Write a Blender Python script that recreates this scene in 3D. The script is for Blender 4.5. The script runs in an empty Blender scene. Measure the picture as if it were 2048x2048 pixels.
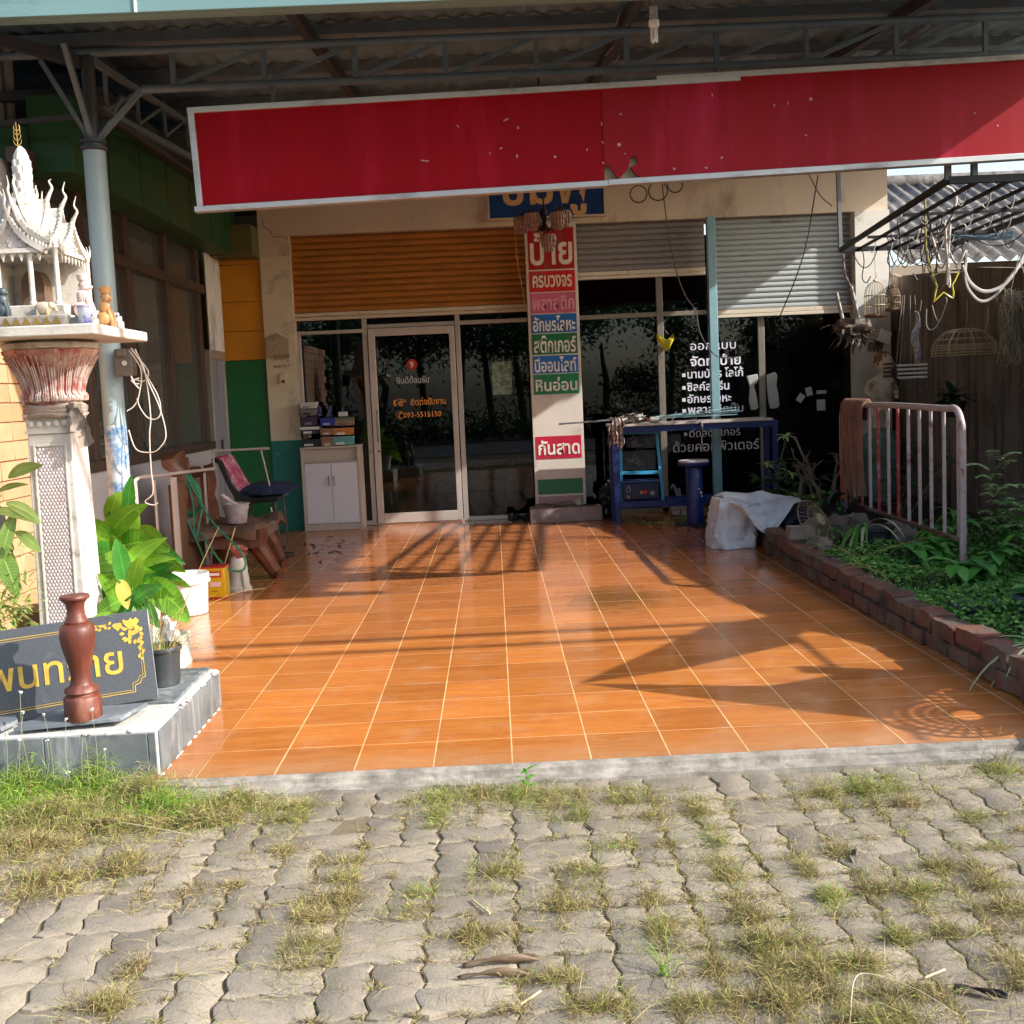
import bpy, math, random
import numpy as np
from mathutils import Vector, Matrix, noise as mnoise
random.seed(7); np.random.seed(7)
R = math.radians
scene = bpy.context.scene
COL = scene.collection

# ------------------------------------------------------------------ camera
FPX, CX, CY, PITCH, ROLL, YAW, EYE = 2150., 1024., 972., .08697, .0442, .01366, 1.42
def _basis():
    c, s = math.cos(YAW), math.sin(YAW)
    rt, fw, up = Vector((c, -s, 0)), Vector((s, c, 0)), Vector((0, 0, 1))
    f2 = fw*math.cos(PITCH) - up*math.sin(PITCH)
    u2 = up*math.cos(PITCH) + fw*math.sin(PITCH)
    cr, sr = math.cos(ROLL), math.sin(ROLL)
    return rt*cr - u2*sr, u2*cr + rt*sr, f2
CR, CU, CF = _basis()
cam = bpy.data.objects.new('camera', bpy.data.cameras.new('camera')); COL.objects.link(cam)
m = Matrix((( CR.x, CU.x, -CF.x, 0), (CR.y, CU.y, -CF.y, 0), (CR.z, CU.z, -CF.z, EYE), (0, 0, 0, 1)))
cam.matrix_world = m
cam.data.sensor_width = 36; cam.data.lens = 36*FPX/2048; cam.data.shift_y = (CY-1024)/2048
cam.data.clip_end = 2000; cam.data.clip_start = .05
scene.camera = cam
def ray(x, y): return CR*((x-CX)/FPX) - CU*((y-CY)/FPX) + CF
def at(x, y, Y):                       # survey helper: sight line through the photo cut at depth Y
    w = ray(x, y); p = w*(Y/w.y); return Vector((p.x, p.y, p.z+EYE))
def gnd(x, y, z=0.):
    w = ray(x, y); p = w*((z-EYE)/w.z); return Vector((p.x, p.y, z))

# ------------------------------------------------------------------ light
SUN = Vector((-1, .36, -.66)).normalized()
world = bpy.data.worlds.new("World"); scene.world = world; world.use_nodes = True
wn = world.node_tree; bg = wn.nodes['Background']
sky = wn.nodes.new('ShaderNodeTexSky'); sky.sky_type = 'NISHITA'; sky.sun_disc = False
sky.sun_elevation = R(31.8); sky.sun_rotation = R(109.8); sky.dust_density = 2.5; sky.air_density = 1.0
wn.links.new(sky.outputs[0], bg.inputs[0]); bg.inputs[1].default_value = .15
sl = bpy.data.lights.new('sun', 'SUN'); sl.energy = 3.1; sl.angle = R(.53); sl.color = (1, .98, .94)
so = bpy.data.objects.new('sun', sl); COL.objects.link(so)
so.rotation_euler = SUN.to_track_quat('-Z', 'Y').to_euler(); so.location = (30, -6, 25)
vs = scene.view_settings; vs.view_transform = 'Standard'; vs.look = 'None'; vs.gamma = 1; vs.exposure = 1.33
vs.use_curve_mapping = False
scene.cycles.use_denoising = True; scene.cycles.denoising_prefilter = 'NONE'
scene.cycles.max_bounces = 10; scene.cycles.transparent_max_bounces = 24
scene.cycles.sample_clamp_indirect = 6

# ------------------------------------------------------------------ helpers
def c(h):
    h = h.lstrip('#'); o = []
    for i in (0, 2, 4):
        v = int(h[i:i+2], 16)/255
        o.append(v/12.92 if v <= .04045 else ((v+.055)/1.055)**2.4)
    return tuple(o)
class NT:
    def __init__(s, name):
        s.m = bpy.data.materials.new(name); s.m.use_nodes = True
        s.t = s.m.node_tree; s.b = s.t.nodes['Principled BSDF']; s.out = s.t.nodes['Material Output']
    def n(s, typ, **k):
        d = s.t.nodes.new('ShaderNode'+typ)
        for a, v in k.items(): setattr(d, a, v)
        return d
    def l(s, a, b): s.t.links.new(a, b)
    def val(s, sock, v):
        if hasattr(v, 'is_output'): s.l(v, sock)
        else: sock.default_value = v
    def math(s, op, a, b=0., cl=False):
        d = s.n('Math', operation=op, use_clamp=cl); s.val(d.inputs[0], a); s.val(d.inputs[1], b); return d.outputs[0]
    def mix(s, f, a, b):
        d = s.n('Mix', data_type='RGBA'); s.val(d.inputs[0], f)
        s.val(d.inputs[6], a if hasattr(a, 'is_output') else (*a, 1)); s.val(d.inputs[7], b if hasattr(b, 'is_output') else (*b, 1)); return d.outputs[2]
    def coord(s, kind='Object', scale=(1, 1, 1), loc=(0, 0, 0)):
        tc = s.n('TexCoord'); mp = s.n('Mapping'); s.l(tc.outputs[kind], mp.inputs[0])
        mp.inputs['Scale'].default_value = scale; mp.inputs['Location'].default_value = loc; return mp.outputs[0]
    def noise(s, vec, scale, detail=4, rough=.55):
        d = s.n('TexNoise'); s.l(vec, d.inputs['Vector']); d.inputs['Scale'].default_value = scale
        d.inputs['Detail'].default_value = detail; d.inputs['Roughness'].default_value = rough; return d.outputs['Fac']
    def ramp(s, f, a, b):
        d = s.n('MapRange'); s.val(d.inputs[0], f); d.inputs[1].default_value = a; d.inputs[2].default_value = b; return d.outputs[0]
    def bump(s, h, strength, dist=.01):
        d = s.n('Bump'); s.val(d.inputs['Height'], h); d.inputs['Strength'].default_value = strength; d.inputs['Distance'].default_value = dist
        s.l(d.outputs[0], s.b.inputs['Normal'])
_mats = {}
def mat(name, col, rough=.6, metal=0., var=.12, scale=6., bump=0., bscale=None, dirt=None, damt=.5, dscale=3., stretch=(1, 1, 1),
        spec=.5, trans=0., coat=0.):
    """general painted / raw surface: base colour varied by noise, optional patches of dirt, wear bump"""
    if name in _mats: return _mats[name]
    if isinstance(col, str): col = c(col)
    s = NT(name); v = s.coord(scale=stretch)
    n1 = s.noise(v, scale)
    lo = tuple(x*(1-var) for x in col); hi = tuple(min(1, x*(1+var)) for x in col)
    base = s.mix(s.ramp(n1, .3, .7), lo, hi)
    if dirt:
        if isinstance(dirt, str): dirt = c(dirt)
        n2 = s.noise(v, dscale, 8, .68)
        base = s.mix(s.ramp(n2, .62-.24*damt, .80-.2*damt), base, dirt)
    s.l(base, s.b.inputs['Base Color'])
    n3 = s.noise(v, (bscale or scale*6), 6)
    s.val(s.b.inputs['Roughness'], s.math('ADD', s.math('MULTIPLY', n3, .22), rough-.11, True))
    s.b.inputs['Metallic'].default_value = metal; s.b.inputs['Specular IOR Level'].default_value = spec
    s.b.inputs['Coat Weight'].default_value = coat
    if trans: s.b.inputs['Subsurface Weight'].default_value = 0
    if bump: s.bump(n3, bump, .01)
    _mats[name] = s.m; return s.m
def leafmat(name, a, b, trans=.35, rough=.45, veins=False):
    if name in _mats: return _mats[name]
    if isinstance(a, str): a = c(a)
    if isinstance(b, str): b = c(b)
    s = NT(name); v = s.coord()
    g = s.n('NewGeometry')
    f = s.mix(g.outputs['Random Per Island'], a, b)
    n1 = s.noise(v, 14); base = s.mix(s.math('MULTIPLY', s.ramp(n1, .45, .75), .45), f, tuple(x*1.5 for x in b))
    if veins:
        at_ = s.n('Attribute', attribute_name='leafuv'); sx = s.n('SeparateXYZ'); s.l(at_.outputs['Vector'], sx.inputs[0]); au = s.math('ABSOLUTE', sx.outputs[0])
        lat = s.math('FRACT', s.math('ADD', s.math('MULTIPLY', sx.outputs[1], 6.5), s.math('MULTIPLY', au, -1.6)))
        vein = s.math('MAXIMUM', s.math('LESS_THAN', au, .06), s.math('MULTIPLY', s.math('LESS_THAN', lat, .16), .55))
        base = s.mix(s.math('MULTIPLY', vein, .5), base, tuple(min(1, x*1.7+.04) for x in b))
        edge = s.math('MULTIPLY', s.ramp(s.math('ADD', au, s.math('MULTIPLY', s.noise(v, 26, 5, .7), .7)), 1.28, 1.40), .8); base = s.mix(edge, base, c('#8d7a40'))
        base = s.mix(s.math('MULTIPLY', s.ramp(s.noise(v, 60, 4, .7), .66, .72), .6), base, c('#9a9a50')); s.bump(lat, .35, .004)
    s.l(base, s.b.inputs['Base Color']); s.b.inputs['Roughness'].default_value = rough
    tr = s.n('BsdfTranslucent'); s.l(base, tr.inputs[0]); mx = s.n('MixShader'); mx.inputs[0].default_value = trans
    s.l(s.b.outputs[0], mx.inputs[1]); s.l(tr.outputs[0], mx.inputs[2]); s.l(mx.outputs[0], s.out.inputs[0])
    _mats[name] = s.m; return s.m

class MB:
    def __init__(s): s.v = []; s.f = []; s.m = []; s.uv = {}
    def add(s, vs, fs, m=0):
        o = len(s.v); s.v.extend([tuple(p) for p in vs]); s.f.extend([tuple(i+o for i in q) for q in fs]); s.m.extend([m]*len(fs)); return s
    def box(s, x0, x1, y0, y1, z0, z1, m=0):
        return s.add([(x0,y0,z0),(x1,y0,z0),(x1,y1,z0),(x0,y1,z0),(x0,y0,z1),(x1,y0,z1),(x1,y1,z1),(x0,y1,z1)],
              [(0,3,2,1),(4,5,6,7),(0,1,5,4),(1,2,6,5),(2,3,7,6),(3,0,4,7)], m)
    def obox(s, cen, size, M=None, m=0):
        a, b, d = [x/2 for x in size]; t = MB().box(-a, a, -b, b, -d, d)
        M = M or Matrix.Identity(3)
        return s.add([M @ Vector(p) + Vector(cen) for p in t.v], t.f, m)
    def bar(s, p, q, w, h=None, m=0, up=(0, 0, 1)):
        p, q = Vector(p), Vector(q); d = q-p; L = d.length; d.normalize(); u = Vector(up)
        if abs(d.dot(u)) > .97: u = Vector((0, 1, 0))
        x = d.cross(u).normalized(); z = x.cross(d)
        return s.obox((p+q)/2, (w, L, h or w), Matrix((x, d, z)).transposed(), m)
    def tube(s, pts, r, n=8, m=0, cap=True):
        pts = [Vector(p) for p in pts]; k = len(pts); rs = r if isinstance(r, (list, tuple)) else [r]*k
        vs = []; fs = []; u = None
        for i, p in enumerate(pts):
            d = (pts[min(i+1, k-1)] - pts[max(i-1, 0)]).normalized()
            if u is None: u = d.cross(Vector((0, 0, 1)) if abs(d.z) < .9 else Vector((0, 1, 0))).normalized()
            else:
                u = (u - d*u.dot(d))
                u = u.normalized() if u.length > 1e-5 else d.orthogonal().normalized()
            w = d.cross(u)
            for j in range(n):
                a = 2*math.pi*j/n; vs.append(p + (u*math.cos(a) + w*math.sin(a))*rs[i])
        for i in range(k-1):
            for j in range(n):
                a, b = i*n+j, i*n+(j+1) % n; fs.append((a, b, b+n, a+n))
        if cap: fs += [tuple(range(n))[::-1], tuple(range((k-1)*n, k*n))]
        return s.add(vs, fs, m)
    def lathe(s, prof, cen=(0, 0, 0), n=24, m=0, M=None, sx=1, sy=1, flute=None):
        vs = []; fs = []; cen = Vector(cen); k = len(prof)
        for i, (r, z) in enumerate(prof):
            for j in range(n):
                a = 2*math.pi*j/n; rr = r*(1+flute(a, i) if flute else 1)
                p = Vector((math.cos(a)*rr*sx, math.sin(a)*rr*sy, z)); vs.append((M @ p if M else p)+cen)
        for i in range(k-1):
            for j in range(n):
                a, b = i*n+j, i*n+(j+1) % n; fs.append((a, b, b+n, a+n))
        if prof[0][0] > 1e-4: fs.append(tuple(range(n))[::-1])
        if prof[-1][0] > 1e-4: fs.append(tuple(range((k-1)*n, k*n)))
        return s.add(vs, fs, m)
    def prism(s, poly, fn, t0, t1, m=0):
        """poly: list of (u,v); fn(u,v,t) -> point; extruded t0..t1"""
        n = len(poly); vs = [fn(u, v, t0) for u, v in poly] + [fn(u, v, t1) for u, v in poly]
        fs = [tuple(range(n))[::-1], tuple(range(n, 2*n))] + [(i, (i+1) % n, n+(i+1) % n, n+i) for i in range(n)]
        return s.add(vs, fs, m)
    def face(s, pts, m=0): return s.add(pts, [tuple(range(len(pts)))], m)
    def blob(s, cen, rad, n=10, amp=.0, fr=3., m=0, M=None, seed=0):
        vs = []; fs = []; cen = Vector(cen); k = max(5, n)
        for i in range(k+1):
            th = math.pi*i/k
            for j in range(2*k):
                ph = math.pi*j/k; d = Vector((math.sin(th)*math.cos(ph), math.sin(th)*math.sin(ph), math.cos(th)))
                q = 1+amp*mnoise.noise(d*fr+Vector((seed, seed*1.7, 0)))*2
                p = Vector((d.x*rad[0], d.y*rad[1], d.z*rad[2]))*q; vs.append((M @ p if M else p)+cen)
        for i in range(k):
            for j in range(2*k):
                a, b = i*2*k+j, i*2*k+(j+1) % (2*k); fs.append((a, a+2*k, b+2*k, b))
        return s.add(vs, fs, m)
    def leaf(s, base, d, L, W, up=(0, 0, 1), droop=.3, fold=.15, n=5, m=0, shape=None, wav=0., pleat=0.):
        """broad curved blade made of two half strips"""
        base = Vector(base); d = Vector(d).normalized(); up = Vector(up); sd = d.cross(up)
        sd = sd.normalized() if sd.length > 1e-4 else Vector((1, 0, 0)); nn = sd.cross(d).normalized()
        vs = []; fs = []; p = base.copy(); dd = d.copy()
        for i in range(n+1):
            t = i/n; w = W*(shape(t) if shape else math.sin(math.pi*min(1, t*.94+.04))**.8)*.5
            k = nn*(fold*w) + nn*(wav*w*math.sin(t*9)) + (nn*pleat*(1 if i % 2 else -1) if 0 < i < n else nn*0)
            vs += [p - sd*w + k, p, p + sd*w + k]
            dd = (dd - Vector((0, 0, 1))*droop/n*1.6).normalized(); p = p + dd*(L/n); nn = sd.cross(dd).normalized()
        o = len(s.v)
        for i in range(n+1):
            for j in range(3): s.uv[o+i*3+j] = (j-1., i/n*L/W, i/n)
        for i in range(n):
            a = i*3; fs += [(a, a+1, a+4, a+3), (a+1, a+2, a+5, a+4)]
        return s.add(vs, fs, m)
    def build(s, name, mats, parent=None, bevel=0., ang=38, seg=2):
        me = bpy.data.meshes.new(name); off = parent_loc(parent)
        me.from_pydata([(x-off.x, y-off.y, z-off.z) for x, y, z in s.v], [], s.f)
        mats = mats if isinstance(mats, (list, tuple)) else [mats]
        for q in mats: me.materials.append(q)
        if s.uv:
            a = np.zeros((len(s.v), 3), np.float32)
            for k, t in s.uv.items(): a[k] = t
            me.attributes.new('leafuv', 'FLOAT_VECTOR', 'POINT').data.foreach_set('vector', a.ravel())
        if len(mats) > 1: me.polygons.foreach_set('material_index', s.m)
        me.polygons.foreach_set('use_smooth', [True]*len(me.polygons)); me.update()
        if ang < 180: me.set_sharp_from_angle(angle=R(ang))
        o = bpy.data.objects.new(name, me); COL.objects.link(o)
        if parent: o.parent = parent
        if bevel:
            b = o.modifiers.new('bevel', 'BEVEL'); b.width = bevel; b.segments = seg; b.limit_method = 'ANGLE'; b.angle_limit = R(40)
        return o
_wl = {}
def parent_loc(p):
    t = Vector((0, 0, 0))
    while p is not None: t += p.location; p = p.parent
    return t
def tag(o, label=None, cat=None, group=None, kind=None):
    for k, v in (('label', label), ('category', cat), ('group', group), ('kind', kind)):
        if v: o[k] = v
    return o
def thing(name, label, cat, loc=(0, 0, 0), group=None):
    o = bpy.data.objects.new(name, None); COL.objects.link(o); o.location = loc; o.empty_display_size = .1
    return tag(o, label, cat, group)
def recenter(o):
    """move a one-mesh thing's origin to its base"""
    me = o.data; n = len(me.vertices); a = np.empty(n*3); me.vertices.foreach_get('co', a); a = a.reshape(-1, 3)
    b = Vector(((a[:,0].min()+a[:,0].max())/2, (a[:,1].min()+a[:,1].max())/2, a[:,2].min()))
    a -= np.array(b); me.vertices.foreach_set('co', a.ravel()); me.update(); o.location = b; return o
def single(mb, name, mats, label, cat, group=None, bevel=0., ang=38):
    return recenter(tag(mb.build(name, mats, None, bevel, ang), label, cat, group))
def clone(o, loc=None, rotz=None, label=None, parent=None, scale=None):
    q = o.copy(); COL.objects.link(q); q.parent = parent
    if loc is not None: q.location = loc
    if rotz is not None: q.rotation_euler = (0, 0, rotz)
    if scale is not None: q.scale = (scale,)*3
    if label: q['label'] = label
    for ch in o.children: clone(ch, parent=q)
    return q
def text(name, body, h, loc, mt, parent=None, sx=1., bold=0., ext=.002, align='LEFT', M=None, spacing=1.):
    """lettering facing -Y (or turned by M); h = font size"""
    cu = bpy.data.curves.new(name, 'FONT'); cu.body = body; cu.size = h; cu.extrude = ext; cu.offset = bold*h
    cu.align_x = align; cu.resolution_u = 3; cu.space_character = spacing
    o = bpy.data.objects.new(name, cu); COL.objects.link(o)
    dg = bpy.context.evaluated_depsgraph_get(); me = bpy.data.meshes.new_from_object(o.evaluated_get(dg))
    bpy.data.objects.remove(o)
    loc = Vector(loc); off = parent_loc(parent)
    M = M or Matrix(((1, 0, 0), (0, 0, -1), (0, 1, 0)))
    for v in me.vertices: v.co = M @ Vector((v.co.x*sx, v.co.y, v.co.z)) + loc - off
    me.materials.clear(); me.materials.append(mt); me.name = name
    q = bpy.data.objects.new(name, me); COL.objects.link(q); q.parent = parent
    return q
def wobble(a, b, sag=0., n=12, j=0.):
    a, b = Vector(a), Vector(b); o = []
    for i in range(n+1):
        t = i/n; p = a.lerp(b, t); p.z -= sag*4*t*(1-t)
        if 0 < i < n: p += Vector((random.uniform(-j, j), random.uniform(-j, j), random.uniform(-j, j)))
        o.append(p)
    return o
def smoothpath(pts, n=6):
    """Catmull-Rom through points"""
    P = [Vector(p) for p in pts]; P = [P[0]*2-P[1]] + P + [P[-1]*2-P[-2]]; o = []
    for i in range(1, len(P)-2):
        for k in range(n):
            t = k/n; a, b, d, e = P[i-1], P[i], P[i+1], P[i+2]
            o.append(.5*((2*b)+(d-a)*t+(2*a-5*b+4*d-e)*t*t+(3*b-a-3*d+e)*t**3))
    o.append(P[-2]); return o
# ------------------------------------------------------------------ special materials
def tile_mat():
    s = NT('orange_floor_tile'); v = s.coord()
    sx = s.n('SeparateXYZ'); s.l(v, sx.inputs[0])
    def cell(o, off):
        q = s.math('DIVIDE', s.math('SUBTRACT', o, off), .305)
        fr = s.math('FRACT', q); d = s.math('MINIMUM', fr, s.math('SUBTRACT', 1., fr)); return s.math('FLOOR', q), d
    ix, dx = cell(sx.outputs[0], .01); iy, dy = cell(sx.outputs[1], 4.33)
    cb = s.n('CombineXYZ'); s.l(ix, cb.inputs[0]); s.l(iy, cb.inputs[1])
    wn_ = s.n('TexWhiteNoise', noise_dimensions='3D'); s.l(cb.outputs[0], wn_.inputs['Vector'])
    wob = s.math('MULTIPLY', s.noise(v, 30, 2), .006)
    g = s.math('MAXIMUM', s.math('LESS_THAN', dx, s.math('ADD', wob, .0055)), s.math('LESS_THAN', dy, s.math('ADD', wob, .003)))
    st = s.noise(s.coord(scale=(5, 46, 1)), 1.5, 5, .6); st2 = s.noise(s.coord(scale=(1.2, 9, 1)), 1.6, 4, .6)
    base = s.mix(s.ramp(st, .3, .72), c('#ad662a'), c('#c67e3f'))
    base = s.mix(s.math('MULTIPLY', s.ramp(st2, .42, .72), .55), base, c('#a0552c'))
    hsv = s.n('HueSaturation'); s.l(base, hsv.inputs['Color']); s.l(s.math('ADD', s.math('MULTIPLY', wn_.outputs[0], .36), .82), hsv.inputs['Value'])
    base = hsv.outputs[0]
    # red shift towards the shop: dust and reflections painted into the far tiles
    far = s.ramp(sx.outputs[1], 6., 11.); big = s.noise(v, .9, 4)
    base = s.mix(s.math('MULTIPLY', far, .6), base, c('#ab6648'))
    blot = s.ramp(s.noise(v, 2.6, 7, .66), .58, .78)
    base = s.mix(s.math('MULTIPLY', blot, .35), base, c('#7c4a28'))
    du = s.ramp(s.noise(v, 5.5, 8, .7), .52, .8); base = s.mix(s.math('MULTIPLY', du, .34), base, c('#bda58a'))
    vd = s.n('VectorMath', operation='DISTANCE'); s.l(s.coord(scale=(1, .8, 0)), vd.inputs[0]); vd.inputs[1].default_value = (.72, 5.75, 0)
    sp_ = s.ramp(s.math('ADD', vd.outputs['Value'], s.math('MULTIPLY', s.noise(v, 6, 6, .7), .5)), .72, .42)
    base = s.mix(s.math('MULTIPLY', sp_, .75), base, c('#6e4a1e'))
    ed_ = s.ramp(s.math('ADD', sx.outputs[1], s.math('MULTIPLY', s.noise(v, 5, 6, .7), .5)), 4.55, 4.25); base = s.mix(s.math('MULTIPLY', ed_, .4), base, c('#a98d6c'))
    chip = s.ramp(s.noise(v, 46, 3, .6), .735, .75); base = s.mix(s.math('MULTIPLY', chip, .7), base, c('#d8c3a2'))
    base = s.mix(g, base, s.mix(s.ramp(s.noise(v, 3, 5, .7), .35, .7), c('#e0be8c'), c('#a9804f')))
    s.l(base, s.b.inputs['Base Color'])
    rn = s.noise(v, 7, 6, .65)
    s.l(s.math('ADD', s.math('ADD', s.math('MULTIPLY', s.ramp(rn, .35, .7), .17), .075), s.math('MULTIPLY', g, .4)), s.b.inputs['Roughness'])
    h = s.math('SUBTRACT', s.math('MULTIPLY', st, .05), s.math('MULTIPLY', g, .5)); s.bump(s.math('ADD', h, s.math('MULTIPLY', big, .25)), .18, .006)
    return s.m
def glass_mat(name, tint, ior=1.5, ripple=.0, veil=0.):
    s = NT(name); s.t.nodes.remove(s.b)
    tr = s.n('BsdfTransparent'); tr.inputs[0].default_value = (*tint, 1)
    gl = s.n('BsdfGlossy'); gl.inputs['Roughness'].default_value = .012; gl.inputs[0].default_value = (.8, .86, .92, 1)
    fr = s.n('Fresnel'); fr.inputs[0].default_value = ior; mx = s.n('MixShader')
    d = s.n('Bump'); d.inputs['Strength'].default_value = .06; d.inputs['Distance'].default_value = .01
    s.l(s.noise(s.coord(), 1.3, 2), d.inputs['Height']); s.l(d.outputs[0], gl.inputs['Normal'])
    s.l(s.math('MULTIPLY', fr.outputs[0], 1.05, True), mx.inputs[0]); s.l(tr.outputs[0], mx.inputs[1]); s.l(gl.outputs[0], mx.inputs[2])
    if veil:
        df = s.n('BsdfDiffuse'); df.inputs[0].default_value = (.5, .48, .44, 1); m2 = s.n('MixShader'); m2.inputs[0].default_value = veil
        s.l(mx.outputs[0], m2.inputs[1]); s.l(df.outputs[0], m2.inputs[2]); s.l(m2.outputs[0], s.out.inputs[0])
    else: s.l(mx.outputs[0], s.out.inputs[0])
    return s.m
GLASS = glass_mat('tinted_glass', (.26, .27, .30)); GLASS2 = glass_mat('dusty_glass', (.85, .84, .80), 1.5, 0, .07)
def paver_mat():
    s = NT('paver_concrete'); v = s.coord(); g = s.n('NewGeometry')
    base = s.mix(g.outputs['Random Per Island'], c('#83796a'), c('#9f9380'))
    base = s.mix(s.math('MULTIPLY', s.ramp(s.noise(v, 2.2, 5, .6), .42, .7), .6), base, c('#787063'))
    base = s.mix(s.math('MULTIPLY', s.ramp(s.noise(v, 90, 3, .7), .5, .75), .4), base, c('#6a6154'))
    base = s.mix(s.ramp(s.noise(v, 17, 8, .72), .70, .76), base, c('#cfc7b8'))
    base = s.mix(s.math('MULTIPLY', s.ramp(s.noise(v, 31, 4, .6), .68, .74), .7), base, c('#4b453c'))
    vo = s.n('TexVoronoi', feature='DISTANCE_TO_EDGE'); vo.inputs['Scale'].default_value = 5.5; s.l(s.math('ADD', 0, 0), vo.inputs['Randomness']); vo.inputs['Randomness'].default_value = 1
    for l_ in list(vo.inputs['Randomness'].links): s.t.links.remove(l_)
    wv = s.n('VectorMath', operation='ADD'); nz_ = s.n('TexNoise'); s.l(v, nz_.inputs['Vector']); nz_.inputs['Scale'].default_value = 9; nz_.inputs['Detail'].default_value = 5; sc9 = s.n('VectorMath', operation='SCALE'); s.l(nz_.outputs['Color'], sc9.inputs[0]); sc9.inputs['Scale'].default_value = .09; s.l(v, wv.inputs[0]); s.l(sc9.outputs[0], wv.inputs[1]); s.l(wv.outputs[0], vo.inputs['Vector'])
    crk = s.math('MULTIPLY', s.math('LESS_THAN', vo.outputs['Distance'], .010), s.ramp(s.noise(v, 1.7, 3), .54, .60)); base = s.mix(s.math('MULTIPLY', crk, .75), base, c('#3d372e'))
    base = s.mix(s.math('MULTIPLY', s.ramp(s.noise(v, 4.2, 6, .68), .55, .7), .5), base, c('#6f6f58'))
    s.l(base, s.b.inputs['Base Color']); s.b.inputs['Roughness'].default_value = .92; s.b.inputs['Specular IOR Level'].default_value = .2
    s.bump(s.math('ADD', s.noise(v, 120, 5, .7), s.math('MULTIPLY', s.noise(v, 14, 3), 1.5)), .55, .006); return s.m
def concrete_mat(name, a, b, stain, scale=1.6, streak=True):
    s = NT(name); v = s.coord(); base = s.mix(s.ramp(s.noise(v, scale, 7, .65), .35, .68), c(a), c(b))
    if streak: base = s.mix(s.math('MULTIPLY', s.ramp(s.noise(s.coord(scale=(3, 3, .22)), 3.2, 6, .7), .46, .66), .8), base, c(stain))
    base = s.mix(s.math('MULTIPLY', s.ramp(s.noise(v, 22, 6, .7), .55, .78), .6), base, c(stain))
    s.l(base, s.b.inputs['Base Color']); s.b.inputs['Roughness'].default_value = .9; s.b.inputs['Specular IOR Level'].default_value = .25
    s.bump(s.noise(v, 40, 7, .7), .5, .01); return s.m
CREAM = mat('cream_wall_paint', '#c8b8a4', .75, var=.08, scale=1.5, dirt='#8f7a60', damt=.25, dscale=1.7, bump=.06, bscale=60, stretch=(1, 1, .5))
CREAM2 = mat('weathered_cream_paint', '#c9bca3', .8, var=.09, scale=2, dirt='#7d705c', damt=.3, dscale=3.4, bump=.08, bscale=60)
WHITE = mat('white_paint', '#d6d2cb', .5, var=.06, scale=4, dirt='#9b948a', damt=.2, dscale=5)
ALU = mat('aluminium_frame', '#b9b1a8', .38, .55, var=.08, scale=3, dirt='#7a7168', damt=.15)
DARK = mat('dark_steel', '#3c4045', .55, .3, var=.25, scale=5, dirt='#5b4d42', damt=.3)
STEEL = mat('grey_truss_paint', '#64727d', .6, .1, var=.2, scale=5, dirt='#6b5a4b', damt=.3, dscale=4)
TEALM = mat('teal_fascia_paint', '#6f8f8d', .5, .1, var=.08, scale=2, dirt='#50605d', damt=.2, stretch=(.3, 1, 3))
BLUE = mat('blue_post_paint', '#7fa3ad', .5, .0, var=.1, scale=4, dirt='#4f6a78', damt=.25)
ROOFM = mat('roof_underside', '#74909f', .7, .2, var=.3, scale=2.5, dirt='#2c2f2e', damt=.5, dscale=1.2, stretch=(1, .25, 1))

# ------------------------------------------------------------------ ground
GZ = -.05
mb = MB().box(-60, 60, -60, 70, -1, -.135)
tag(mb.build('ground', concrete_mat('yard_soil', '#5b4d3c', '#6e5f4a', '#4a3f31', 1.2, False)), kind='structure')
def tri(t): t = t % 1.; return 4*abs(t-.5)-1
mb = MB(); P = .125; rng = random.Random(3)
def warp(x, y): return (x + .011*tri(y/P + .25), y + .009*tri(x/P*1. + .25))
def paver(x0, x1, y0, y1):
    g = .0022; st = .125/4; pts = []
    nx = max(4, int(round((x1-x0)/P*4))); ny = max(4, int(round((y1-y0)/P*4)))
    for i in range(nx): pts.append((x0+(x1-x0)*i/nx, y0))
    for i in range(ny): pts.append((x1, y0+(y1-y0)*i/ny))
    for i in range(nx): pts.append((x1-(x1-x0)*i/nx, y1))
    for i in range(ny): pts.append((x0, y1-(y1-y0)*i/ny))
    cx, cy = (x0+x1)/2, (y0+y1)/2; gx = g+max(0, rng.gauss(.0008, .0018)); gy = g+max(0, rng.gauss(.0002, .001)); a = rng.gauss(0, .008)
    ox, oy = rng.gauss(0, .0025), rng.gauss(0, .0025)
    dz = rng.gauss(0, .0022)-.001; tx, ty = rng.gauss(0, .008), rng.gauss(0, .008); n = len(pts); vs = []
    for ins, z in ((0, -.06), (0, -.006), (.0018, -.0016), (.005, 0)):
        for x, y in pts:
            wx, wy = warp(x, y); dx, dy = wx-cx, wy-cy
            kx = 1-(gx+ins)/((x1-x0)/2); ky = 1-(gy+ins)/((y1-y0)/2); dx *= kx; dy *= ky
            qx, qy = dx*math.cos(a)-dy*math.sin(a), dx*math.sin(a)+dy*math.cos(a)
            e = mnoise.noise(Vector((wx*45, wy*45, 0)))*.0030+mnoise.noise(Vector((wx*160, wy*160, 3)))*.0014
            vs.append((cx+ox+qx+e, cy+oy+qy+e, GZ+z+dz+dx*tx+dy*ty+.006*mnoise.noise(Vector((cx*1.3, cy*1.3, 4)))))
    fs = [tuple(range(3*n, 4*n))]
    for r in range(3):
        for i in range(n): fs.append((r*n+i, r*n+(i+1) % n, (r+1)*n+(i+1) % n, (r+1)*n+i))
    mb.add(vs, fs)
ang = .0; M2 = 2*P
for i in range(-16, 22):
    for j in range(2, 16):
        x, y = i*M2, j*M2-.06
        if y+M2 > 3.95: continue
        if (i+j) % 2:
            paver(x, x+M2, y, y+P); paver(x, x+M2, y+P, y+M2)
        else:
            paver(x, x+P, y, y+M2); paver(x+P, x+M2, y, y+M2)
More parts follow.
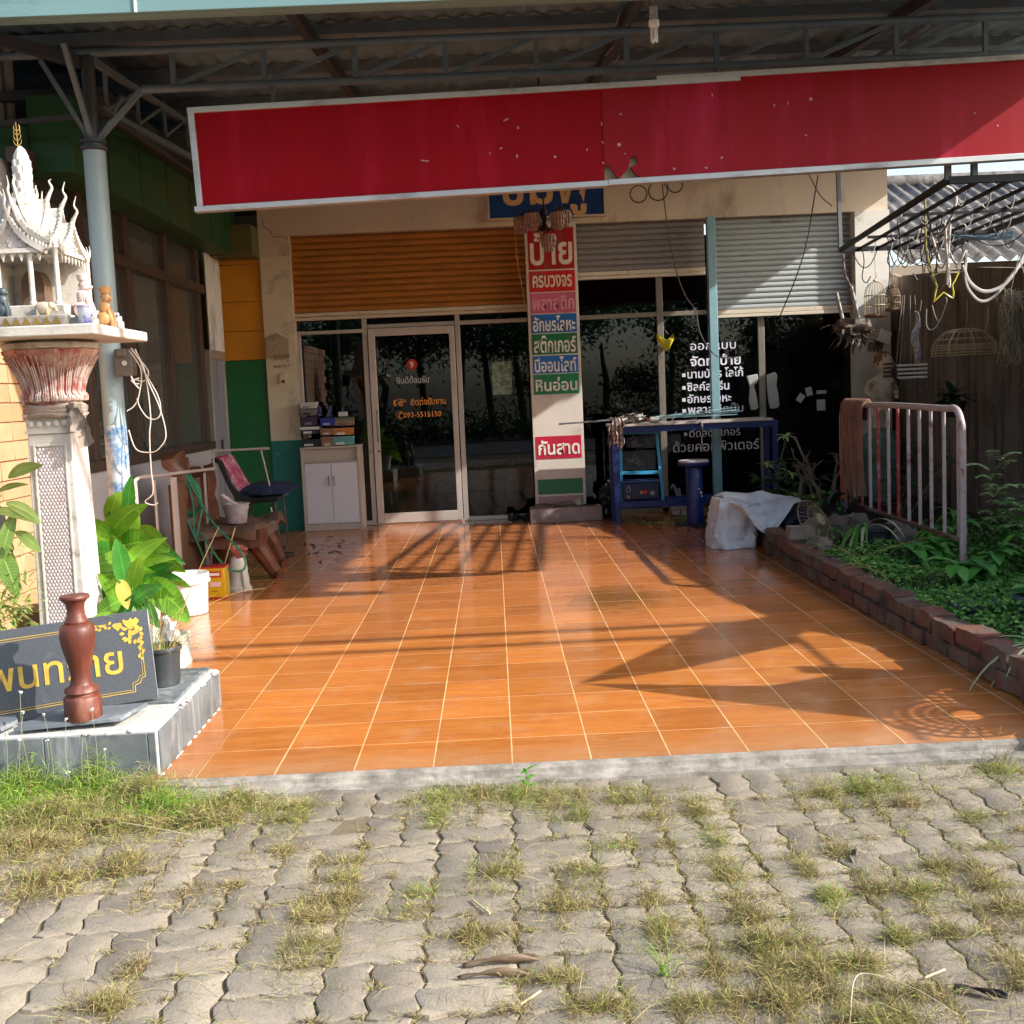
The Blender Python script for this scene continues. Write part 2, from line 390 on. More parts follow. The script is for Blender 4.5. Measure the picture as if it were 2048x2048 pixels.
o = mb.build('paved_yard', paver_mat(), ang=30); tag(o, kind='structure')
mb = MB().box(-5, 6, .1, 3.97, -.16, GZ-.008)
tag(mb.build('paving_bed', concrete_mat('joint_sand', '#6a5e4a', '#7d7058', '#3f382c', 6, False)), kind='structure')
# tiled porch and its concrete lip
mb = MB().box(-1.21, 2.6, 4.035, 12.3, -.12, 0).box(-3.0, -1.21, 5.1, 12.3, -.12, -.001).box(-1.4, -1.21, 4.045, 5.1, -.12, -.002)
tag(mb.build('porch_floor', tile_mat()), kind='structure')
mb = MB(); xs = [-1.42+.04*i for i in range(int((3.9+1.42)/.04)+1)]; prof = []
KERB = concrete_mat('kerb_concrete', '#6f695f', '#a49c90', '#4a453d', 9, False)
vs = []; fs = []
for x in xs:
    a = mnoise.noise(Vector((x*5, 0, 0)))*.012; b = mnoise.noise(Vector((x*14, 3, 0)))*.008; e = max(0, mnoise.noise(Vector((x*3.1, 7, 0))))*.03
    vs += [(x, 4.04, -.003), (x, 4.005+a*.3, -.005+a*.15), (x, 3.992-b-e*.3, -.010-e*.5), (x, 3.987-b, -.026), (x, 3.98+b, -.032+a*.3), (x, 3.925+a, -.036+b*.4), (x, 3.918+a+b, -.09)]
for i in range(len(xs)-1):
    for j in range(6): fs.append((i*7+j, i*7+j+1, i*7+8+j, i*7+7+j))
tag(MB().add(vs, [f[::-1] for f in fs]).build('kerb', KERB, ang=30), kind='structure')
# garden soil
vs = []; fs = []; nx, ny = 24, 60
for i in range(nx+1):
    for j in range(ny+1):
        x = 2.25+2.3*i/nx; y = 4.2+7.7*j/ny
        vs.append((x, y, .09+.05*mnoise.noise(Vector((x*1.5, y*1.5, 0)))+.02*mnoise.noise(Vector((x*7, y*7, 2)))))
for i in range(nx):
    for j in range(ny): a = i*(ny+1)+j; fs.append((a, a+ny+1, a+ny+2, a+1))
tag(MB().add(vs, fs).build('garden_soil', concrete_mat('garden_earth', '#2e251b', '#40342a', '#1d1812', 4, False)), kind='structure')

# ------------------------------------------------------------------ shop building
shop = thing('shop_building', 'cream shop front with rolled up orange and grey shutters over dark glass doors', 'building', (1, 12, 0))
WY = 11.9
mb = MB().box(-2.47, -2.14, WY, 12.35, 1.0, 3.22)
MB().box(-2.469, -2.141, WY-.001, 12.34, 1.001, 3.0).build('pillar', mat('left_pillar_paint', '#cfc3aa', .8, var=.07, dirt='#7d705c', damt=.28, dscale=3.4, bump=.08, bscale=60), shop)
MB().box(4.02, 4.40, WY-.05, 12.35, 0, 3.219).build('pillar', mat('white_pillar_paint', '#cbc7be', .8, var=.06, dirt='#8d8576', damt=.2, dscale=3), shop)
mb.box(-2.47, 4.40, WY, 12.35, 3.22, 4.7)
mb.build('wall', CREAM2 if False else CREAM, shop)
TEALW = mat('teal_dado_paint', '#0f7063', .55, var=.1, scale=3, dirt='#8aa69a', damt=.12, dscale=9)
MB().box(-2.472, -2.138, WY-.002, 12.3, 0, 1.0).build('dado', TEALW, shop)
# crack in the plaster
CRK = mat('plaster_crack', '#2c2017', .9)
pts = [at(*p, WY-.001) for p in ((524, 436), (526, 452), (540, 462), (548, 474), (560, 473), (573, 476), (577, 480))]
MB().tube(pts, .0028, 4).build('crack', CRK, shop)
# roller shutters: corrugated slats
def shutter(name, x0, x1, z0, z1, y, mt, rail, label=None, pitch=.075):
    pr = []; n = int((z1-z0)/pitch); vs = []; fs = []
    for i in range(n):
        z = z0+(z1-z0)*i/n; h = (z1-z0)/n
        for t, d in ((0, 0), (.07, .010), (.35, .016), (.65, .014), (.90, .002), (.93, -.006), (.985, -.006)): pr.append((y-d, z+t*h))
    pr.append((y, z1))
    for yy, z in pr: vs += [(x0, yy, z), (x1, yy, z)]
    for i in range(len(pr)-1): fs.append((2*i, 2*i+1, 2*i+3, 2*i+2))
    o = MB().add(vs, fs).build(name, mt, shop, ang=25)
    if label: o['label'] = label
    MB().box(x0, x1, y-.03, y+.02, z0-.045, z0-.002).box(x0, x1, y-.035, y+.01, z0-.085, z0-.049).build('bottom_rail', rail, o, bevel=.004)
    return o
ORG = mat('orange_shutter_paint', '#a5681f', .5, .1, var=.16, scale=2, dirt='#7a4a1c', damt=.4, dscale=2.2, stretch=(1, 1, 6))
GRY = mat('grey_shutter_paint', '#85807e', .45, .2, var=.1, scale=2, dirt='#5c5450', damt=.3, dscale=2, stretch=(1, 1, 4))
GRY2 = mat('pale_shutter_paint', '#a3a8a6', .45, .2, var=.08, scale=2, dirt='#5c5f60', damt=.2, dscale=2, stretch=(1, 1, 4))
RAILM = mat('rusty_rail', '#cabda8', .55, .1, var=.08, dirt='#6d3f22', damt=.16, dscale=11)
shutter('roller_shutter', -2.14, .46, 2.385, 3.215, 12.0, ORG, RAILM, 'rolled up orange shutter over the glass door', .068)
shutter('roller_shutter', .98, 2.4, 2.70, 3.215, 12.0, GRY, RAILM, 'rolled up brown grey shutter beside the sign column', .06)
shutter('roller_shutter', 2.46, 4.015, 2.22, 3.215, 12.0, GRY2, RAILM, 'half lowered pale grey shutter on the right', .058)
# left shop front: frames, panes, door
FY = 12.06
mb = MB()
mb.box(-2.14, -1.40, FY-.03, FY+.03, 2.15, 2.19).box(-1.36, .46, FY-.03, FY+.03, 2.19, 2.235)
mb.box(-1.42, -1.365, FY-.035, FY+.035, 0, 2.36).box(-.39, -.335, FY-.035, FY+.035, 0, 2.36).box(-2.14, -1.42, FY-.03, FY+.03, 0, .05).box(-.335, .46, FY-.03, FY+.03, 0, .05)
mb.box(-2.14, -2.10, FY-.028, FY+.028, .05, 2.15).box(-1.365, -.39, FY-.05, FY+.05, 0, .02)
mb.build('window_frame', ALU, shop, bevel=.004)
MB().box(-2.10, -1.42, FY, FY+.006, .05, 2.15).build('window_pane', GLASS, shop)
pane2 = MB().box(-.335, .46, FY, FY+.006, .05, 2.19).build('window_pane', GLASS, shop)
MB().box(-2.14, -1.42, FY+.002, FY+.008, 2.19, 2.36).box(-1.365, -.39, FY+.002, FY+.008, 2.235, 2.36).box(-.335, .46, FY+.002, FY+.008, 2.235, 2.36).build('fanlight', GLASS, shop)
DR = mat('door_frame_aluminium', '#c2b8ae', .4, .35, var=.07, dirt='#8a7f74', damt=.15)
mb = MB(); x0, x1 = -1.355, -.40; DY = FY-.045
mb.box(x0, x0+.075, DY-.02, DY+.02, .02, 2.185).box(x1-.06, x1, DY-.02, DY+.02, .02, 2.185).box(x0+.075, x1-.06, DY-.02, DY+.02, 2.10, 2.185).box(x0+.075, x1-.06, DY-.02, DY+.02, .02, .13)
door = mb.build('glass_door', DR, shop, bevel=.004)
MB().box(x0+.07, x1-.055, DY-.002, DY+.004, .125, 2.105).build('door_pane', GLASS, door)
hx = -1.30; MB().tube([(hx, DY-.06, 1.28), (hx, DY-.06, .93)], .008).tube([(hx, DY-.06, 1.2), (hx, DY-.02, 1.2)], .007).tube([(hx, DY-.06, 1.0), (hx, DY-.02, 1.0)], .007).build('handle', mat('chrome', '#a8a8a8', .2, .9), door)
MB().lathe([(.012, 0), (.012, .012), (.001, .013)], (hx, DY-.02, .83), 12, M=Matrix(((1, 0, 0), (0, 0, -1), (0, 1, 0)))).build('lock', mat('lock_black', '#151515', .4), door)
TY = DY-.006
REDV = mat('red_vinyl', '#b3121c', .45); CRM = mat('cream_vinyl', '#e6dcc4', .5); ORV = mat('orange_vinyl', '#f09a3c', .5); WHV = mat('white_vinyl', '#dcd8e4', .5); SILV = mat('silver_vinyl', '#aeb4b4', .5)
lbl = MB().lathe([(.06, 0), (.06, .003)], (-.885, TY, 1.775), 28, M=Matrix(((1, 0, 0), (0, 0, -1), (0, 1, 0)))).build('sticker', REDV, door)
text('lettering', '9', .095, (-.91, TY-.005, 1.742), CRM, lbl, .95, .01)
text('lettering', 'ยินดีต้อนรับ', .098, (-1.07, TY, 1.57), SILV, door, .80, .012)
text('lettering', 'ติดต่อรับงาน', .098, (-.925, TY, 1.325), ORV, door, .80, .008)
text('lettering', '☞', .15, (-1.115, TY, 1.315), ORV, door, .82, .004)
text('lettering', '✆', .095, (-1.09, TY, 1.185), ORV, door, 1, .0)
text('lettering', '093-5515150', .082, (-1.008, TY, 1.19), ORV, door, .92, .008, spacing=1.05)
MB().box(.0, .215, FY-.009, FY-.003, 1.40, 1.765).build('mirror_film', mat('green_mirror_film', '#8fb09c', .5, .0, var=.5, scale=22, dirt='#2f4234', damt=.6, dscale=18), shop)
# right shop front
mb = MB(); BR = mat('bronze_frame', '#8d8478', .4, .4, var=.1, dirt='#4d463d', damt=.3)
mb.box(1.855, 1.925, FY-.03, FY+.03, .05, 2.62).box(2.98, 3.05, FY-.03, FY+.03, .05, 2.14).box(.98, 1.855, FY-.025, FY+.025, 2.185, 2.235).box(1.925, 2.42, FY-.025, FY+.025, 2.185, 2.235)
mb.box(.98, 1.855, FY-.03, FY+.03, 0, .05).box(1.925, 2.98, FY-.03, FY+.03, 0, .05).box(3.05, 4.02, FY-.03, FY+.03, 0, .05)
mb.build('window_frame', BR, shop, bevel=.003)
MB().box(.97, 1.86, FY, FY+.006, .05, 2.185).build('window_pane', GLASS, shop)
wp = MB().box(1.925, 2.98, FY, FY+.006, .05, 2.185).build('window_pane', GLASS, shop)
MB().box(3.05, 4.02, FY, FY+.006, .05, 2.2).build('window_pane', GLASS, shop)
MB().box(.97, 1.86, FY+.001, FY+.007, 2.235, 2.75).box(1.925, 2.45, FY+.001, FY+.007, 2.235, 2.75).box(2.45, 2.98, FY+.001, FY+.007, 2.19, 2.75).build('fanlight', GLASS, shop)
W = lambda b, h, x, z, sx=.8, bold=.012: text('lettering', b, h, (x, FY-.009, z), WHV, wp, sx, bold)
def wz(px, py): q = at(px, py, FY-.009); return q.x, q.z
for b, (px, py), (ex, ey), h, bo in (('ออกแบบ', (1379, 703), (1470, 694), .13, .0), ('จัดทำป้าย', (1380, 733), (1481, 727), .14, .02), ('▪นามบัตร โลโก้', (1362, 757), (1484, 752), .125, .015),
        ('▪ซิลค์สกรีน', (1362, 783), (1456, 778), .125, .015), ('▪อักษรโลหะ', (1362, 807), (1460, 802), .125, .015), ('▪พลาสติกปั๊ม', (1362, 829), (1484, 822), .12, .012),
        ('▪ตัดสติ๊กเกอร์', (1366, 876), (1478, 869), .12, .0), ('ด้วยคอมพิวเตอร์', (1345, 906), (1517, 896), .15, .004)):
    x, z = wz(px, py); x2, z2 = wz(ex, ey)
    t = text('lettering', b, h, (x, FY-.009, (z+z2)/2), WHV, wp, 1, bo)
    w = max(v.co.x for v in t.data.vertices)-min(v.co.x for v in t.data.vertices); k = (x2-x)/w; ox = x-parent_loc(wp).x
    for v in t.data.vertices: v.co.x = ox+(v.co.x-ox)*k
# dim interior
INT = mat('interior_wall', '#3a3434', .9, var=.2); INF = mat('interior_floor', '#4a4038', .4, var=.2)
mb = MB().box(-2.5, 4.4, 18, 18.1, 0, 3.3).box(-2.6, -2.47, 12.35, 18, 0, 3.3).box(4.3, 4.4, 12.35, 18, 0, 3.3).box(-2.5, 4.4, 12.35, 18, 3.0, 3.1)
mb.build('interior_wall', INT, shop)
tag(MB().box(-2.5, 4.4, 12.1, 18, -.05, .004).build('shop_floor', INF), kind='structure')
MB().box(.98, 2.98, 12.5, 12.54, 1.95, 2.75).build('valance', mat('maroon_valance', '#4a0f14', .8, var=.3, scale=9), shop)
vs = []; fs = []
for i in range(41):
    x = .98+.9*i/40; y = 12.45+.03*math.sin(i*1.4); vs += [(x, y, 1.28+.10*math.cos(i*.35)), (x, y, 1.98)]
fs = [(2*i, 2*i+2, 2*i+3, 2*i+1) for i in range(40)]
MB().add(vs, fs).build('curtain', mat('blue_curtain', '#1f3d66', .8, var=.25, scale=5), shop)
# blue steel post in front, sign column, step
mb = MB().box(2.38, 2.47, 11.72, 11.81, .0, 3.21); single(mb, 'steel_post', BLUE, 'pale blue square steel post standing between the two grey shutters', 'post', bevel=.004)
sc_ = thing('sign_column', 'tall white column of stacked red, pink, blue and green lettered panels', 'sign', (.69, 11.79, .12))
SX0, SX1, SY = .415, .97, 11.76
MB().box(SX0, SX1, SY, 11.9, .16, 3.22).build('case', mat('white_sign_case', '#cfc5b8', .5, var=.05, dirt='#9a8d7d', damt=.25), sc_, bevel=.003)
def sgn(z0, z1, col, body=None, h=.1, letter='#e2dccb', wfrac=.9, name='panel', zoff=.5):
    pm = mat('sign_vinyl_'+col[1:], col, .4, var=.12, scale=4, dirt='#6d5a4c', damt=.26, dscale=6, stretch=(1, 1, .5))
    p = MB().box(SX0+.03, SX1-.03, SY-.005, SY+.002, z0, z1).build(name, pm, sc_)
    if body:
        t = text('lettering', body, .3, (0, SY-.008, 0), mat('sign_letter_'+letter[1:], letter, .5, dirt='#8d7d6a', damt=.22, dscale=9), None, 1, .022)
        xs_ = [v.co.x for v in t.data.vertices]; zs_ = [v.co.z for v in t.data.vertices]
        kx = (SX1-SX0-.06)*wfrac/(max(xs_)-min(xs_)); kz = (z1-z0)*h/(max(zs_)-min(zs_)); off = parent_loc(p)
        cx_, cz_ = (max(xs_)+min(xs_))/2, (max(zs_)+min(zs_))/2
        for v in t.data.vertices: v.co = Vector(((v.co.x-cx_)*kx+(SX0+SX1)/2, v.co.y, (v.co.z-cz_)*kz+z0+(z1-z0)*zoff)) - off
        t.parent = p
zc = lambda py: at(1110, py, SY).z
for a, b, col, body, h, let in ((455, 538, '#a30e12', 'ป้าย', .80, '#d9cdb8'), (541, 583, '#c01810', 'ครบวงจร', .58, '#dccfb8'), (585, 626, '#c2607c', 'พลาสติก', .66, '#dc9aae'), (628, 665, '#1461ad', 'อักษรโลหะ', .84, '#dcdcd6'),
        (667, 708, '#0c6a3c', 'สติ๊กเกอร์', .86, '#dcdcd0'), (711, 746, '#1766b4', 'นีออนไลท์', .86, '#dcdcd6'), (748, 788, '#0b7748', 'หินอ่อน', .70, '#dcdcd0'), (872, 917, '#b8183a', 'กันสาด', .66, '#e6e0d0')):
    sgn(zc(b), zc(a), col, body, h, let, .92 if h > .6 else .86, zoff=.5)
sgn(zc(988), zc(958), '#0a6b42'); sgn(zc(1008), zc(992), '#a98089')
STEPM = concrete_mat('granite_block', '#8b7a72', '#a0908a', '#5f5049', 9, False)
single(MB().box(.34, 1.12, 11.52, 11.76, 0.001, .155), 'step_block', STEPM, 'low speckled granite block at the foot of the sign column', 'step', bevel=.006)
# name plaque and intercom on the left pillar
pq = thing('name_plaque', 'weathered house shaped name plaque carved in relief on the cream pillar', 'plaque', (-2.31, 11.9, 1.9))
z = lambda x, y: (at(x, y, 11.88).x, at(x, y, 11.88).z)
poly = [z(534, 716), z(579, 714), z(577, 678), z(553, 667), z(532, 678)]
PLQ = mat('plaque_cement', '#a8967c', .8, var=.1, dirt='#6d5d49', damt=.4, dscale=14)
MB().prism(poly, lambda u, v, t: (u, t, v), 11.872, 11.902).build('board', PLQ, pq, bevel=.003)
PLR = mat('plaque_relief', '#85745c', .8)
text('lettering', 'ชมพู', .1, (-2.385, 11.870, 1.885), PLR, pq, .95, .0); text('lettering', '๒๐๒ หมู่ ๕', .055, (-2.385, 11.870, 1.80), PLR, pq, .8, .0)
MB().lathe([(.008, 0), (.008, .004)], (-2.28, 11.872, 1.985), 12, M=Matrix(((1, 0, 0), (0, 0, -1), (0, 1, 0)))).build('hole', PLR, pq)
ic = thing('doorbell_box', 'small cream doorbell box under the plaque on the left pillar', 'doorbell', (-2.3, 11.89, 1.62))
MB().box(-2.33, -2.255, 11.865, 11.9, 1.62, 1.73).box(-2.332, -2.25, 11.858, 11.866, 1.725, 1.742).build('housing', CREAM2, ic, bevel=.003)
MB().box(-2.31, -2.27, 11.861, 11.867, 1.635, 1.66).build('button', mat('brown_button', '#5a4a3a', .6), ic)
# blue name board over the column
bs = thing('name_board', 'blue name board with cream lettering half hidden behind the red signboard', 'sign', (.67, 11.85, 3.3))
MB().box(.05, 1.29, 11.84, 11.9, 3.30, 3.86).build('board', mat('navy_board', '#123a78', .4, var=.15, dirt='#0b2450', damt=.3), bs)
MB().box(.03, .05, 11.83, 11.895, 3.28, 3.88).box(1.29, 1.31, 11.83, 11.895, 3.28, 3.88).box(.05, 1.29, 11.83, 11.895, 3.28, 3.30).box(.05, 1.29, 11.83, 11.895, 3.86, 3.88).build('frame', CREAM, bs)
text('lettering', 'ชมพู', .52, (.17, 11.836, 3.44), mat('cream_letter', '#cfa673', .6), bs, 1.0, .02)

# ------------------------------------------------------------------ annex on the left
ax = thing('annex_building', 'low annex with brown framed windows under a dark green eave on the left', 'building', (-4, 9.5, 0))
AX = -2.95
GREYP = mat('grey_white_panel', '#b7b4b6', .6, var=.05, scale=1.5, dirt='#7d787a', damt=.2, dscale=1.5)
MB().box(AX-.12, AX, 7.05, 11.3, -.07, .97).box(-6, AX-.12, 7.05, 7.2, -.07, 3.05).build('wall', GREYP, ax)
FRB = mat('brown_window_frame', '#4a3c33', .5, var=.15, dirt='#5a4d42', damt=.2)
mb = MB().box(AX-.1, AX+.03, 7.05, 11.3, .97, 1.05).box(AX-.08, AX+.02, 7.05, 11.3, 2.57, 2.66).box(AX-.08, AX+.02, 7.05, 11.3, 3.02, 3.12)
for y in (7.1, 7.95, 8.93, 10.0, 11.05): mb.box(AX-.07, AX+.012, y, y+.11, 1.05, 2.57).box(AX-.07, AX+.012, y, y+.11, 2.66, 3.02)
mb.build('window_frame', FRB, ax, bevel=.004)
MB().box(AX-.045, AX-.04, 7.1, 11.2, 1.05, 3.02).build('window_pane', GLASS2, ax)
vs = []; fs = []
for i in range(121): y = 7.9+3.2*i/120; vs += [(AX-.16+.02*math.sin(i*.9)+.012*math.sin(i*2.3), y, 1.0), (AX-.16+.02*math.sin(i*.9), y, 3.05)]
MB().add(vs, [(2*i, 2*i+2, 2*i+3, 2*i+1) for i in range(120)]).build('curtain', mat('tan_reflection_curtain', '#ddd0b8', .9, var=.12, scale=2, stretch=(1, 1, .3)), ax)  # pale curtain added close behind the panes to stand in for their tan reflection
MB().box(-6, -3.15, 7.2, 12.3, 2.9, 3.0).box(-4.1, -4.0, 7.2, 12.3, 0, 2.9).box(-6, -2.471, 12.25, 12.35, 0, 4.7).build('interior_wall', mat('annex_inside', '#a99c88', .9, var=.2), ax)
GRN = mat('green_eave_paint', '#1d4c28', .55, var=.25, scale=1.1, dirt='#3a4220', damt=.5, dscale=.8)
mb = MB().box(-2.98, -2.70, 7.3, 11.88, 3.0, 3.5).box(-6, -2.98, 7.28, 7.6, 3.0, 3.3)
for y in (8.0, 8.7, 9.4, 10.1, 10.8, 11.4): mb.box(-2.70, -2.692, y, y+.02, 3.0, 3.5)
mb.build('eave', GRN, ax, bevel=.004)
MB().box(-2.95, -2.47, 11.55, 11.9, 2.985, 3.30).build('eave_soffit', mat('olive_panel', '#5a5a2c', .6, var=.15), ax)
MB().box(-6, -2.5, 7.4, 12.2, 3.5, 3.56).build('roof', DARK, ax)
# ribbed folding gate, metal door
vs = []; fs = []
for i in range(25):
    y = 11.3+.62*i/24; d = .028*(1 if (i % 4) in (0, 1) else 0); vs += [(AX+.005+d, y, 2.0), (AX+.005+d, y, 3.0)]
fs = [(2*i, 2*i+2, 2*i+3, 2*i+1) for i in range(24)]
MB().add(vs, fs).build('ribbed_panel', mat('ribbed_white_sheet', '#c6c2c0', .5, .2, var=.1, dirt='#5c5552', damt=.35, dscale=4, stretch=(1, 1, .3)), ax, ang=20)
MB().box(AX-.06, AX+.03, 11.3, 11.92, 1.9, 2.0).box(AX-.06, AX+.03, 11.3, 11.36, 0, 1.9).box(AX-.06, AX+.03, 11.86, 11.92, 0, 1.9).build('door_frame', ALU, ax, bevel=.003)
dd = MB().box(AX-.03, AX+.012, 11.36, 11.60, .02, 1.9).box(AX-.03, AX+.018, 11.66, 11.86, .02, 1.9).box(AX-.03, AX-.01, 11.6, 11.66, .02, 1.9).build('metal_door', mat('lilac_grey_door', '#a7a4b2', .4, .3, var=.06), ax, bevel=.003)
MB().box(AX+.012, AX+.03, 11.57, 11.62, .95, 1.05).build('handle', DARK, dd)
mb = MB(); YEL = mat('yellow_panel_paint', '#c8860f', .5, var=.12, scale=1.3, dirt='#9a5f12', damt=.3, dscale=1.2)
for a, b in ((1.9, 2.21), (2.216, 2.53), (2.536, 2.93), (2.936, 2.985)): mb.box(-2.93, -2.472, 11.93, 11.97, a, b)
mb.build('yellow_panel', YEL, ax, bevel=.002)
MB().box(-2.93, -2.472, 11.93, 11.97, .0, .9).box(-2.93, -2.472, 11.93, 11.97, .905, 1.895).build('green_panel', mat('green_panel_paint', '#0c6330', .5, var=.1, scale=1.5, dirt='#0a4a2a', damt=.3), ax, bevel=.002)
# sunlit block wall nearer the camera
bw = MB(); BLK = NT('tan_block'); v_ = BLK.coord(); g_ = BLK.n('NewGeometry')
b_ = BLK.mix(g_.outputs['Random Per Island'], c('#b08560'), c('#c29a74')); b_ = BLK.mix(BLK.math('MULTIPLY', BLK.ramp(BLK.noise(v_, 9, 6), .45, .75), .4), b_, c('#96704e')); BLK.l(b_, BLK.b.inputs[0]); BLK.b.inputs['Roughness'].default_value = .9; BLK.bump(BLK.noise(v_, 60, 5), .3, .005)
rr = random.Random(5); z0 = -.07; r_ = 0
while z0 < 2.3:
    y = 4.6-(.2 if r_ % 2 else 0)
    while y < 7.0:
        L = rr.choice((.20, .40, .40)); y1 = min(y+L, 7.02)
        bw.box(-3.16, -3.02+rr.uniform(-.003, .003), y+.003, y1-.003, z0+.003, z0+.117); y = y1
    z0 += .12; r_ += 1
bwt = thing('block_wall', 'sunlit tan block wall behind the spirit house at the left edge', 'wall', (-3.1, 5.8, 0))
bw.build('blocks', BLK.m, bwt, bevel=.004, seg=1); MB().box(-3.155, -3.03, 4.6, 7.0, -.07, 2.3).build('mortar', mat('mortar_joint', '#7d6148', .95), bwt)

# ------------------------------------------------------------------ canopy
cp = thing('canopy', 'dark corrugated steel canopy on trusses with a teal fascia over the porch', 'canopy', (0, 7, 0))
rz = lambda y: 3.86+.105*(y-6.5)
MB().box(-6, 4.43, 5.84, 5.90, 3.48, 4.0).box(-6, 4.43, 5.90, 5.96, 3.48, 3.505).build('fascia', TEALM, cp, bevel=.004)
mb = MB()
for x in (-1.78, .30, 2.4): MB().box(x, x+.012, 5.832, 5.84, 3.48, 4.0).build('fascia_joint', WHITE, cp)
vs = []; fs = []; n = 2*148
for i in range(n+1):
    x = -6+11.25*i/n; d = .014*math.cos(i*math.pi/2*1.0)+ (.004 if i % 2 else 0); y0 = 5.86 if x < 4.43 else min(10.8, 5.86+(x-4.43)/.17)
    vs += [(x, y0, rz(y0)+d), (x, 12.38, rz(12.38)+d)]
fs = [(2*i, 2*i+1, 2*i+3, 2*i+2) for i in range(n)]
MB().add(vs, fs).build('roof_sheet', ROOFM, cp, ang=180)
for y in (6.1, 7.5, 8.8, 10.2, 11.6): MB().box(-6, min(5.2, 4.43+(y-5.86)*.17)-.02, y, y+.05, rz(y)-.09, rz(y)-.018).build('purlin', STEEL, cp)
RAFT = mat('brown_rafter', '#3a3a40', .65, .1, var=.2, dirt='#3a2f2a', damt=.4)
MB().box(5.16, 5.2, 11.0, 12.0, 3.92, 4.5).build('shade_board', STEEL, cp)  # unseen board added to lower the canopy's shadow edge on the shop front
for x in (-3.9, -1.1, .98, 2.86): MB().bar((x, 6.0, rz(6.0)-.13), (x, 11.9, rz(11.9)-.13), .06, .08).build('rafter', RAFT, cp)
TYY = 7.0; zt, zb = 3.655, 3.42
MB().tube([(-6, TYY, zt), (4.6, TYY, zt)], .026, 10).build('top_chord', STEEL, cp)
MB().tube([(-2.12, TYY, zb), (4.6, TYY, zb)], .026, 10).build('bottom_chord', STEEL, cp)
x = -1.92; k = 0
while x < 4.55:
    MB().box(x-.015, x+.015, TYY-.015, TYY+.015, zb+.02, zt-.02).build('web_post', STEEL, cp)
    if x+.55 < 4.6: MB().bar((x+.03, TYY, zb+.02), (x+.55, TYY, zt-.015), .025).build('web_diagonal', STEEL, cp)
    x += .572; k += 1
# second line of trusses running back to the shop
for X0 in (-2.45, 2.86):
    MB().bar((X0, 7.0, 3.63), (X0, 11.8, 3.95), .04).bar((X0, 7.2, 3.36), (X0, 11.8, 3.68), .04).build('side_truss_chord', STEEL, cp)
    for j in range(7):
        y = 7.3+j*.65; MB().bar((X0, y, rz(y)-.56), (X0, y+.6, rz(y)-.29), .022).bar((X0, y, rz(y)-.56), (X0, y, rz(y)-.29), .022).build('side_truss_web', STEEL, cp)
PIPE = mat('pale_blue_pipe', '#93a7ab', .5, .1, var=.08, scale=4, dirt='#5f7a92', damt=.3, dscale=4)
post = MB().lathe([(.069, -.07), (.069, 3.05)], (-2.45, 7.0, 0), 28).build('post', PIPE, cp)
WEAR = mat('peeled_paint', '#c8d2d6', .5, .1, var=.2, scale=14, dirt='#3f6f9a', damt=.8, dscale=9)
MB().lathe([(.0695, 0), (.0705, .02), (.0705, 1.3), (.0695, 1.32)], (-2.45, 7.0, 0), 28).build('worn_paint', WEAR, post)
MB().lathe([(.069, 3.05), (.082, 3.06), (.082, 3.075), (.066, 3.078), (.066, 3.095), (.082, 3.10), (.082, 3.115), (.04, 3.118), (.04, 3.63)], (-2.45, 7.0, 0), 24).build('collar', DARK, post)
for q in ((-2.74, 7.0, 3.62), (-2.12, 7.0, 3.42), (-2.45, 6.62, 3.60), (-2.45, 7.6, 3.55)): MB().bar((-2.45, 7.0, 3.09), q, .03).build('brace', STEEL, cp)
MB().bar((-3.4, 6.1, 3.72), (-2.5, 7.0, 3.60), .05, .07).build('hip_beam', RAFT, cp)
MB().bar((-3.6, 7.02, 3.22), (-2.47, 7.02, 3.28), .03).bar((-2.42, 7.02, 3.33), (-2.42, 9.6, 3.36), .025).build('tie_bar', RAFT, cp)
# ------------------------------------------------------------------ red signboard
rs = thing('red_signboard', 'long faded red signboard in a silver frame hanging under the canopy', 'sign', (.8, 6.86, 2.6))
RY = 6.85
def rq(px, py): return at(px, py, RY)
tl, bl_, tr_, br_ = rq(378, 216), rq(398, 423), rq(2048, 117), rq(2048, 318)
def along(a, b, x): t = (x-a.x)/(b.x-a.x); return a+(b-a)*t
seam = rq(1206, 262).x; XE = 4.2
REDB = mat('faded_red_board', '#8c0312', .5, var=.08, scale=.7, dirt='#a01228', damt=.45, dscale=.9, stretch=(3.5, 1, .5), spec=.12, bump=.12, bscale=3)
REDC = mat('faded_red_board_right', '#8c0414', .48, var=.08, scale=.6, dirt='#a5183a', damt=.5, dscale=.9, stretch=(3, 1, .5), spec=.2, bump=.12, bscale=3)
def slab(x0, x1, top0, top1, bot0, bot1, y0, y1):
    return MB().prism([(x0, bot0), (x1, bot1), (x1, top1), (x0, top0)], lambda u, v, t: (u, t, v), y0, y1)
T = lambda x: along(tl, tr_, x).z; B = lambda x: along(bl_, br_, x).z
slab(tl.x+.02, seam, T(tl.x)-.01, T(seam)-.01, B(tl.x)+.02, B(seam)+.02, RY, RY+.03).build('panel', REDB, rs)
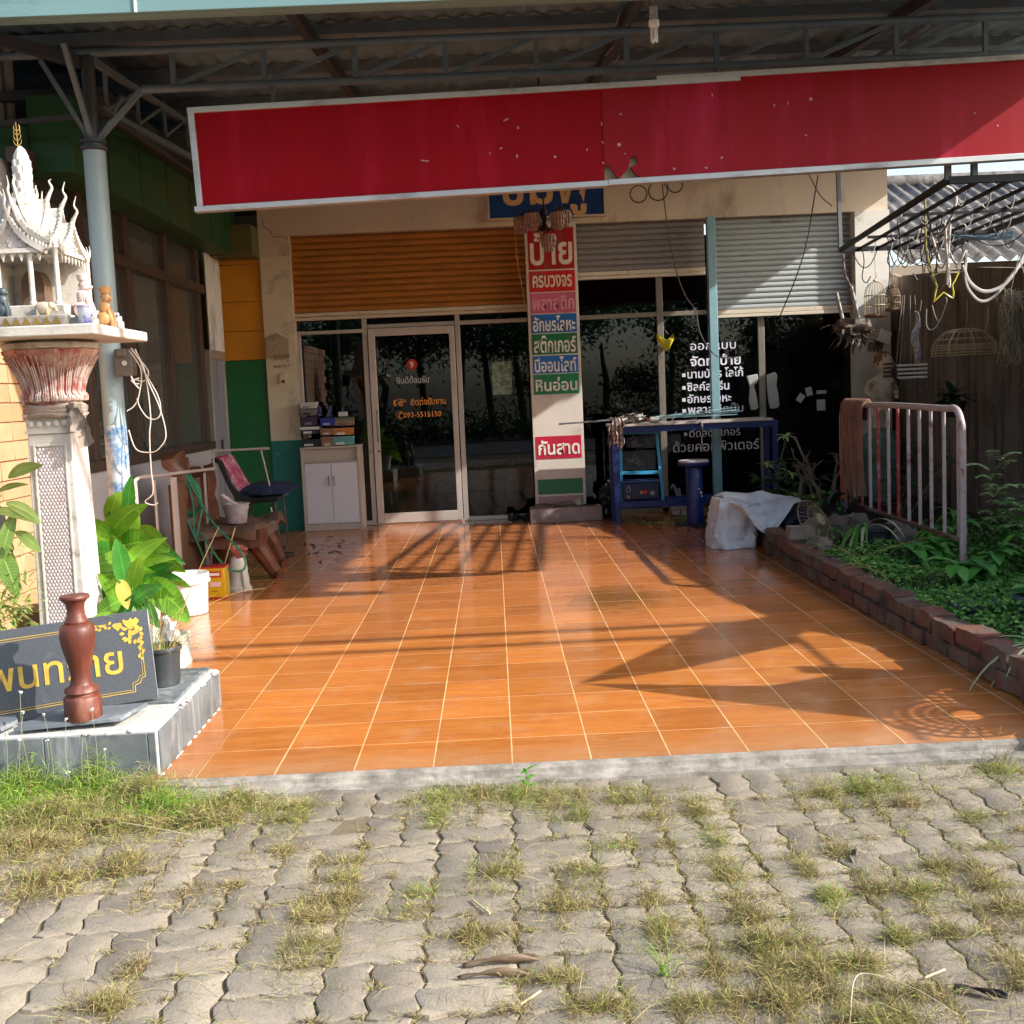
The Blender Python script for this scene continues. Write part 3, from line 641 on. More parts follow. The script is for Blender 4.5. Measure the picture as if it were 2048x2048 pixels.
# right panel with its torn lower corner
tear = [(seam+.0, B(seam)+.12), (seam+.03, B(seam)+.12), (seam+.085, B(seam)+.035), (seam+.15, B(seam)+.10), (seam+.165, B(seam)+.165), (seam+.20, B(seam)+.175), (seam+.213, B(seam)+.128), (seam+.165, B(seam)+.105), (seam+.19, B(seam)+.07), (seam+.235, B(seam)+.02)]
MB().prism([(XE, B(XE)+.02), (XE, T(XE)-.01), (seam, T(seam)-.01)] + tear, lambda u, v, t: (u, t, v), RY-.006, RY+.024).build('panel', REDC, rs)
slab(seam-.05, seam+.4, B(seam)+.25, B(seam)+.25, B(seam)+.02, B(seam+.4)+.02, RY+.034, RY+.04).build('backing', mat('tan_backing', '#b09c7e', .8, var=.2), rs)
FRM = mat('silver_frame', '#b8bab8', .4, .4, var=.1, scale=4, dirt='#7d6a62', damt=.35, dscale=5, stretch=(.4, 1, 1))
slab(tl.x-.01, 1.62, T(tl.x)-.0, T(1.62), T(tl.x)-.035, T(1.62)-.035, RY-.02, RY+.05).build('frame', FRM, rs, bevel=.003)
slab(1.1, XE, T(1.1)+.022, T(XE)+.022, T(1.1)-.012, T(XE)-.012, RY-.024, RY+.05).build('frame', FRM, rs, bevel=.003)
slab(tl.x-.005, seam+.02, B(tl.x)+.03, B(seam)+.03, B(tl.x)-.005, B(seam)-.005, RY-.02, RY+.05).build('frame', FRM, rs, bevel=.003)
slab(seam+.02, XE, B(seam)+.034, B(XE)+.034, B(seam)-.002, B(XE)-.002, RY-.023, RY+.05).build('frame', FRM, rs, bevel=.003)
MB().prism([(bl_.x-.005, bl_.z), (bl_.x+.03, bl_.z), (tl.x+.03, tl.z), (tl.x-.01, tl.z)], lambda u, v, t: (u, t, v), RY-.018, RY+.05).build('frame', FRM, rs, bevel=.003)
mb = MB(); rr = random.Random(11)
for px, py, w, h in ((1036, 256, 5, 6), (1034, 313, 4, 8), (1110, 314, 7, 5), (1241, 229, 7, 4), (1203, 248, 3, 9), (1174, 300, 3, 6), (1408, 165, 5, 6), (1424, 191, 3, 7), (1412, 336, 7, 4), (1348, 338, 6, 5), (1443, 316, 7, 4), (1238, 290, 8, 8), (1250, 308, 3, 3), (1621, 199, 7, 6), (1575, 207, 3, 6), (1548, 211, 3, 7), (1948, 227, 4, 4), (1994, 252, 4, 4), (1611, 271, 6, 3), (850, 322, 20, 3), (1012, 240, 14, 3), (916, 253, 3, 8), (980, 307, 4, 3), (1002, 297, 6, 4), (1205, 285, 3, 6), (1206, 326, 3, 6)):
    q = rq(px, py); s_ = RY/2150/2; q.y = RY-.008
    M_ = Matrix.Rotation(rr.uniform(-.6, .6), 3, 'Y'); mb.obox(q, (w*s_*1.5, .002, h*s_*1.5), M_)
tag(mb.build('paint_scar', mat('scar_white', '#b8928a', .7, var=.3, scale=30), rs), kind='stuff')
for X0 in (-1.3, .2, 1.5, 2.9): MB().bar((X0, 6.93, T(X0)-.02), (X0, 7.0, zb+.01), .02).build('hanger', STEEL, rs)
# ------------------------------------------------------------------ plinth
PL = NT('slate_tile'); v_ = PL.coord()
b_ = PL.mix(PL.ramp(PL.noise(v_, 2.5, 6), .35, .7), c('#474c4e'), c('#6f7577')); b_ = PL.mix(PL.math('MULTIPLY', PL.ramp(PL.noise(PL.coord(scale=(6, 6, .6)), 3, 5, .7), .50, .68), .7), b_, c('#a5a8a4')); b_ = PL.mix(PL.math('MULTIPLY', PL.ramp(PL.noise(v_, 11, 7, .7), .5, .72), .5), b_, c('#8d8b84'))
PL.l(b_, PL.b.inputs[0]); PL.b.inputs['Roughness'].default_value = .55; PL.bump(PL.noise(v_, 30, 5), .15, .005)
CEM = concrete_mat('white_cement', '#a9a8a2', '#c3c1b9', '#77756e', 4, False)
pt = thing('plinth', 'grey slate tiled plinth with broken white edges carrying the granite sign', 'plinth', (-2.2, 4.6, -.07))
T1 = .188
MB().box(-3.4, -1.365, 4.10, 5.03, -.13, T1-.012).box(-3.4, -1.75, 5.03, 5.95, -.13, T1-.012).build('core', CEM, pt, bevel=.006)
mb = MB(); mb.box(-1.365, -1.357, 4.11, 5.03, .0, T1-.02); x = -3.4
while x < -1.37:
    x1 = min(x+.40, -1.368); mb.box(x+.002, x1-.002, 4.092, 4.10, -.10, T1-.022); x = x1
mb.build('side_tile', PL.m, pt, bevel=.002)
MB().box(-3.4, -1.40, 4.46, 5.02, T1-.012, T1+.001).box(-3.4, -1.78, 5.03, 5.93, T1-.012, T1).build('top_tile', PL.m, pt, bevel=.003)
rr = random.Random(2); mb = MB()
for i in range(18):
    t = rr.random()
    p = (-1.362+rr.uniform(-.006, .006), 4.1+t*.93, T1-.014+rr.uniform(-.006, .004)) if i < 11 else (-1.4-rr.random()*.9, 4.098+rr.uniform(-.004, .008), T1-.014+rr.uniform(-.006, .003))
    mb.blob(p, (rr.uniform(.006, .016), rr.uniform(.006, .018), rr.uniform(.003, .009)), 5, .35, 2, seed=i)
for i in range(11): mb.blob((-1.354, 4.12+i*.085+rr.uniform(-.02, .02), -.003), (.007*rr.uniform(.3, 1.3), .03*rr.uniform(.3, 1.3), .006), 5, .4, 3, seed=i+90)
tag(mb.build('mortar_edge', CEM, pt), kind='stuff')
SLT = mat('loose_slate', '#62696e', .6, var=.15, dirt='#9da19f', damt=.25, dscale=8, bump=.15)
for poly, tz, lab in (([(-1.92, 4.11), (-1.52, 4.16), (-1.48, 4.36), (-1.86, 4.33)], .02, 'broken slate slab tilted under the wooden baluster'), ([(-2.32, 4.12), (-1.97, 4.12), (-1.95, 4.22), (-2.0, 4.31), (-2.3, 4.3)], .0, 'loose grey slate slab lying left of the baluster on the plinth')):
    single(MB().prism(poly, lambda u, v, t: (u, v, t+(u+1.9)*tz), T1+.003, T1+.019), 'slate_slab', SLT, lab, 'slab', 'loose slabs on the plinth', bevel=.002)
single(MB().bar((-2.2, 4.07, .15), (-1.98, 4.18, .20), .05, .018), 'wood_scrap', mat('dark_wood_scrap', '#4a4640', .8, dirt='#777067', damt=.3), 'dark weathered board scrap at the left end of the plinth edge', 'board')

# ------------------------------------------------------------------ granite sign
a0 = Vector((-1.468, 4.462, .205)); u_ = Vector((-.954, -.30, -.05)).normalized(); n0 = Vector((u_.y, -u_.x, 0)).normalized(); n0 = n0 if n0.y < 0 else -n0
w_ = (Vector((0, 0, 1))*.972 - n0*.235); w_ = (w_-u_*w_.dot(u_)).normalized(); nn = u_.cross(w_); nn = nn if nn.y < 0 else -nn
gs = thing('granite_sign', 'black granite name slab with gold lettering and ornament leaning on the plinth', 'sign', a0)
GRA = mat('black_granite', '#4a4d50', .22, var=.25, scale=220, dirt='#7d8083', damt=.12, dscale=5, spec=.6)
GOLD = mat('gold_leaf_paint', '#c9a442', .45, .25, var=.2, scale=20)
GW, GH = 1.25, .375
gp = lambda u, v, t=0: a0 + u_*u + w_*v + nn*t
MB().prism([(0, 0), (GW, 0), (GW, GH), (0, GH)], lambda u, v, t: gp(u, v, t), -.022, 0).build('slab', GRA, gs, bevel=.002)
MB().prism([(-.001, .001), (0.004, 0), (.004, GH), (-.001, GH)], lambda u, v, t: gp(u, v, t), -.020, -.002).build('cut_edge', mat('sawn_granite', '#a2a4a4', .6), gs)
mb = MB()
for d in (.040, .049):
    e = .045
    path = [(GW-.02, d), (d+e, d), (d+e, d+e*.6), (d+e*.5, d+e*.75), (d+e*.3, d+e*1.2), (d, d+e*1.25), (d, GH-.14)]
    path2 = [(GW-.02, GH-d), (.17, GH-d)]
    for P_ in (path, path2):
        for (ua, va), (ub, vb) in zip(P_[:-1], P_[1:]): mb.bar(gp(ua, va, .001), gp(ub, vb, .001), .0028 if d < .045 else .0018, .0015, up=nn)
mb.build('gold_border', GOLD, gs)
mb = MB(); rr = random.Random(4)
def petal(u, v, a, L, w):
    d = Vector((math.cos(a), math.sin(a))); q = Vector((-d.y, d.x)); P_ = [(0, 0), (.3, .5), (.6, .55), (.85, .25), (1, 0), (.8, -.3), (.5, -.5), (.25, -.4)]
    mb.prism([(u+d.x*L*s+q.x*w*t, v+d.y*L*s+q.y*w*t) for s, t in P_], gp, .0004, .0018+rr.random()*.001)
for i in range(46):
    r_ = rr.random()**.7; a = rr.uniform(-.1, 1.7); uu = .045+math.cos(a)*.085*r_; vv = GH-.045-math.sin(a)*.085*r_; petal(uu, vv, rr.uniform(0, 6.3), .022, .014)
for i in range(12): petal(.115+i*.0095, GH-.05+.008*math.sin(i*1.5), rr.uniform(-.8, .8)+(math.pi if i % 2 else 0), .017, .009); petal(.048+.008*math.sin(i*1.5), GH-.12-i*.008, 1.57+rr.uniform(-.8, .8), .016, .009)
mb.build('corner_ornament', GOLD, gs)
Mg = Matrix((-u_, w_, -u_.cross(w_))).transposed()
if (Mg @ Vector((0, 0, 1))).dot(nn) < 0: Mg = Matrix((-u_, w_, nn)).transposed()
tx = text('lettering', 'โพนทราย', .160, (0, 0, 0), GOLD, None, .98, .010, M=Mg)
mxv = max((Vector(v.co)).dot(-u_) for v in tx.data.vertices); off = parent_loc(gs)
for v in tx.data.vertices: v.co = v.co + gp(.122, .128, .001) + u_*mxv - off
tx.parent = gs
# ------------------------------------------------------------------ turned baluster, pot with dry grass
WOOD = mat('varnished_baluster', '#5e2c1e', .5, var=.3, scale=16, dirt='#8f6250', damt=.4, dscale=9, stretch=(1, 1, .3), coat=.06, bump=.2, bscale=40)
single(MB().lathe([(.068, 0), (.071, .01), (.071, .085), (.066, .094), (.055, .098), (.054, .103), (.066, .112), (.063, .124), (.045, .135), (.040, .145), (.037, .175), (.040, .20), (.052, .25), (.064, .30), (.068, .335), (.066, .36), (.058, .378), (.044, .384), (.046, .39), (.044, .396), (.038, .402), (.0385, .408), (.034, .415), (.0325, .44), (.036, .46), (.047, .475), (.056, .480), (.058, .487), (.054, .494), (.03, .494)], (-1.68, 4.2, T1+.02), 40),
       'wooden_baluster', WOOD, 'dark red turned wooden baluster standing in front of the granite sign', 'baluster', ang=50)
pp = thing('potted_grass', 'black plastic pot of dry wispy grass at the end of the plinth', 'potted plant', (-1.53, 4.74, T1))
BLKP = mat('black_pot', '#33373a', .5, var=.15, dirt='#5a5e5e', damt=.25, bump=.1)
MB().lathe([(.066, 0), (.072, .005), (.080, .15), (.081, .156), (.088, .158), (.089, .168), (.086, .176), (.080, .17), (.078, .12), (.0, .14)], (-1.53, 4.74, T1), 32).build('pot', BLKP, pp)
mb = MB(); rr = random.Random(8)
def wisp(mb, p, a, tilt, L, r, m=0, droop=.5, n=7):
    d = Vector((math.cos(a)*math.sin(tilt), math.sin(a)*math.sin(tilt), math.cos(tilt))); pts = [Vector(p)]
    for i in range(n): pts.append(pts[-1]+d*(L/n)); d = (d+Vector((math.cos(a)*droop/n, math.sin(a)*droop/n, -droop/n*1.2))).normalized()
    mb.tube(pts, [r*(1-.7*i/n) for i in range(n+1)], 4, m, False)
for i in range(60): wisp(mb, (-1.53+rr.gauss(0, .03), 4.74+rr.gauss(0, .03), T1+.13), rr.uniform(0, 6.28), abs(rr.gauss(.45, .35)), rr.uniform(.1, .42), .0013, rr.choice((0, 0, 1)), rr.uniform(.2, 1.6))
wisp(mb, (-1.51, 4.74, T1+.13), .15, .38, .62, .003, 0, .1); wisp(mb, (-1.5, 4.75, T1+.13), .5, .5, .55, .002, 0, .9)
mb.tube([(-1.585, 4.74, T1+.13), (-1.588, 4.74, T1+.28), (-1.585, 4.74, T1+.33)], [.008, .007, .009], 8, 2)
mb.build('stems', [mat('dry_straw', '#a98d58', .8, var=.25, scale=20), mat('green_straw', '#6f8a3f', .7, var=.2), mat('cut_stem', '#6d5238', .8)], pp)
single(MB().blob((-1.545, 4.93, T1+.20), (.04, .015, .045), 9, .25, 3).blob((-1.56, 4.93, T1+.255), (.02, .012, .02), 7, .2, 3).tube([(-1.545, 4.93, T1+.001), (-1.545, 4.93, T1+.17)], .006), 'knitted_ornament', mat('white_black_lace', '#c8c6c2', .8, var=.5, scale=30, dirt='#1c1c1c', damt=.45, dscale=26), 'white lacy ornament on a stick behind the black pot', 'ornament')

# ------------------------------------------------------------------ spirit house
SH = thing('spirit_house', 'ornate white spirit house with a spire on a carved red and white pedestal', 'spirit house', (-2.15, 5.35, T1))
SW = mat('spirit_house_plaster', '#bfb9ae', .65, var=.1, scale=8, dirt='#8a7e6e', damt=.42, dscale=10, bump=.25, bscale=50)
PINK = mat('pink_relief', '#c9bab6', .7, var=.1, scale=9, dirt='#b98a84', damt=.25, dscale=6, bump=.1)
REDP = mat('worn_red_paint', '#8a3029', .7, var=.25, scale=9, dirt='#c9aa9a', damt=.85, dscale=11, bump=.2, stretch=(1, 1, .4))
GLD2 = mat('gold_trim', '#a98a4a', .5, .3, var=.25)
cx, cy = -2.15, 5.33
def frust(mb, h0, h1, z0, z1, m=0, cx=cx, cy=cy):
    a, b = h0, h1
    return mb.add([(cx-a,cy-a,z0),(cx+a,cy-a,z0),(cx+a,cy+a,z0),(cx-a,cy+a,z0),(cx-b,cy-b,z1),(cx+b,cy-b,z1),(cx+b,cy+b,z1),(cx-b,cy+b,z1)], [(0,3,2,1),(4,5,6,7),(0,1,5,4),(1,2,6,5),(2,3,7,6),(3,0,4,7)], m)
mb = MB(); frust(mb, .145, .145, T1, T1+.06); frust(mb, .135, .12, T1+.06, T1+.12); frust(mb, .118, .104, T1+.12, 1.32)
mb.build('shaft', SW, SH, bevel=.006)
# recessed lattice panels on the two seen faces: frame, diamonds
mb = MB(); fm = MB()
for face in (0, 1):
    def q(u, v, t, face=face):
        z = v; k = .118-(z-(T1+.12))*(.014/(1.32-T1-.12)); 
        return (cx+u, cy-k-t, z) if face == 0 else (cx+k+t, cy+u, z)
    W0 = .068; zb0, zt0 = T1+.16, 1.27
    for (u0, u1, v0, v1) in ((-W0-.012, -W0, zb0, zt0), (W0, W0+.012, zb0, zt0), (-W0, W0, zb0, zb0+.014), (-W0, W0, zt0-.014, zt0)):
        fm.prism([(u0, v0), (u1, v0), (u1, v1), (u0, v1)], q, -.006, .007)
    dz = .0165; du = .0165; r_ = 0; z = zb0+.022
    while z < zt0-.02:
        n = 8 if r_ % 2 == 0 else 7
        for i in range(n):
            u = (i-(n-1)/2)*du
            o_ = len(mb.v); mb.add([q(u-.0078, z, 0), q(u, z-dz*.95, 0), q(u+.0078, z, 0), q(u, z+dz*.95, 0), q(u, z, .007)], [(0, 1, 4), (1, 2, 4), (2, 3, 4), (3, 0, 4)])
        z += dz; r_ += 1
mb.build('lattice', PINK, SH, ang=180); fm.build('panel_moulding', SW, SH, bevel=.003)
mb = MB(); frust(mb, .112, .112, 1.32, 1.335); frust(mb, .105, .105, 1.335, 1.40); frust(mb, .112, .12, 1.40, 1.415)
for i in range(5):
    for f in (0, 1):
        t = -.08+.04*i; mb.blob((cx+t, cy-.107, 1.367) if f == 0 else (cx+.107, cy+t, 1.367), (.017, .012, .017) if f == 0 else (.012, .017, .017), 6, .1)
mb.build('frieze', SW, SH)
sq = lambda a: 0
mb = MB()
fl = lambda a, i: (.055*abs(math.sin(a*10)) if i > 2 else .03*math.sin(a*20))
mb.lathe([(.12, 1.415), (.125, 1.44), (.115, 1.46), (.135, 1.475), (.138, 1.50), (.128, 1.515), (.13, 1.53), (.14, 1.56), (.155, 1.62), (.18, 1.67), (.208, 1.705), (.212, 1.72)], (cx, cy, 0), 80, flute=fl)
mb.build('lotus_capital', REDP, SH, ang=60)
mb = MB(); PR = [(.140, 1.475), (.143, 1.50), (.131, 1.515), (.134, 1.54), (.150, 1.59), (.176, 1.64), (.206, 1.69)]
for k in range(26):
    for dk, rr_ in ((-.065, .0032), (.065, .0032), (0, .0048)):
        a = k*6.2832/26+dk; n_ = len(PR) if dk else 6; mb.tube(smoothpath([(cx+(r_+.010)*math.cos(a), cy+(r_+.010)*math.sin(a), z_) for r_, z_ in PR[:n_]], 3), rr_, 5)
for k in range(22): a = k*6.2832/22; mb.blob((cx+.137*math.cos(a), cy+.137*math.sin(a), 1.487), (.018, .018, .016), 6, .1)
mb.build('petal_ribs', mat('worn_petal_white', '#b8aaa0', .7, var=.15, dirt='#963a30', damt=.62, dscale=16), SH)
mb = MB(); 
mb.lathe([(.20, 1.715), (.235, 1.725), (.235, 1.75), (.19, 1.765)], (cx, cy, 0), 8); mb.build('octagon_plate', SW, SH, bevel=.003)
mb = MB(); px0, px1, py0, py1 = -2.66, -1.785, 4.93, 5.68
mb.box(px0, px1, py0, py1, 1.765, 1.815); rr = random.Random(6)
mb.build('platform', SW, SH, bevel=.008)
mb = MB(); mb.box(px0+.06, -1.925, 4.98, 5.55, 1.8155, 1.865).box(px0+.1, -1.945, 5.02, 5.5, 1.8655, 1.915).box(-1.925, -1.85, 5.02, 5.5, 1.8155, 1.853)
mb.build('stepped_base', SW, SH, bevel=.005)
mb = MB(); x = px0+.07
while x < -1.96: mb.add([(x, 4.976, 1.822), (x+.022, 4.976, 1.858), (x+.044, 4.976, 1.822), (x, 4.99, 1.822), (x+.022, 4.99, 1.858), (x+.044, 4.99, 1.822)], [(0, 2, 1), (3, 4, 5), (0, 1, 4, 3), (1, 2, 5, 4)]); x += .046
mb.build('gold_zigzag', GLD2, SH)
# pavilion
hx_, hy_ = -2.31, 5.24; 
for x, y in ((-2.36, 5.06), (-2.245, 5.04), (-2.095, 5.04), (-1.985, 5.06), (-1.975, 5.42), (-2.36, 5.42), (-2.16, 5.42)):
    MB().lathe([(.017, 1.915), (.017, 1.93), (.0125, 1.935), (.0115, 2.15), (.016, 2.16), (.016, 2.175)], (x, y, 0), 14).build('column', SW, SH)
MB().box(-2.35, -1.98, 5.40, 5.44, 1.915, 2.17).box(-2.36, -2.33, 5.1, 5.42, 1.915, 2.17).build('back_wall', SW, SH)
mb = MB(); mb.prism([(-2.20+.055*math.cos(a*math.pi/8), 2.03+.08*math.sin(a*math.pi/8)) for a in range(9)] + [(-2.255, 1.93), (-2.145, 1.93)], lambda u, v, t: (u, t, v), 5.3, 5.395)
mb.build('niche', mat('niche_brown', '#5a4433', .8, var=.3), SH)
# tiered gable roofs with horned finials
mb = MB(); hm = MB()
def gable(yaw, w, r0, r1, ze, zr, horn=.10, front=True, th=.018):
    """one tier of a curved gable roof running outward (r0..r1) from the pavilion centre in direction yaw"""
    Mz = Matrix.Rotation(yaw, 3, 'Z'); O = Vector((-2.17, 5.235, 0)); fn = lambda u, v, t: O + Mz @ Vector((u, -t, v))
    pf = [(0, zr), (.18, zr-(zr-ze)*.36), (.45, zr-(zr-ze)*.66), (.75, zr-(zr-ze)*.86), (1, ze)]
    for sg in (-1, 1):
        o_ = [(sg*w*a, b) for a, b in pf]; i_ = [(sg*w*a*.97, b-th) for a, b in pf][::-1]; mb.prism(o_+i_, fn, r0, r1)
        lip = [(sg*w*a*1.06, b+.010) for a, b in pf] + [(sg*w*a*.93, b-.014) for a, b in pf][::-1]; mb.prism(lip, fn, r1-.004, r1+.010)
        if front:
            for k in range(12):
                t = k/11*4; j = min(3, int(t)); f = t-j; u = pf[j][0]+(pf[j+1][0]-pf[j][0])*f; v = pf[j][1]+(pf[j+1][1]-pf[j][1])*f
                hm.blob(fn(sg*w*u*1.05, v+.012, r1+.004), (.0075, .0075, .010), 5, 0)
        hm.tube(smoothpath([fn(sg*w, ze, r1), fn(sg*w*1.14, ze+.006, r1+.006), fn(sg*w*1.22, ze+.035, r1+.008), fn(sg*w*1.18, ze+.065, r1+.008)], 4), [.009-.0075*i/12 for i in range(13)], 6)
    if front:
        mb.prism([(-w*.8, ze+.008), (w*.8, ze+.008), (w*.4, ze+(zr-ze)*.4), (0, zr-.02), (-w*.4, ze+(zr-ze)*.4)], fn, r1-.03, r1-.012)
        for k in range(26):
            v = random.random()**1.3; u = random.uniform(-1, 1)*.75*(1-v)**1.3; hm.blob(fn(u*w, ze+.018+v*(zr-ze)*.8, r1-.010), (.008, .006, .008), 5, .3, 3, seed=k)
        mb.prism([(-w*.95, ze-.012), (w*.95, ze-.012), (w*.95, ze+.008), (-w*.95, ze+.008)], fn, r1-.03, r1+.002)
        for k in range(7):
            u = (k-3)/3.2*w*.85; mb.prism([(u-.012, ze-.012), (u+.012, ze-.012), (u+.007, ze-.03), (u, ze-.05), (u-.007, ze-.03)], fn, r1-.014, r1-.008)
    if horn: hm.tube(smoothpath([fn(0, zr-.012, r1), fn(0, zr+.022, r1+.016), fn(0, zr+.05, r1+.03), fn(0, zr+.08, r1+.018), fn(0, zr+horn, r1+.03)], 5), [.011-.0093*i/20 for i in range(21)], 7)
for yaw, k_ in ((0, 1), (math.pi/2, .95), (-math.pi/2, .95), (math.pi, 1)):
    gable(yaw, .115, 0, .10*k_, 2.235, 2.43, .09, False); gable(yaw, .14, 0, .165*k_, 2.20, 2.385, .12, True); gable(yaw, .155, .02, .215*k_, 2.165, 2.315, .12, True)
mb.box(-2.33, -2.01, 5.08, 5.40, 2.17, 2.20)
mb.build('tiered_roof', SW, SH, ang=25); hm.build('horned_finials', SW, SH)
prof = [(.085, 2.30), (.082, 2.385), (.072, 2.39), (.074, 2.405), (.060, 2.41), (.062, 2.43), (.050, 2.435), (.052, 2.455), (.043, 2.46), (.044, 2.48), (.038, 2.483), (.041, 2.51), (.038, 2.513), (.042, 2.545), (.039, 2.548), (.042, 2.58), (.038, 2.583), (.039, 2.61), (.034, 2.613), (.030, 2.638), (.020, 2.66), (.008, 2.675), (.0, 2.68)]
MB().lathe(prof, (-2.178, 5.235, 0), 48, flute=lambda a, i: .08*(1 if math.sin(a*8+(i//2 % 2)*3.14) > 0 else -.4)).build('spire', SW, SH, ang=40)
mb = MB(); mb.tube([(-2.188, 5.235, 2.65), (-2.190, 5.235, 2.79)], [.0028, .0010], 6)
for i, zz in enumerate((2.69, 2.715, 2.74, 2.76)):
    for s_ in (-1, 1): mb.tube(smoothpath([(-2.188, 5.235, zz-.012), (-2.188+s_*.014, 5.235, zz), (-2.188+s_*(.020-.003*i), 5.235, zz+.018)], 3), [.0026-.0003*k for k in range(7)], 5)
mb.build('gold_finial', GLD2, SH)
# sash, offerings
mb = MB(); rr = random.Random(3)
for k in range(4):
    pts = [(cx+.135*math.cos(a)*(1+.05*rr.uniform(-1, 1)), cy+.135*math.sin(a)*(1+.04*rr.uniform(-1, 1)), 1.405+.014*k+.008*math.sin(a*3+k)) for a in [i*math.pi/10 for i in range(21)]]
    mb.tube(pts, .014, 7)
mb.blob((cx+.135, cy-.10, 1.43), (.035, .03, .035), 9, .3, 3)
for k, (dx, L) in enumerate(((.0, .19), (.025, .13), (-.01, .1))):
    mb.leaf((cx+.14, cy-.11-.008*k, 1.43), (.45+dx*4, -.2, -1), L, .075, up=(0, -1, 0), droop=.25, fold=.5, n=8, shape=lambda t: .5+.6*t, wav=.35)
single(mb, 'knotted_cloth', mat('grey_beige_cloth', '#8d8073', .9, var=.2, scale=14, bump=.3), 'faded grey cloth sash knotted round the spirit house pedestal', 'cloth')
RW = mat('figurine_red_white', '#d9c8bd', .4, var=.1, dirt='#a83a32', damt=.6, dscale=22); BRN = mat('figurine_brown_gold', '#b98d5a', .4, var=.15, dirt='#7d4427', damt=.5, dscale=24); ELE = mat('figurine_grey_gold', '#b3a68f', .5, var=.2, dirt='#b08a2a', damt=.4, dscale=24)
def seated(loc, s, mt, lab, hat=True, name='figurine'):
    x, y, z = loc; mb = MB()
    mb.blob((x, y, z+.03*s), (.035*s, .03*s, .035*s), 8, .1).blob((x+.004*s, y, z+.075*s), (.026*s, .022*s, .034*s), 8, .1).blob((x+.010*s, y, z+.118*s), (.022*s, .021*s, .022*s), 8, .05)
    mb.tube([(x+.02*s, y-.012*s, z+.07*s), (x+.032*s, y-.015*s, z+.03*s), (x+.034*s, y-.014*s, z)], .008*s, 7).tube([(x+.02*s, y+.012*s, z+.07*s), (x+.032*s, y+.015*s, z+.03*s), (x+.034*s, y+.014*s, z)], .008*s, 7)
    mb.blob((x+.03*s, y, z+.112*s), (.01*s, .01*s, .008*s), 6); 
    if hat: mb.lathe([(.02*s, 0), (.024*s, .012*s), (.026*s, .022*s), (.012*s, .03*s)], (x+.008*s, y, z+.135*s), 12)
    return single(mb, name, mt, lab, 'figurine', 'figurines on the spirit house platform')
seated((-1.89, 5.1, 1.853), 1.25, RW, 'red and white seated figurine with a cup on its head on the spirit house platform')
seated((-1.83, 5.2, 1.816), 1.15, BRN, 'brown gold seated figurine behind the blue and white censer')
seated((-2.225, 5.0, 1.865), .95, mat('figurine_dark', '#3f4a4e', .5, var=.3), 'dark kneeling figurine in front of the pavilion columns', False)
seated((-2.42, 5.1, 1.915), 1.1, mat('figurine_gold', '#b08f4c', .4, .3, var=.3, dirt='#e0d6c4', damt=.3), 'gilded standing figurine in the pavilion niche', False)
mb = MB().blob((-2.035, 5.0, 1.865+.03), (.04, .022, .03), 8, .1).blob((-2.0, 5.0, 1.905), (.018, .016, .018), 7, .1).tube([(-1.985, 5.0, 1.905), (-1.975, 5.0, 1.88)], .006)
for dx in (-.024, .02): mb.tube([(-2.035+dx, 4.99, 1.8655), (-2.035+dx, 4.99, 1.89)], .009).tube([(-2.035+dx, 5.01, 1.8655), (-2.035+dx, 5.01, 1.89)], .009)
single(mb, 'figurine', ELE, 'small grey and gold elephant figurine at the pavilion step', 'figurine', 'figurines on the spirit house platform')
mb = MB().box(-1.86, -1.80, 5.3, 5.38, 1.816, 1.85).box(-1.855, -1.805, 5.31, 5.37, 1.85, 1.875)
for i in range(5): mb.blob((-1.855+.0125*i, 5.31, 1.88), (.007, .007, .01), 5)
single(mb, 'offering_box', SW, 'little white castellated offering box at the platform corner', 'ornament', bevel=.003)
cen = thing('censer', 'blue and white porcelain incense pot on the platform edge', 'pot', (-1.84, 4.985, 1.816))
MB().lathe([(.026, 0), (.031, .01), (.034, .05), (.033, .072), (.037, .076), (.037, .083), (.028, .08), (0.0, .07)], (-1.84, 4.985, 1.816), 24).build('pot', mat('blue_white_porcelain', '#d5d8e0', .2, var=.03, dirt='#1d35b0', damt=.72, dscale=26), cen)
mb = MB()
for i in range(3): mb.tube([(-1.84+.008*i, 4.985, 1.88), (-1.845+.012*i, 4.98, 1.955)], .0012, 4)
mb.build('incense_stick', mat('incense', '#6a4a3a', .8), cen)
single(MB().blob((-2.33, 4.985, 1.876), (.03, .012, .012), 7, .3).blob((-2.26, 4.985, 1.874), (.025, .012, .010), 7, .3), 'porcelain_cup', mat('blue_white_porcelain', '#d5d8e0', .2), 'blue and white cups lying on the pavilion step', 'cup')

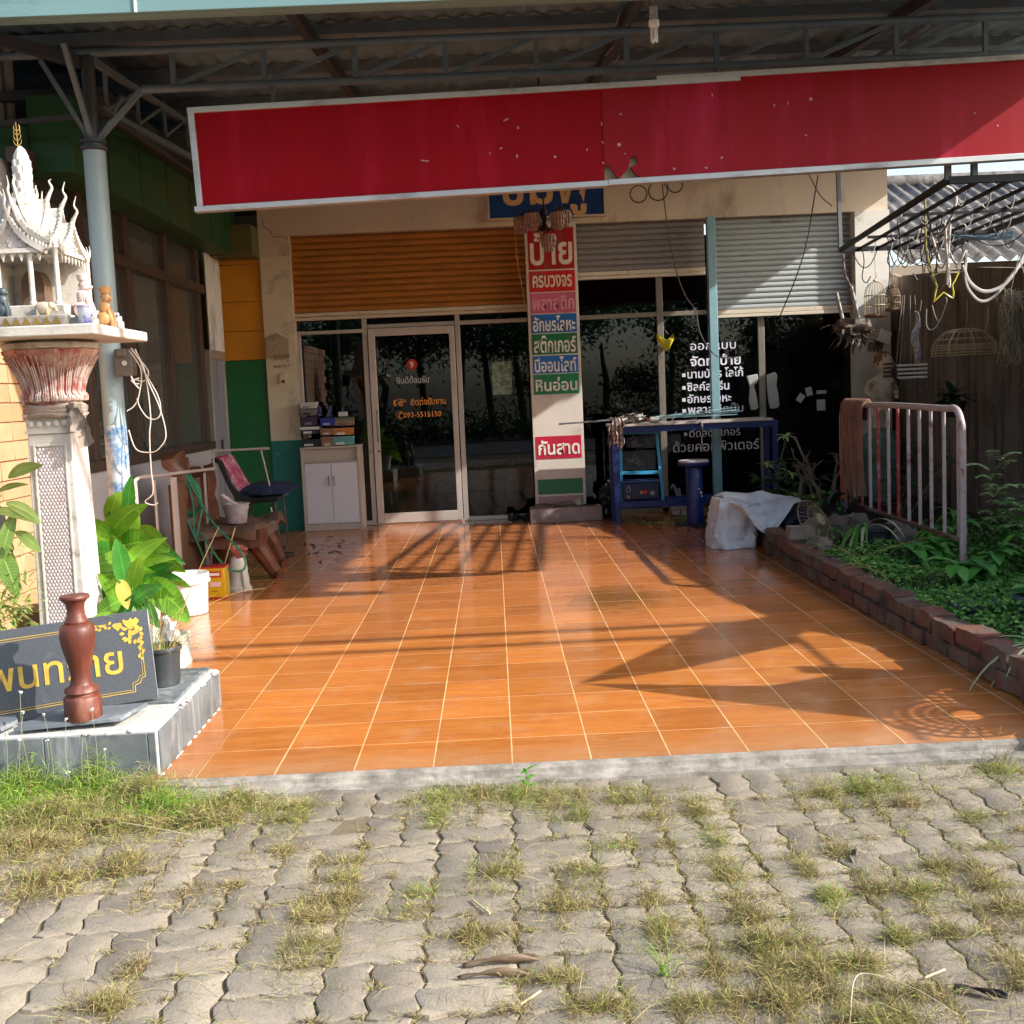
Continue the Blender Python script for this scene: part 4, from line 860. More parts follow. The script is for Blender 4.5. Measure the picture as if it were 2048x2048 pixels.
# ------------------------------------------------------------------ meter box and cables on the post
mbx = thing('junction_box', 'dusty brown junction box with loose white cables on the canopy post', 'junction box', (-2.33, 6.93, 1.6))
MB().box(-2.38, -2.27, 6.87, 6.96, 1.63, 1.80).box(-2.36, -2.30, 6.85, 6.87, 1.75, 1.80).build('box', mat('brown_plastic_box', '#5d5750', .6, var=.15, dirt='#8a8378', damt=.3), mbx, bevel=.006)
MB().lathe([(.016, 0), (.016, .006)], (-2.315, 6.868, 1.71), 14, M=Matrix(((1, 0, 0), (0, 0, -1), (0, 1, 0)))).box(-2.34, -2.30, 6.86, 6.868, 1.765, 1.785).build('dial', mat('pale_dial', '#bdb9ae', .5), mbx)
CAB = mat('white_cable', '#c9beb2', .6, var=.08); mb = MB()
Yc = 6.86
cabs = [[(248, 694), (285, 735), (301, 800), (296, 850), (270, 922), (260, 905)][:0], [(262, 696), (283, 728), (297, 765), (319, 815), (332, 870), (318, 897), (300, 905), (272, 898), (257, 860)],
        [(270, 698), (290, 745), (301, 830), (299, 870), (302, 935), (306, 985), (290, 1003), (306, 1010), (316, 1006)], [(258, 700), (282, 740), (278, 790), (268, 812), (254, 822)], [(265, 758), (288, 762), (297, 745), (285, 725)],
        [(280, 730), (315, 790), (321, 825), (312, 838), (295, 835), (280, 815), (274, 797)]]
for k, P_ in enumerate(cabs):
    if P_: mb.tube(smoothpath([at(x, y, Yc+.004*k+.01*math.sin(i)) for i, (x, y) in enumerate(P_)], 6), .0040, 6)
for k in range(3): mb.tube([at(262+8*a, 752+a*(8-k)*1.0+10*math.sin(a+k), Yc-.005) for a in range(3)], .005, 6)
mb.build('cable', CAB, mbx)

# ------------------------------------------------------------------ big leaved plant, bucket, tin, statue
LF = leafmat('broad_leaf', '#5f9a26', '#8ab838', .45, .4, True); LFD = leafmat('broad_leaf_dark', '#2f6a22', '#4a8f30', .3, .35, True); LFY = leafmat('leaf_yellow', '#c2b24a', '#d8c060', .35, .5, True)
bp = thing('broad_leaf_plant', 'bright green broad leaved plant in a pot beside the spirit house', 'plant', (-1.93, 5.7, .15))
MB().lathe([(.10, .19), (.13, .40), (.14, .41), (.14, .43), (.12, .42), (0, .40)], (-1.93, 5.62, 0), 24).build('pot', mat('white_pot', '#c9c8c4', .5, dirt='#8a8578', damt=.2), bp)
mb = MB(); st = MB(); rr = random.Random(12)
def bleaf(px, py, Yd, dx, dy, L, W, m=0, tilt=0, droop=.6):
    W *= .80; L *= 1.06
    """leaf whose middle sits at a surveyed point; (dx,dy) lean seen from the front"""
    q = at(px, py, Yd); d = Vector((dx, rr.uniform(-.5, .1)-tilt, dy)).normalized()
    b = q-d*L*.5
    mb.leaf(b, d, L, W, up=(rr.uniform(-.3, .3), -1, .35), droop=droop, fold=.22, n=18, m=m, shape=lambda t: max(.02, math.sin(math.pi*min(1, (t*.96+.03))**.85)**.75), wav=.12, pleat=.0028)
    root = Vector((-1.93+rr.gauss(0, .04), 5.62+rr.gauss(0, .04), .40)); mid = (root+b)/2+Vector((0, 0, .03)); st.tube(smoothpath([root, mid, b, b+d*L*.1], 4), .006, 6)
for a in ((236, 1030, 5.7, .55, .9, .36, .16, 0), (200, 1090, 5.6, -.8, .55, .30, .17, 1), (215, 1110, 5.5, -.5, .2, .28, .15, 0), (262, 1040, 5.75, .3, .9, .28, .13, 0), (232, 1085, 5.6, .1, .9, .22, .08, 0),
          (285, 1070, 5.7, .9, .45, .30, .19, 0), (305, 1060, 5.8, .9, .25, .26, .15, 0), (270, 1100, 5.55, .5, .8, .30, .12, 0), (330, 1110, 5.7, .95, .35, .26, .13, 0), (345, 1185, 5.5, .8, -.25, .30, .20, 0),
          (262, 1160, 5.5, .3, .8, .28, .13, 0), (190, 1170, 5.5, -.4, .7, .28, .16, 1), (245, 1125, 5.45, -.1, .9, .24, .12, 1), (298, 1140, 5.6, .5, .7, .26, .14, 1), (205, 1208, 5.35, -.8, -.1, .22, .13, 0),
          (250, 1185, 5.3, .4, -.6, .15, .09, 2), (310, 1165, 5.5, .8, .3, .24, .13, 0), (275, 1130, 5.5, .6, .6, .24, .09, 0), (195, 1130, 5.6, -.7, .3, .24, .13, 1), (222, 1150, 5.5, -.3, .7, .26, .12, 0), (180, 1200, 5.6, -.6, .2, .2, .12, 1), (300, 1215, 5.4, .6, -.1, .2, .11, 1), (240, 1060, 5.8, -.1, 1, .3, .12, 1), (280, 1180, 5.45, .4, .5, .22, .13, 1),
          (225, 1000, 5.75, .35, .95, .30, .11, 0), (210, 1050, 5.7, -.45, .9, .30, .12, 0), (255, 1000, 5.8, .1, 1, .26, .10, 1), (320, 1085, 5.75, .95, .2, .30, .12, 1), (185, 1060, 5.65, -.75, .6, .26, .11, 0), (268, 1135, 5.4, .25, .85, .26, .09, 0), (290, 1110, 5.6, .7, .6, .28, .10, 0), (228, 1180, 5.4, -.2, .8, .22, .09, 0), (320, 1140, 5.6, .8, .5, .24, .09, 1), (345, 1150, 5.7, .9, .3, .2, .08, 0), (175, 1140, 5.6, -.8, .5, .2, .10, 0), (250, 1215, 5.3, .2, .7, .16, .08, 1), (215, 1225, 5.3, -.5, .3, .16, .08, 0)): bleaf(*a)
mb.build('foliage', [LF, LFD, LFY], bp, ang=180); st.build('stalk', mat('leaf_stalk', '#6f9a3a', .5), bp)
mb = MB(); rr = random.Random(21)      # slim grass sprouts round its foot
for i in range(46): wisp(mb, (-1.95+rr.uniform(-.25, .35), 5.25+rr.uniform(-.1, .2), T1), rr.uniform(0, 6.28), abs(rr.gauss(.3, .25)), rr.uniform(.12, .34), .0016, 0, .8)
single(mb, 'grass_tuft', leafmat('sprout_green', '#5c8a34', '#86a848', .3), 'tuft of thin grass blades behind the granite sign', 'grass tuft')
# far left foliage by the block wall
fp = thing('edge_plant', 'shrub with long pale leaves growing in front of the block wall', 'plant', (-2.75, 5.2, -.07))
mb = MB(); rr = random.Random(31)
for px, py, dx, dy, L, W in ((45, 930, .8, .6, .2, .06), (30, 1015, .95, .1, .26, .05), (50, 1012, .9, -.15, .2, .06), (18, 1130, .5, -.9, .32, .10), (60, 1075, .8, -.3, .16, .06), (8, 1075, -.4, -.9, .26, .07), (20, 965, .8, .5, .18, .03)):
    q = at(px, py, 5.0); d = Vector((dx, -.2, dy)).normalized(); mb.leaf(q-d*L/2, d, L, W, up=(.2, -1, .3), droop=.4, n=7)
for i in range(240):
    q = at(rr.gauss(18, 26), rr.gauss(1215, 50), rr.uniform(4.9, 5.3)); d = Vector((rr.uniform(-1, 1), rr.uniform(-1, .2), rr.uniform(-.3, 1))).normalized()
    mb.leaf(q, d, rr.uniform(.04, .09), .016, droop=.5, n=3)
mb.build('foliage', leafmat('shrub_leaf', '#5a7f2e', '#93a858', .35, .45, True), fp, ang=180)
mb = MB()
for P_ in (((-2.62, 5.25, -.05), (-2.6, 5.2, .5), (-2.52, 5.05, .95), (-2.3, 5.0, 1.05)), ((-2.6, 5.2, .2), (-2.5, 5.05, .62), (-2.28, 5.0, .78)), ((-2.6, 5.2, .1), (-2.4, 5.1, .5), (-2.2, 5.05, .42)), ((-2.5, 5.2, .1), (-2.35, 5.1, .35), (-2.2, 5.0, .2))): mb.tube(smoothpath(P_, 6), .007, 6)
mb.build('stem', mat('shrub_stem', '#6d6a3a', .8), fp)
single(MB().lathe([(.08, -.07), (.11, .12), (.12, .13), (.11, .14), (0, .13)], (-2.45, 5.6, .27), 20, sy=1), 'clay_pot', mat('wicker_clay', '#8d7a58', .8, var=.2, bump=.3), 'tan clay pot half hidden behind the spirit house pedestal', 'pot')
mb = MB().prism([(-2.58, .93), (-2.50, .98), (-2.47, .96), (-2.43, .75), (-2.45, .70), (-2.54, .67)], lambda u, v, t: (u, t, v), 5.36, 5.38)
single(mb, 'mirror_plate', mat('grey_plate', '#74777b', .35, .3, var=.1, dirt='#b0aaa0', damt=.2), 'grey angled metal plate fixed before the block wall', 'plate', bevel=.003)
single(MB().lathe([(.033, 2.4), (.033, 3.86)], (-3.16, 7.5, 0), 14).box(-3.28, -3.19, 7.45, 7.55, 3.05, 3.9), 'drain_pipe', mat('dusty_pipe', '#8d7f78', .7, dirt='#5c4c44', damt=.3), 'dusty pink downpipe at the top left corner of the annex', 'pipe')

wb = thing('white_bucket', 'open white plastic paint bucket behind the broad leaved plant', 'bucket', (-2.16, 7.35, 0))
WPL = mat('white_bucket_plastic', '#d6d8d6', .4, var=.04, dirt='#a49c8c', damt=.2)
MB().lathe([(.12, 0.001), (.125, .005), (.138, .25), (.147, .252), (.147, .275), (.142, .28), (.136, .276), (.124, .04), (0, .03)], (-2.16, 7.35, 0), 36).build('body', WPL, wb)
MB().lathe([(.148, .215), (.153, .217), (.153, .235), (.148, .237)], (-2.16, 7.35, 0), 36).build('rim_band', WPL, wb)
tn = thing('yellow_tin', 'yellow and red square thinner tin beside the white bucket', 'tin', (-2.125, 7.93, 0))
MB().box(-2.215, -2.035, 7.86, 8.0, .001, .235).build('body', mat('yellow_tin_paint', '#cfa513', .35, .1, var=.08, dirt='#8d6a17', damt=.2), tn, bevel=.006)
for z_ in (.226, .0012): MB().box(-2.217, -2.033, 7.858, 8.002, z_, z_+.012).build('rim', mat('red_tin', '#b0241c', .4), tn, bevel=.003)
lb = MB().box(-2.165, -2.06, 7.855, 7.859, .16, .205).build('label', mat('red_tin', '#b0241c', .4), tn)
MB().box(-2.155, -2.07, 7.852, 7.854, .172, .193).build('stripe', mat('cream_print', '#e2d9c8', .5), lb)
MB().box(-2.145, -2.068, 7.855, 7.859, .09, .125).build('label', mat('pale_pink_print', '#d9b9b4', .5), tn)
MB().box(-2.13, -2.09, 7.855, 7.858, .055, .062).build('label', mat('brown_print', '#8d6a17', .5), tn)
MB().lathe([(.02, .235), (.02, .255), (.0, .256)], (-2.17, 7.93, 0), 14).build('cap', DARK, tn)
ct = thing('ceramic_dog', 'white ceramic animal statue with a worn red brown head by the bench', 'statue', (-2.0, 8.15, 0))
mb = MB(); mb.lathe([(.09, .001), (.092, .03), (.075, .05), (.07, .12), (.068, .18), (.055, .24), (.045, .27), (.0, .285)], (-2.0, 8.15, 0), 20, sy=.85)
for dx in (.05, .075): mb.blob((-2.0+dx, 8.10, .02), (.03, .022, .02), 6, .1)
mb.tube([(-1.955, 8.1, .17), (-1.945, 8.09, .09), (-1.945, 8.09, .01)], .018).tube([(-1.965, 8.19, .17), (-1.95, 8.19, .09), (-1.95, 8.19, .01)], .018)
mb.build('body', mat('white_glaze', '#c4bfb4', .3, var=.08, dirt='#8a7a68', damt=.3, dscale=9), ct)
mb = MB(); mb.blob((-1.99, 8.14, .30), (.05, .045, .06), 10, .15, 3).blob((-1.955, 8.13, .325), (.04, .03, .025), 8, .1).blob((-1.95, 8.13, .285), (.03, .025, .012), 7).blob((-2.02, 8.1, .33), (.018, .012, .035), 6).blob((-2.02, 8.18, .33), (.018, .012, .035), 6)
mb.build('head', mat('worn_red_brown_glaze', '#8d4638', .45, var=.2, dirt='#c9b9a8', damt=.45, dscale=14), ct)

# ------------------------------------------------------------------ bench, chair, railing, hose
BW = mat('driftwood', '#673a24', .5, var=.3, scale=5, dirt='#3d2114', damt=.5, dscale=6, stretch=(1, .35, 2), bump=.3, coat=.15); BWD = mat('driftwood_grey', '#6a5142', .7, var=.3, scale=5, dirt='#2f2019', damt=.5, dscale=7, stretch=(2, .4, 1), bump=.4)
bn = thing('carved_bench', 'rough tree root bench with tall slab back against the annex wall', 'bench', (-2.25, 9.0, 0))
def rough(mb, cen, size, amp=.06, fr=2.2, seed=0, M=None):
    """irregular slab: subdivided box pushed about by noise"""
    t = MB(); n = (max(2, int(size[0]/.05)), max(2, int(size[1]/.05)), max(1, int(size[2]/.05)))
    P_ = {}; 
    def vid(i, j, k):
        key = (i, j, k)
        if key not in P_:
            p = Vector(((i/n[0]-.5)*size[0], (j/n[1]-.5)*size[1], (k/n[2]-.5)*size[2])); d = mnoise.noise_vector(p*fr*2+Vector((seed*3.1, seed, 0)))*amp
            p = p+d; t.v.append(tuple((M @ p if M else p)+Vector(cen))); P_[key] = len(t.v)-1
        return P_[key]
    fs = []
    for a, b, cc in ((0, 1, 2), (1, 2, 0), (2, 0, 1)):
        for i in range(n[a]):
            for j in range(n[b]):
                for e in (0, n[cc]):
                    def k_(x, y):
                        q = [0, 0, 0]; q[a] = x; q[b] = y; q[cc] = e; return vid(*q)
                    f = (k_(i, j), k_(i+1, j), k_(i+1, j+1), k_(i, j+1)); fs.append(f if e else f[::-1])
    mb.add(t.v, fs); return mb
rough(MB(), (-2.18, 8.95, .40), (.56, 1.05, .075), .07, 2.0, 3).build('seat', BWD, bn, ang=60)
rough(MB(), (-2.1, 8.55, .36), (.42, .16, .13), .05, 3, 8).build('seat_edge', BW, bn, ang=60)
mb = MB(); rough(mb, (-2.50, 8.6, .72), (.10, .42, .62), .10, 2.2, 5, Matrix.Rotation(-.12, 3, 'Y')); rough(mb, (-2.47, 9.15, .66), (.09, .40, .50), .10, 2.2, 9, Matrix.Rotation(-.12, 3, 'Y')); 
mb.build('backrest', BW, bn, ang=60)
for k, (a, b) in enumerate((((-2.12, 8.6, .36), (-2.16, 8.5, .0)), ((-2.0, 8.62, .34), (-1.84, 8.7, .0)), ((-2.05, 9.25, .36), (-1.93, 9.35, .0)), ((-2.4, 9.2, .36), (-2.45, 9.3, .0)))):
    a, b = Vector(a), Vector(b); MB().tube(smoothpath([a, a.lerp(b, .4)+Vector((.02, 0, 0)), b+Vector((0, 0, .05)), b+Vector((.05, -.04, .02))], 5), [.085-.003*i for i in range(16)], 9).build('leg', BW, bn)
oc = thing('office_chair', 'black moulded chair with thin legs beyond the bench', 'chair', (-2.3, 10.3, 0))
BKC = mat('black_vinyl', '#17181a', .35, var=.15, spec=.6)
sh = [(-2.66, .90), (-2.60, .88), (-2.52, .66), (-2.45, .53), (-2.30, .485), (-2.08, .50), (-2.04, .53), (-2.05, .55), (-2.28, .545), (-2.40, .58), (-2.47, .69), (-2.55, .90), (-2.60, .935), (-2.65, .93)]
MB().prism(sh, lambda u, v, t: (u, t, v), 10.05, 10.55).build('seat_shell', BKC, oc, bevel=.02)
mb = MB()
for x, y in ((-2.1, 10.1), (-2.1, 10.5), (-2.4, 10.1), (-2.4, 10.5)): MB().tube([(x, y, .5), (x+(.03 if x > -2.2 else -.03), y, .0)], .011).build('leg', mat('rusty_leg', '#5a4740', .6, .2), oc)
PKM = mat('pink_print_fabric', '#b8476a', .85, var=.1, dirt='#e0cfd2', damt=.6, dscale=11)
single(MB().prism([(-2.63, .945), (-2.55, .94), (-2.45, .74), (-2.36, .58), (-2.41, .56), (-2.50, .70)], lambda u, v, t: (u, t, v), 10.06, 10.46), 'pink_cushion', PKM, 'pink patterned cushion leaning on the back of the black chair', 'cushion', bevel=.02)
NV = mat('navy_cloth', '#262e4c', .85, var=.2, scale=8, bump=.2); mb = MB()
for k in range(3): mb.tube(smoothpath([(-2.40+.03*k, 10.04, .60+.02*k), (-2.3, 10.03, .645-.025*k), (-2.18, 10.03, .63-.02*k), (-2.12, 10.03, .59), (-2.2, 10.03, .57)], 5), .014, 7)
mb.prism([(-2.42, .565), (-2.40, .62), (-2.33, .66), (-2.05, .65), (-1.93, .60), (-1.95, .575), (-2.1, .565)], lambda u, v, t: (u+(t-10.06)*.05, t, v+(t-10.06)*.03), 10.06, 10.45)
single(mb, 'folded_bag', NV, 'folded navy cloth bag lying on the seat of the black chair', 'bag', bevel=.012)
cb = thing('plastic_tub', 'clear ribbed plastic tub with pink and white rags on the bench', 'tub', (-2.15, 8.85, .45))
CLR = mat('cloudy_plastic', '#a99a98', .25, var=.2, dirt='#7a5a5c', damt=.5, dscale=10)
MB().lathe([(.075, .445), (.082, .45), (.107, .60), (.115, .602), (.115, .61), (.104, .608), (.08, .47), (0, .465)], (-2.16, 8.85, 0), 28, flute=lambda a, i: .02*math.sin(a*16) if 0 < i < 3 else 0).build('tub', CLR, cb)
MB().tube(smoothpath([(-2.14, 8.84, .58), (-2.2, 8.84, .63), (-2.27, 8.83, .685)], 4), .018, 8).blob((-2.14, 8.84, .56), (.08, .07, .04), 8, .35, 4).build('rag', mat('pale_rag', '#b9a6a2', .9, var=.3, scale=20), cb)
single(MB().leaf((-2.3, 8.62, .44), (1, -.1, .02), .3, .03, droop=.05, n=8, wav=1.), 'pink_ribbon', mat('pink_ribbon_cloth', '#a86a74', .8), 'faded pink ribbon trailing on the bench seat', 'ribbon')
WR = mat('white_railing', '#b9ada6', .5, .1, var=.08, dirt='#7d6d62', damt=.3)
rl = thing('white_railing', 'white metal bed rail standing between the canopy post and the bench', 'railing', (-2.4, 8.1, 0))
MB().tube(smoothpath([(-2.41, 7.15, .80), (-2.41, 7.15, .90), (-2.405, 7.22, .955), (-2.40, 7.6, .945), (-2.40, 9.15, .885)], 6), .013, 10).build('top_rail', WR, rl)
for y, w in ((7.55, .012), (8.0, .03), (8.85, .014), (7.16, .013)): MB().box(-2.40-w/2, -2.40+w/2, y-w, y+w, .0, .93-.035*(y-7.2)).build('bar', WR, rl)
single(MB().box(-2.46, -2.435, 8.05, 8.85, .06, .84), 'plywood_board', mat('brown_plywood', '#6a4a33', .7, var=.2, scale=3, dirt='#3f2a1c', damt=.4, stretch=(1, 3, .5)), 'brown plywood sheet standing behind the white railing', 'board')
single(MB().tube([(-2.62, 10.0, 1.0), (-2.1, 10.02, 1.0)], .012).tube([(-2.18, 10.02, 1.0), (-2.12, 10.02, .65)], .008).tube([(-2.12, 10.02, .45), (-2.1, 10.02, .25)], .008).tube([(-2.62, 10.0, 1.0), (-2.62, 10.0, 0)], .010), 'clothes_rail', WR, 'thin white clothes rail behind the pink cushion', 'rail')
HS = mat('green_hose', '#2f7a58', .4, var=.1); mb = MB(); rr = random.Random(17)
for k in range(6):
    o_ = rr.uniform(-.012, .012); P_ = [(353+rr.uniform(-5, 3), 938, 8.5), (352+k*2, 990, 8.5), (362+k*3, 1020, 8.47), (380+k*2, 1036-k*2, 8.45), (398+k, 1010, 8.45), (398-k*3, 975, 8.45), (376-k*2, 945, 8.47), (362, 933, 8.5)]
    mb.tube(smoothpath([at(x+rr.uniform(-3, 3), y, Yd+o_-k*.004) for x, y, Yd in P_], 5), .0085, 7)
mb.tube(smoothpath([at(*p) for p in ((362, 935, 8.45), (385, 1000, 8.42), (388, 1063, 8.40), (394, 1068, 8.40), (405, 1010, 8.42))], 6), .0085, 7)
mb.tube(smoothpath([at(*p) for p in ((370, 1030, 8.4), (390, 1075, 8.38), (405, 1110, 8.3), (410, 1135, 8.2))], 6), .0085, 7)
mb.tube(smoothpath([at(*p) for p in ((395, 1000, 8.4), (430, 1050, 8.2), (475, 1095, 8.0), (490, 1120, 7.98), (488, 1138, 7.96), (470, 1142, 7.96), (445, 1128, 8.0), (400, 1065, 8.3))], 7), .0085, 7)
single(mb, 'garden_hose', HS, 'coiled green garden hose hanging over the white railing', 'hose')
single(MB().tube([at(432, 1190, 8.1), at(470, 1055, 8.4)], .006), 'bamboo_stick', mat('bamboo', '#b59a6a', .7), 'thin tan stick leaning across the yellow tin', 'stick')
# slippers, debris by the bench
SLP = mat('black_rubber', '#1d1c1d', .6, var=.2)
for k, (x, y, rz_, lab) in enumerate(((-2.03, 9.9, .3, 'black rubber sandal farther from the bench leg'), (-1.98, 9.55, 1.2, 'dark patterned sandal nearer the bench leg'))):
    mb = MB().prism([(math.cos(a)*.13*(1 if math.cos(a) > 0 else .9), math.sin(a)*.05*(1.1 if math.cos(a) > 0 else .85)) for a in [i*math.pi/9 for i in range(18)]], lambda u, v, t: (u, v, t), .001, .03)
    mb.tube(smoothpath([(.0, -.05, .02), (.03, -.03, .075), (.05, 0, .08), (.03, .03, .075), (0, .05, .02)], 4), .014, 6)
    o = single(mb, 'sandal', SLP, lab, 'sandal', 'sandals by the bench', bevel=.006); o.location = (x, y, o.location.z); o.rotation_euler = (0, 0, rz_)
# white cabinet with shoe boxes
cbn = thing('white_cabinet', 'low white two door shoe cabinet against the shop window', 'cabinet', (-1.8, 11.9, 0))
CBM = mat('beige_laminate', '#b5a89a', .5, var=.06, dirt='#8a7d6d', damt=.15)
mb = MB().box(-2.125, -2.09, 11.72, 12.02, 0, .90).box(-1.515, -1.48, 11.72, 12.02, 0, .90).box(-2.13, -1.475, 11.715, 12.02, .90, .92).box(-2.09, -1.515, 11.73, 12.02, .0, .075).box(-2.09, -1.515, 11.725, 12.02, .745, .76).box(-2.09, -1.515, 12.0, 12.02, .075, .9).box(-2.09, -1.515, 11.76, 11.78, .76, .9)
mb.build('carcass', CBM, cbn, bevel=.003)
CBD = mat('white_door', '#cfcdd2', .35, var=.03, dirt='#a5a09e', damt=.12)
for x0, x1, hx in ((-2.087, -1.804, -1.83), (-1.800, -1.518, -1.775)):
    d_ = MB().box(x0, x1, 11.722, 11.74, .08, .74).build('door', CBD, cbn, bevel=.002)
    MB().tube([(hx, 11.70, .60), (hx, 11.70, .49)], .006).tube([(hx, 11.70, .595), (hx, 11.725, .595)], .005).tube([(hx, 11.70, .495), (hx, 11.725, .495)], .005).build('handle', mat('chrome', '#a8a8a8', .2, .9), d_)
def wq(px, py): q = at(px, py, 11.75); return q.x, q.z
for x0, y0, x1, y1, col, lc, lab in ((603, 878, 641, 894, '#232a2e', '#c9c4b4', 'black shoe box at the bottom left of the stack'), (643, 873, 666, 893, '#8a6a50', '#c8b9a4', 'brown shoe box at the bottom middle of the stack'), (667, 872, 704, 891, '#5f9a98', '#cfd8d2', 'mint green shoe box at the bottom right of the stack'),
        (601, 853, 637, 869, '#262c40', '#d0d0d4', 'navy shoe box with a white torn lid in the left column'), (641, 856, 667, 871, '#84644c', '#c0ac96', 'brown shoe box in the middle of the stack under the blue one'), (668, 855, 703, 871, '#b3713a', '#d8d2c8', 'orange shoe box with a white corner in the right column'),
        (605, 833, 633, 851, '#3a2648', '#7a6a8c', 'dark purple shoe box in the left column'), (641, 835, 669, 852, '#232f86', '#8a94d0', 'blue shoe box under the purple shoes'), (670, 834, 704, 852, '#8a7257', '#5a6658', 'brown shoe box with a grey green lid in the right column'),
        (601, 818, 632, 832, '#6d6866', '#2c2a2a', 'grey speckled shoe box second from the top of the left column'), (600, 804, 630, 818, '#bdb9b6', '#8d8a88', 'white shoe box at the very top of the left column')):
    (ax_, az_), (bx_, bz_) = wq(x0, y1), wq(x1, y0); pm = mat('card_'+col[1:], col, .7, var=.08, dirt='#5a4a3c', damt=.1)
    t_ = thing('shoe_box', lab, 'shoe box', ((ax_+bx_)/2, 11.84, az_), 'shoe boxes on the cabinet'); yo = random.uniform(0, .02)
    MB().box(ax_, bx_, 11.75+yo, 11.95, az_+.001, bz_-.028).build('box', pm, t_, bevel=.002)
    MB().box(ax_-.004, bx_+.004, 11.746+yo, 11.954, bz_-.03, bz_-.001).build('lid', mat('card_lid_'+lc[1:]+col[1:], lc if col in ('#8a7257', '#262c40') else col, .65, var=.1), t_, bevel=.002)
    MB().box(ax_+.03, ax_+.03+(bx_-ax_)*.45, 11.743+yo, 11.749+yo, az_+.006, az_+.03).build('label', mat('card_label_'+lc[1:], lc, .7), t_)
PSH = mat('purple_shoe', '#3c3a66', .7, var=.15)
for x, lab in ((638, 'purple canvas shoe standing on the left of the blue box'), (657, 'purple canvas shoe leaning on the right of the blue box')):
    q = at(x, 834, 11.8); s_ = 1 if x < 650 else -1
    mb = MB().blob((q.x, 11.82, q.z+.022), (.028, .09, .022), 8, .05).blob((q.x, 11.86, q.z+.05), (.024, .04, .045), 8, .05).tube([(q.x, 11.87, q.z+.07), (q.x-.012*s_, 11.87, q.z+.12)], [.024, .018], 8)
    single(mb, 'shoe', PSH, lab, 'shoe', 'purple shoes on the boxes')
q = at(685, 833, 11.8); single(MB().box(q.x-.045, q.x+.045, 11.8, 11.9, q.z+.002, q.z+.05), 'paper_box', mat('white_card', '#c9c9c6', .7), 'small white card box on top of the right column', 'box', bevel=.002)
# ------------------------------------------------------------------ chandelier
ch = thing('chandelier', 'dusty brown chandelier with crystal shades hanging before the sign column', 'chandelier', (.5, 9.5, 2.6))
BRZ = mat('dark_bronze', '#3a241c', .5, .4, var=.2); CRY = mat('dusty_crystal', '#9a7868', .35, var=.25, scale=18, dirt='#5a3c30', damt=.4, dscale=20)
C0 = at(1088, 440, 9.5)
MB().tube([C0+Vector((0, 0, 1.25)), C0+Vector((0, 0, .12))], .008, 6).lathe([(.0, -.10), (.02, -.09), (.028, -.05), (.015, -.02), (.025, .03), (.034, .06), (.018, .10), (.008, .13)], C0, 16).build('stem', BRZ, ch)
rr = random.Random(5)
for k, (dx, dy, dz) in enumerate(((-.20, .0, -.02), (-.11, -.12, -.01), (.17, .0, .02), (.11, -.12, -.01), (-.05, .14, .0), (.02, -.16, -.20))):
    p = C0+Vector((dx, dy, dz)); a_ = MB()
    a_.tube(smoothpath([C0+Vector((0, 0, -.03)), C0+Vector((dx*.4, dy*.4, -.09+dz*.5)), C0+Vector((dx*.85, dy*.85, .07+dz)), p+Vector((0, 0, .08)), p+Vector((0, 0, .05))], 5), .006, 6)
    for j in range(3): a_.tube(smoothpath([p+Vector((0, 0, .06)), p+Vector((.03*math.cos(j*2.1), .03*math.sin(j*2.1), .10)), p+Vector((.055*math.cos(j*2.1), .055*math.sin(j*2.1), .07))], 4), .004, 5)
    arm = a_.build('arm', BRZ, ch)
    b_ = MB()
    for ring, (r_, z0, n_) in enumerate(((.062, .045, 16), (.055, -.0, 14), (.038, -.035, 10))):
        for j in range(n_):
            t = j*6.283/n_+ring*.2; q = p+Vector((r_*math.cos(t), r_*math.sin(t), z0)); b_.lathe([(.002, 0), (.0095, -.018), (.007, -.05), (.001, -.062)], q, 5)
    b_.lathe([(.062, .05), (.066, .04), (.060, .03), (.05, -.03), (.02, -.055), (.0, -.06)], p, 16); b_.build('crystal_shade', CRY, arm)
# ------------------------------------------------------------------ bulb
bl = thing('light_bulb', 'unlit white compact fluorescent bulb hanging under the canopy edge', 'bulb', (1.0, 6.3, 3.2))
p0 = at(1307, 10, 6.3); p1 = at(1309, 83, 6.3); WBL = mat('bulb_white', '#e2e4e6', .25, var=.02); SKT = mat('socket_grey', '#a8abac', .5)
hh = p0.z-p1.z; cx_, cy_ = p1.x, 6.3
MB().tube([(cx_, cy_, p0.z-.01), (cx_-.01, cy_, p0.z+.2), (cx_+.02, cy_+.3, rz(6.6)-.1)], .004, 6).build('cord', SKT, bl)
MB().lathe([(.010, p0.z), (.022, p0.z-.01), (.024, p0.z-.05), (.021, p0.z-.055), (.025, p0.z-.06), (.025, p0.z-.075)], (cx_, cy_, 0), 20).build('socket', SKT, bl)
MB().lathe([(.020, p0.z-.075), (.030, p0.z-.085), (.031, p0.z-.115), (.024, p0.z-.125)], (cx_, cy_, 0), 20).build('ballast', WBL, bl)
for a in range(3):
    t = a*2.1; ox, oy = .013*math.cos(t), .013*math.sin(t); ux, uy = -.008*math.sin(t), .008*math.cos(t); z0, z1 = p0.z-.12, p1.z
    MB().tube(smoothpath([(cx_+ox+ux, cy_+oy+uy, z0), (cx_+ox+ux, cy_+oy+uy, z1+.012), (cx_+ox, cy_+oy, z1), (cx_+ox-ux, cy_+oy-uy, z1+.012), (cx_+ox-ux, cy_+oy-uy, z0)], 4), .0068, 8).build('tube', WBL, bl)
BLKW = mat('black_wire', '#191716', .6); GRYW = mat('grey_wire', '#8d8780', .6)
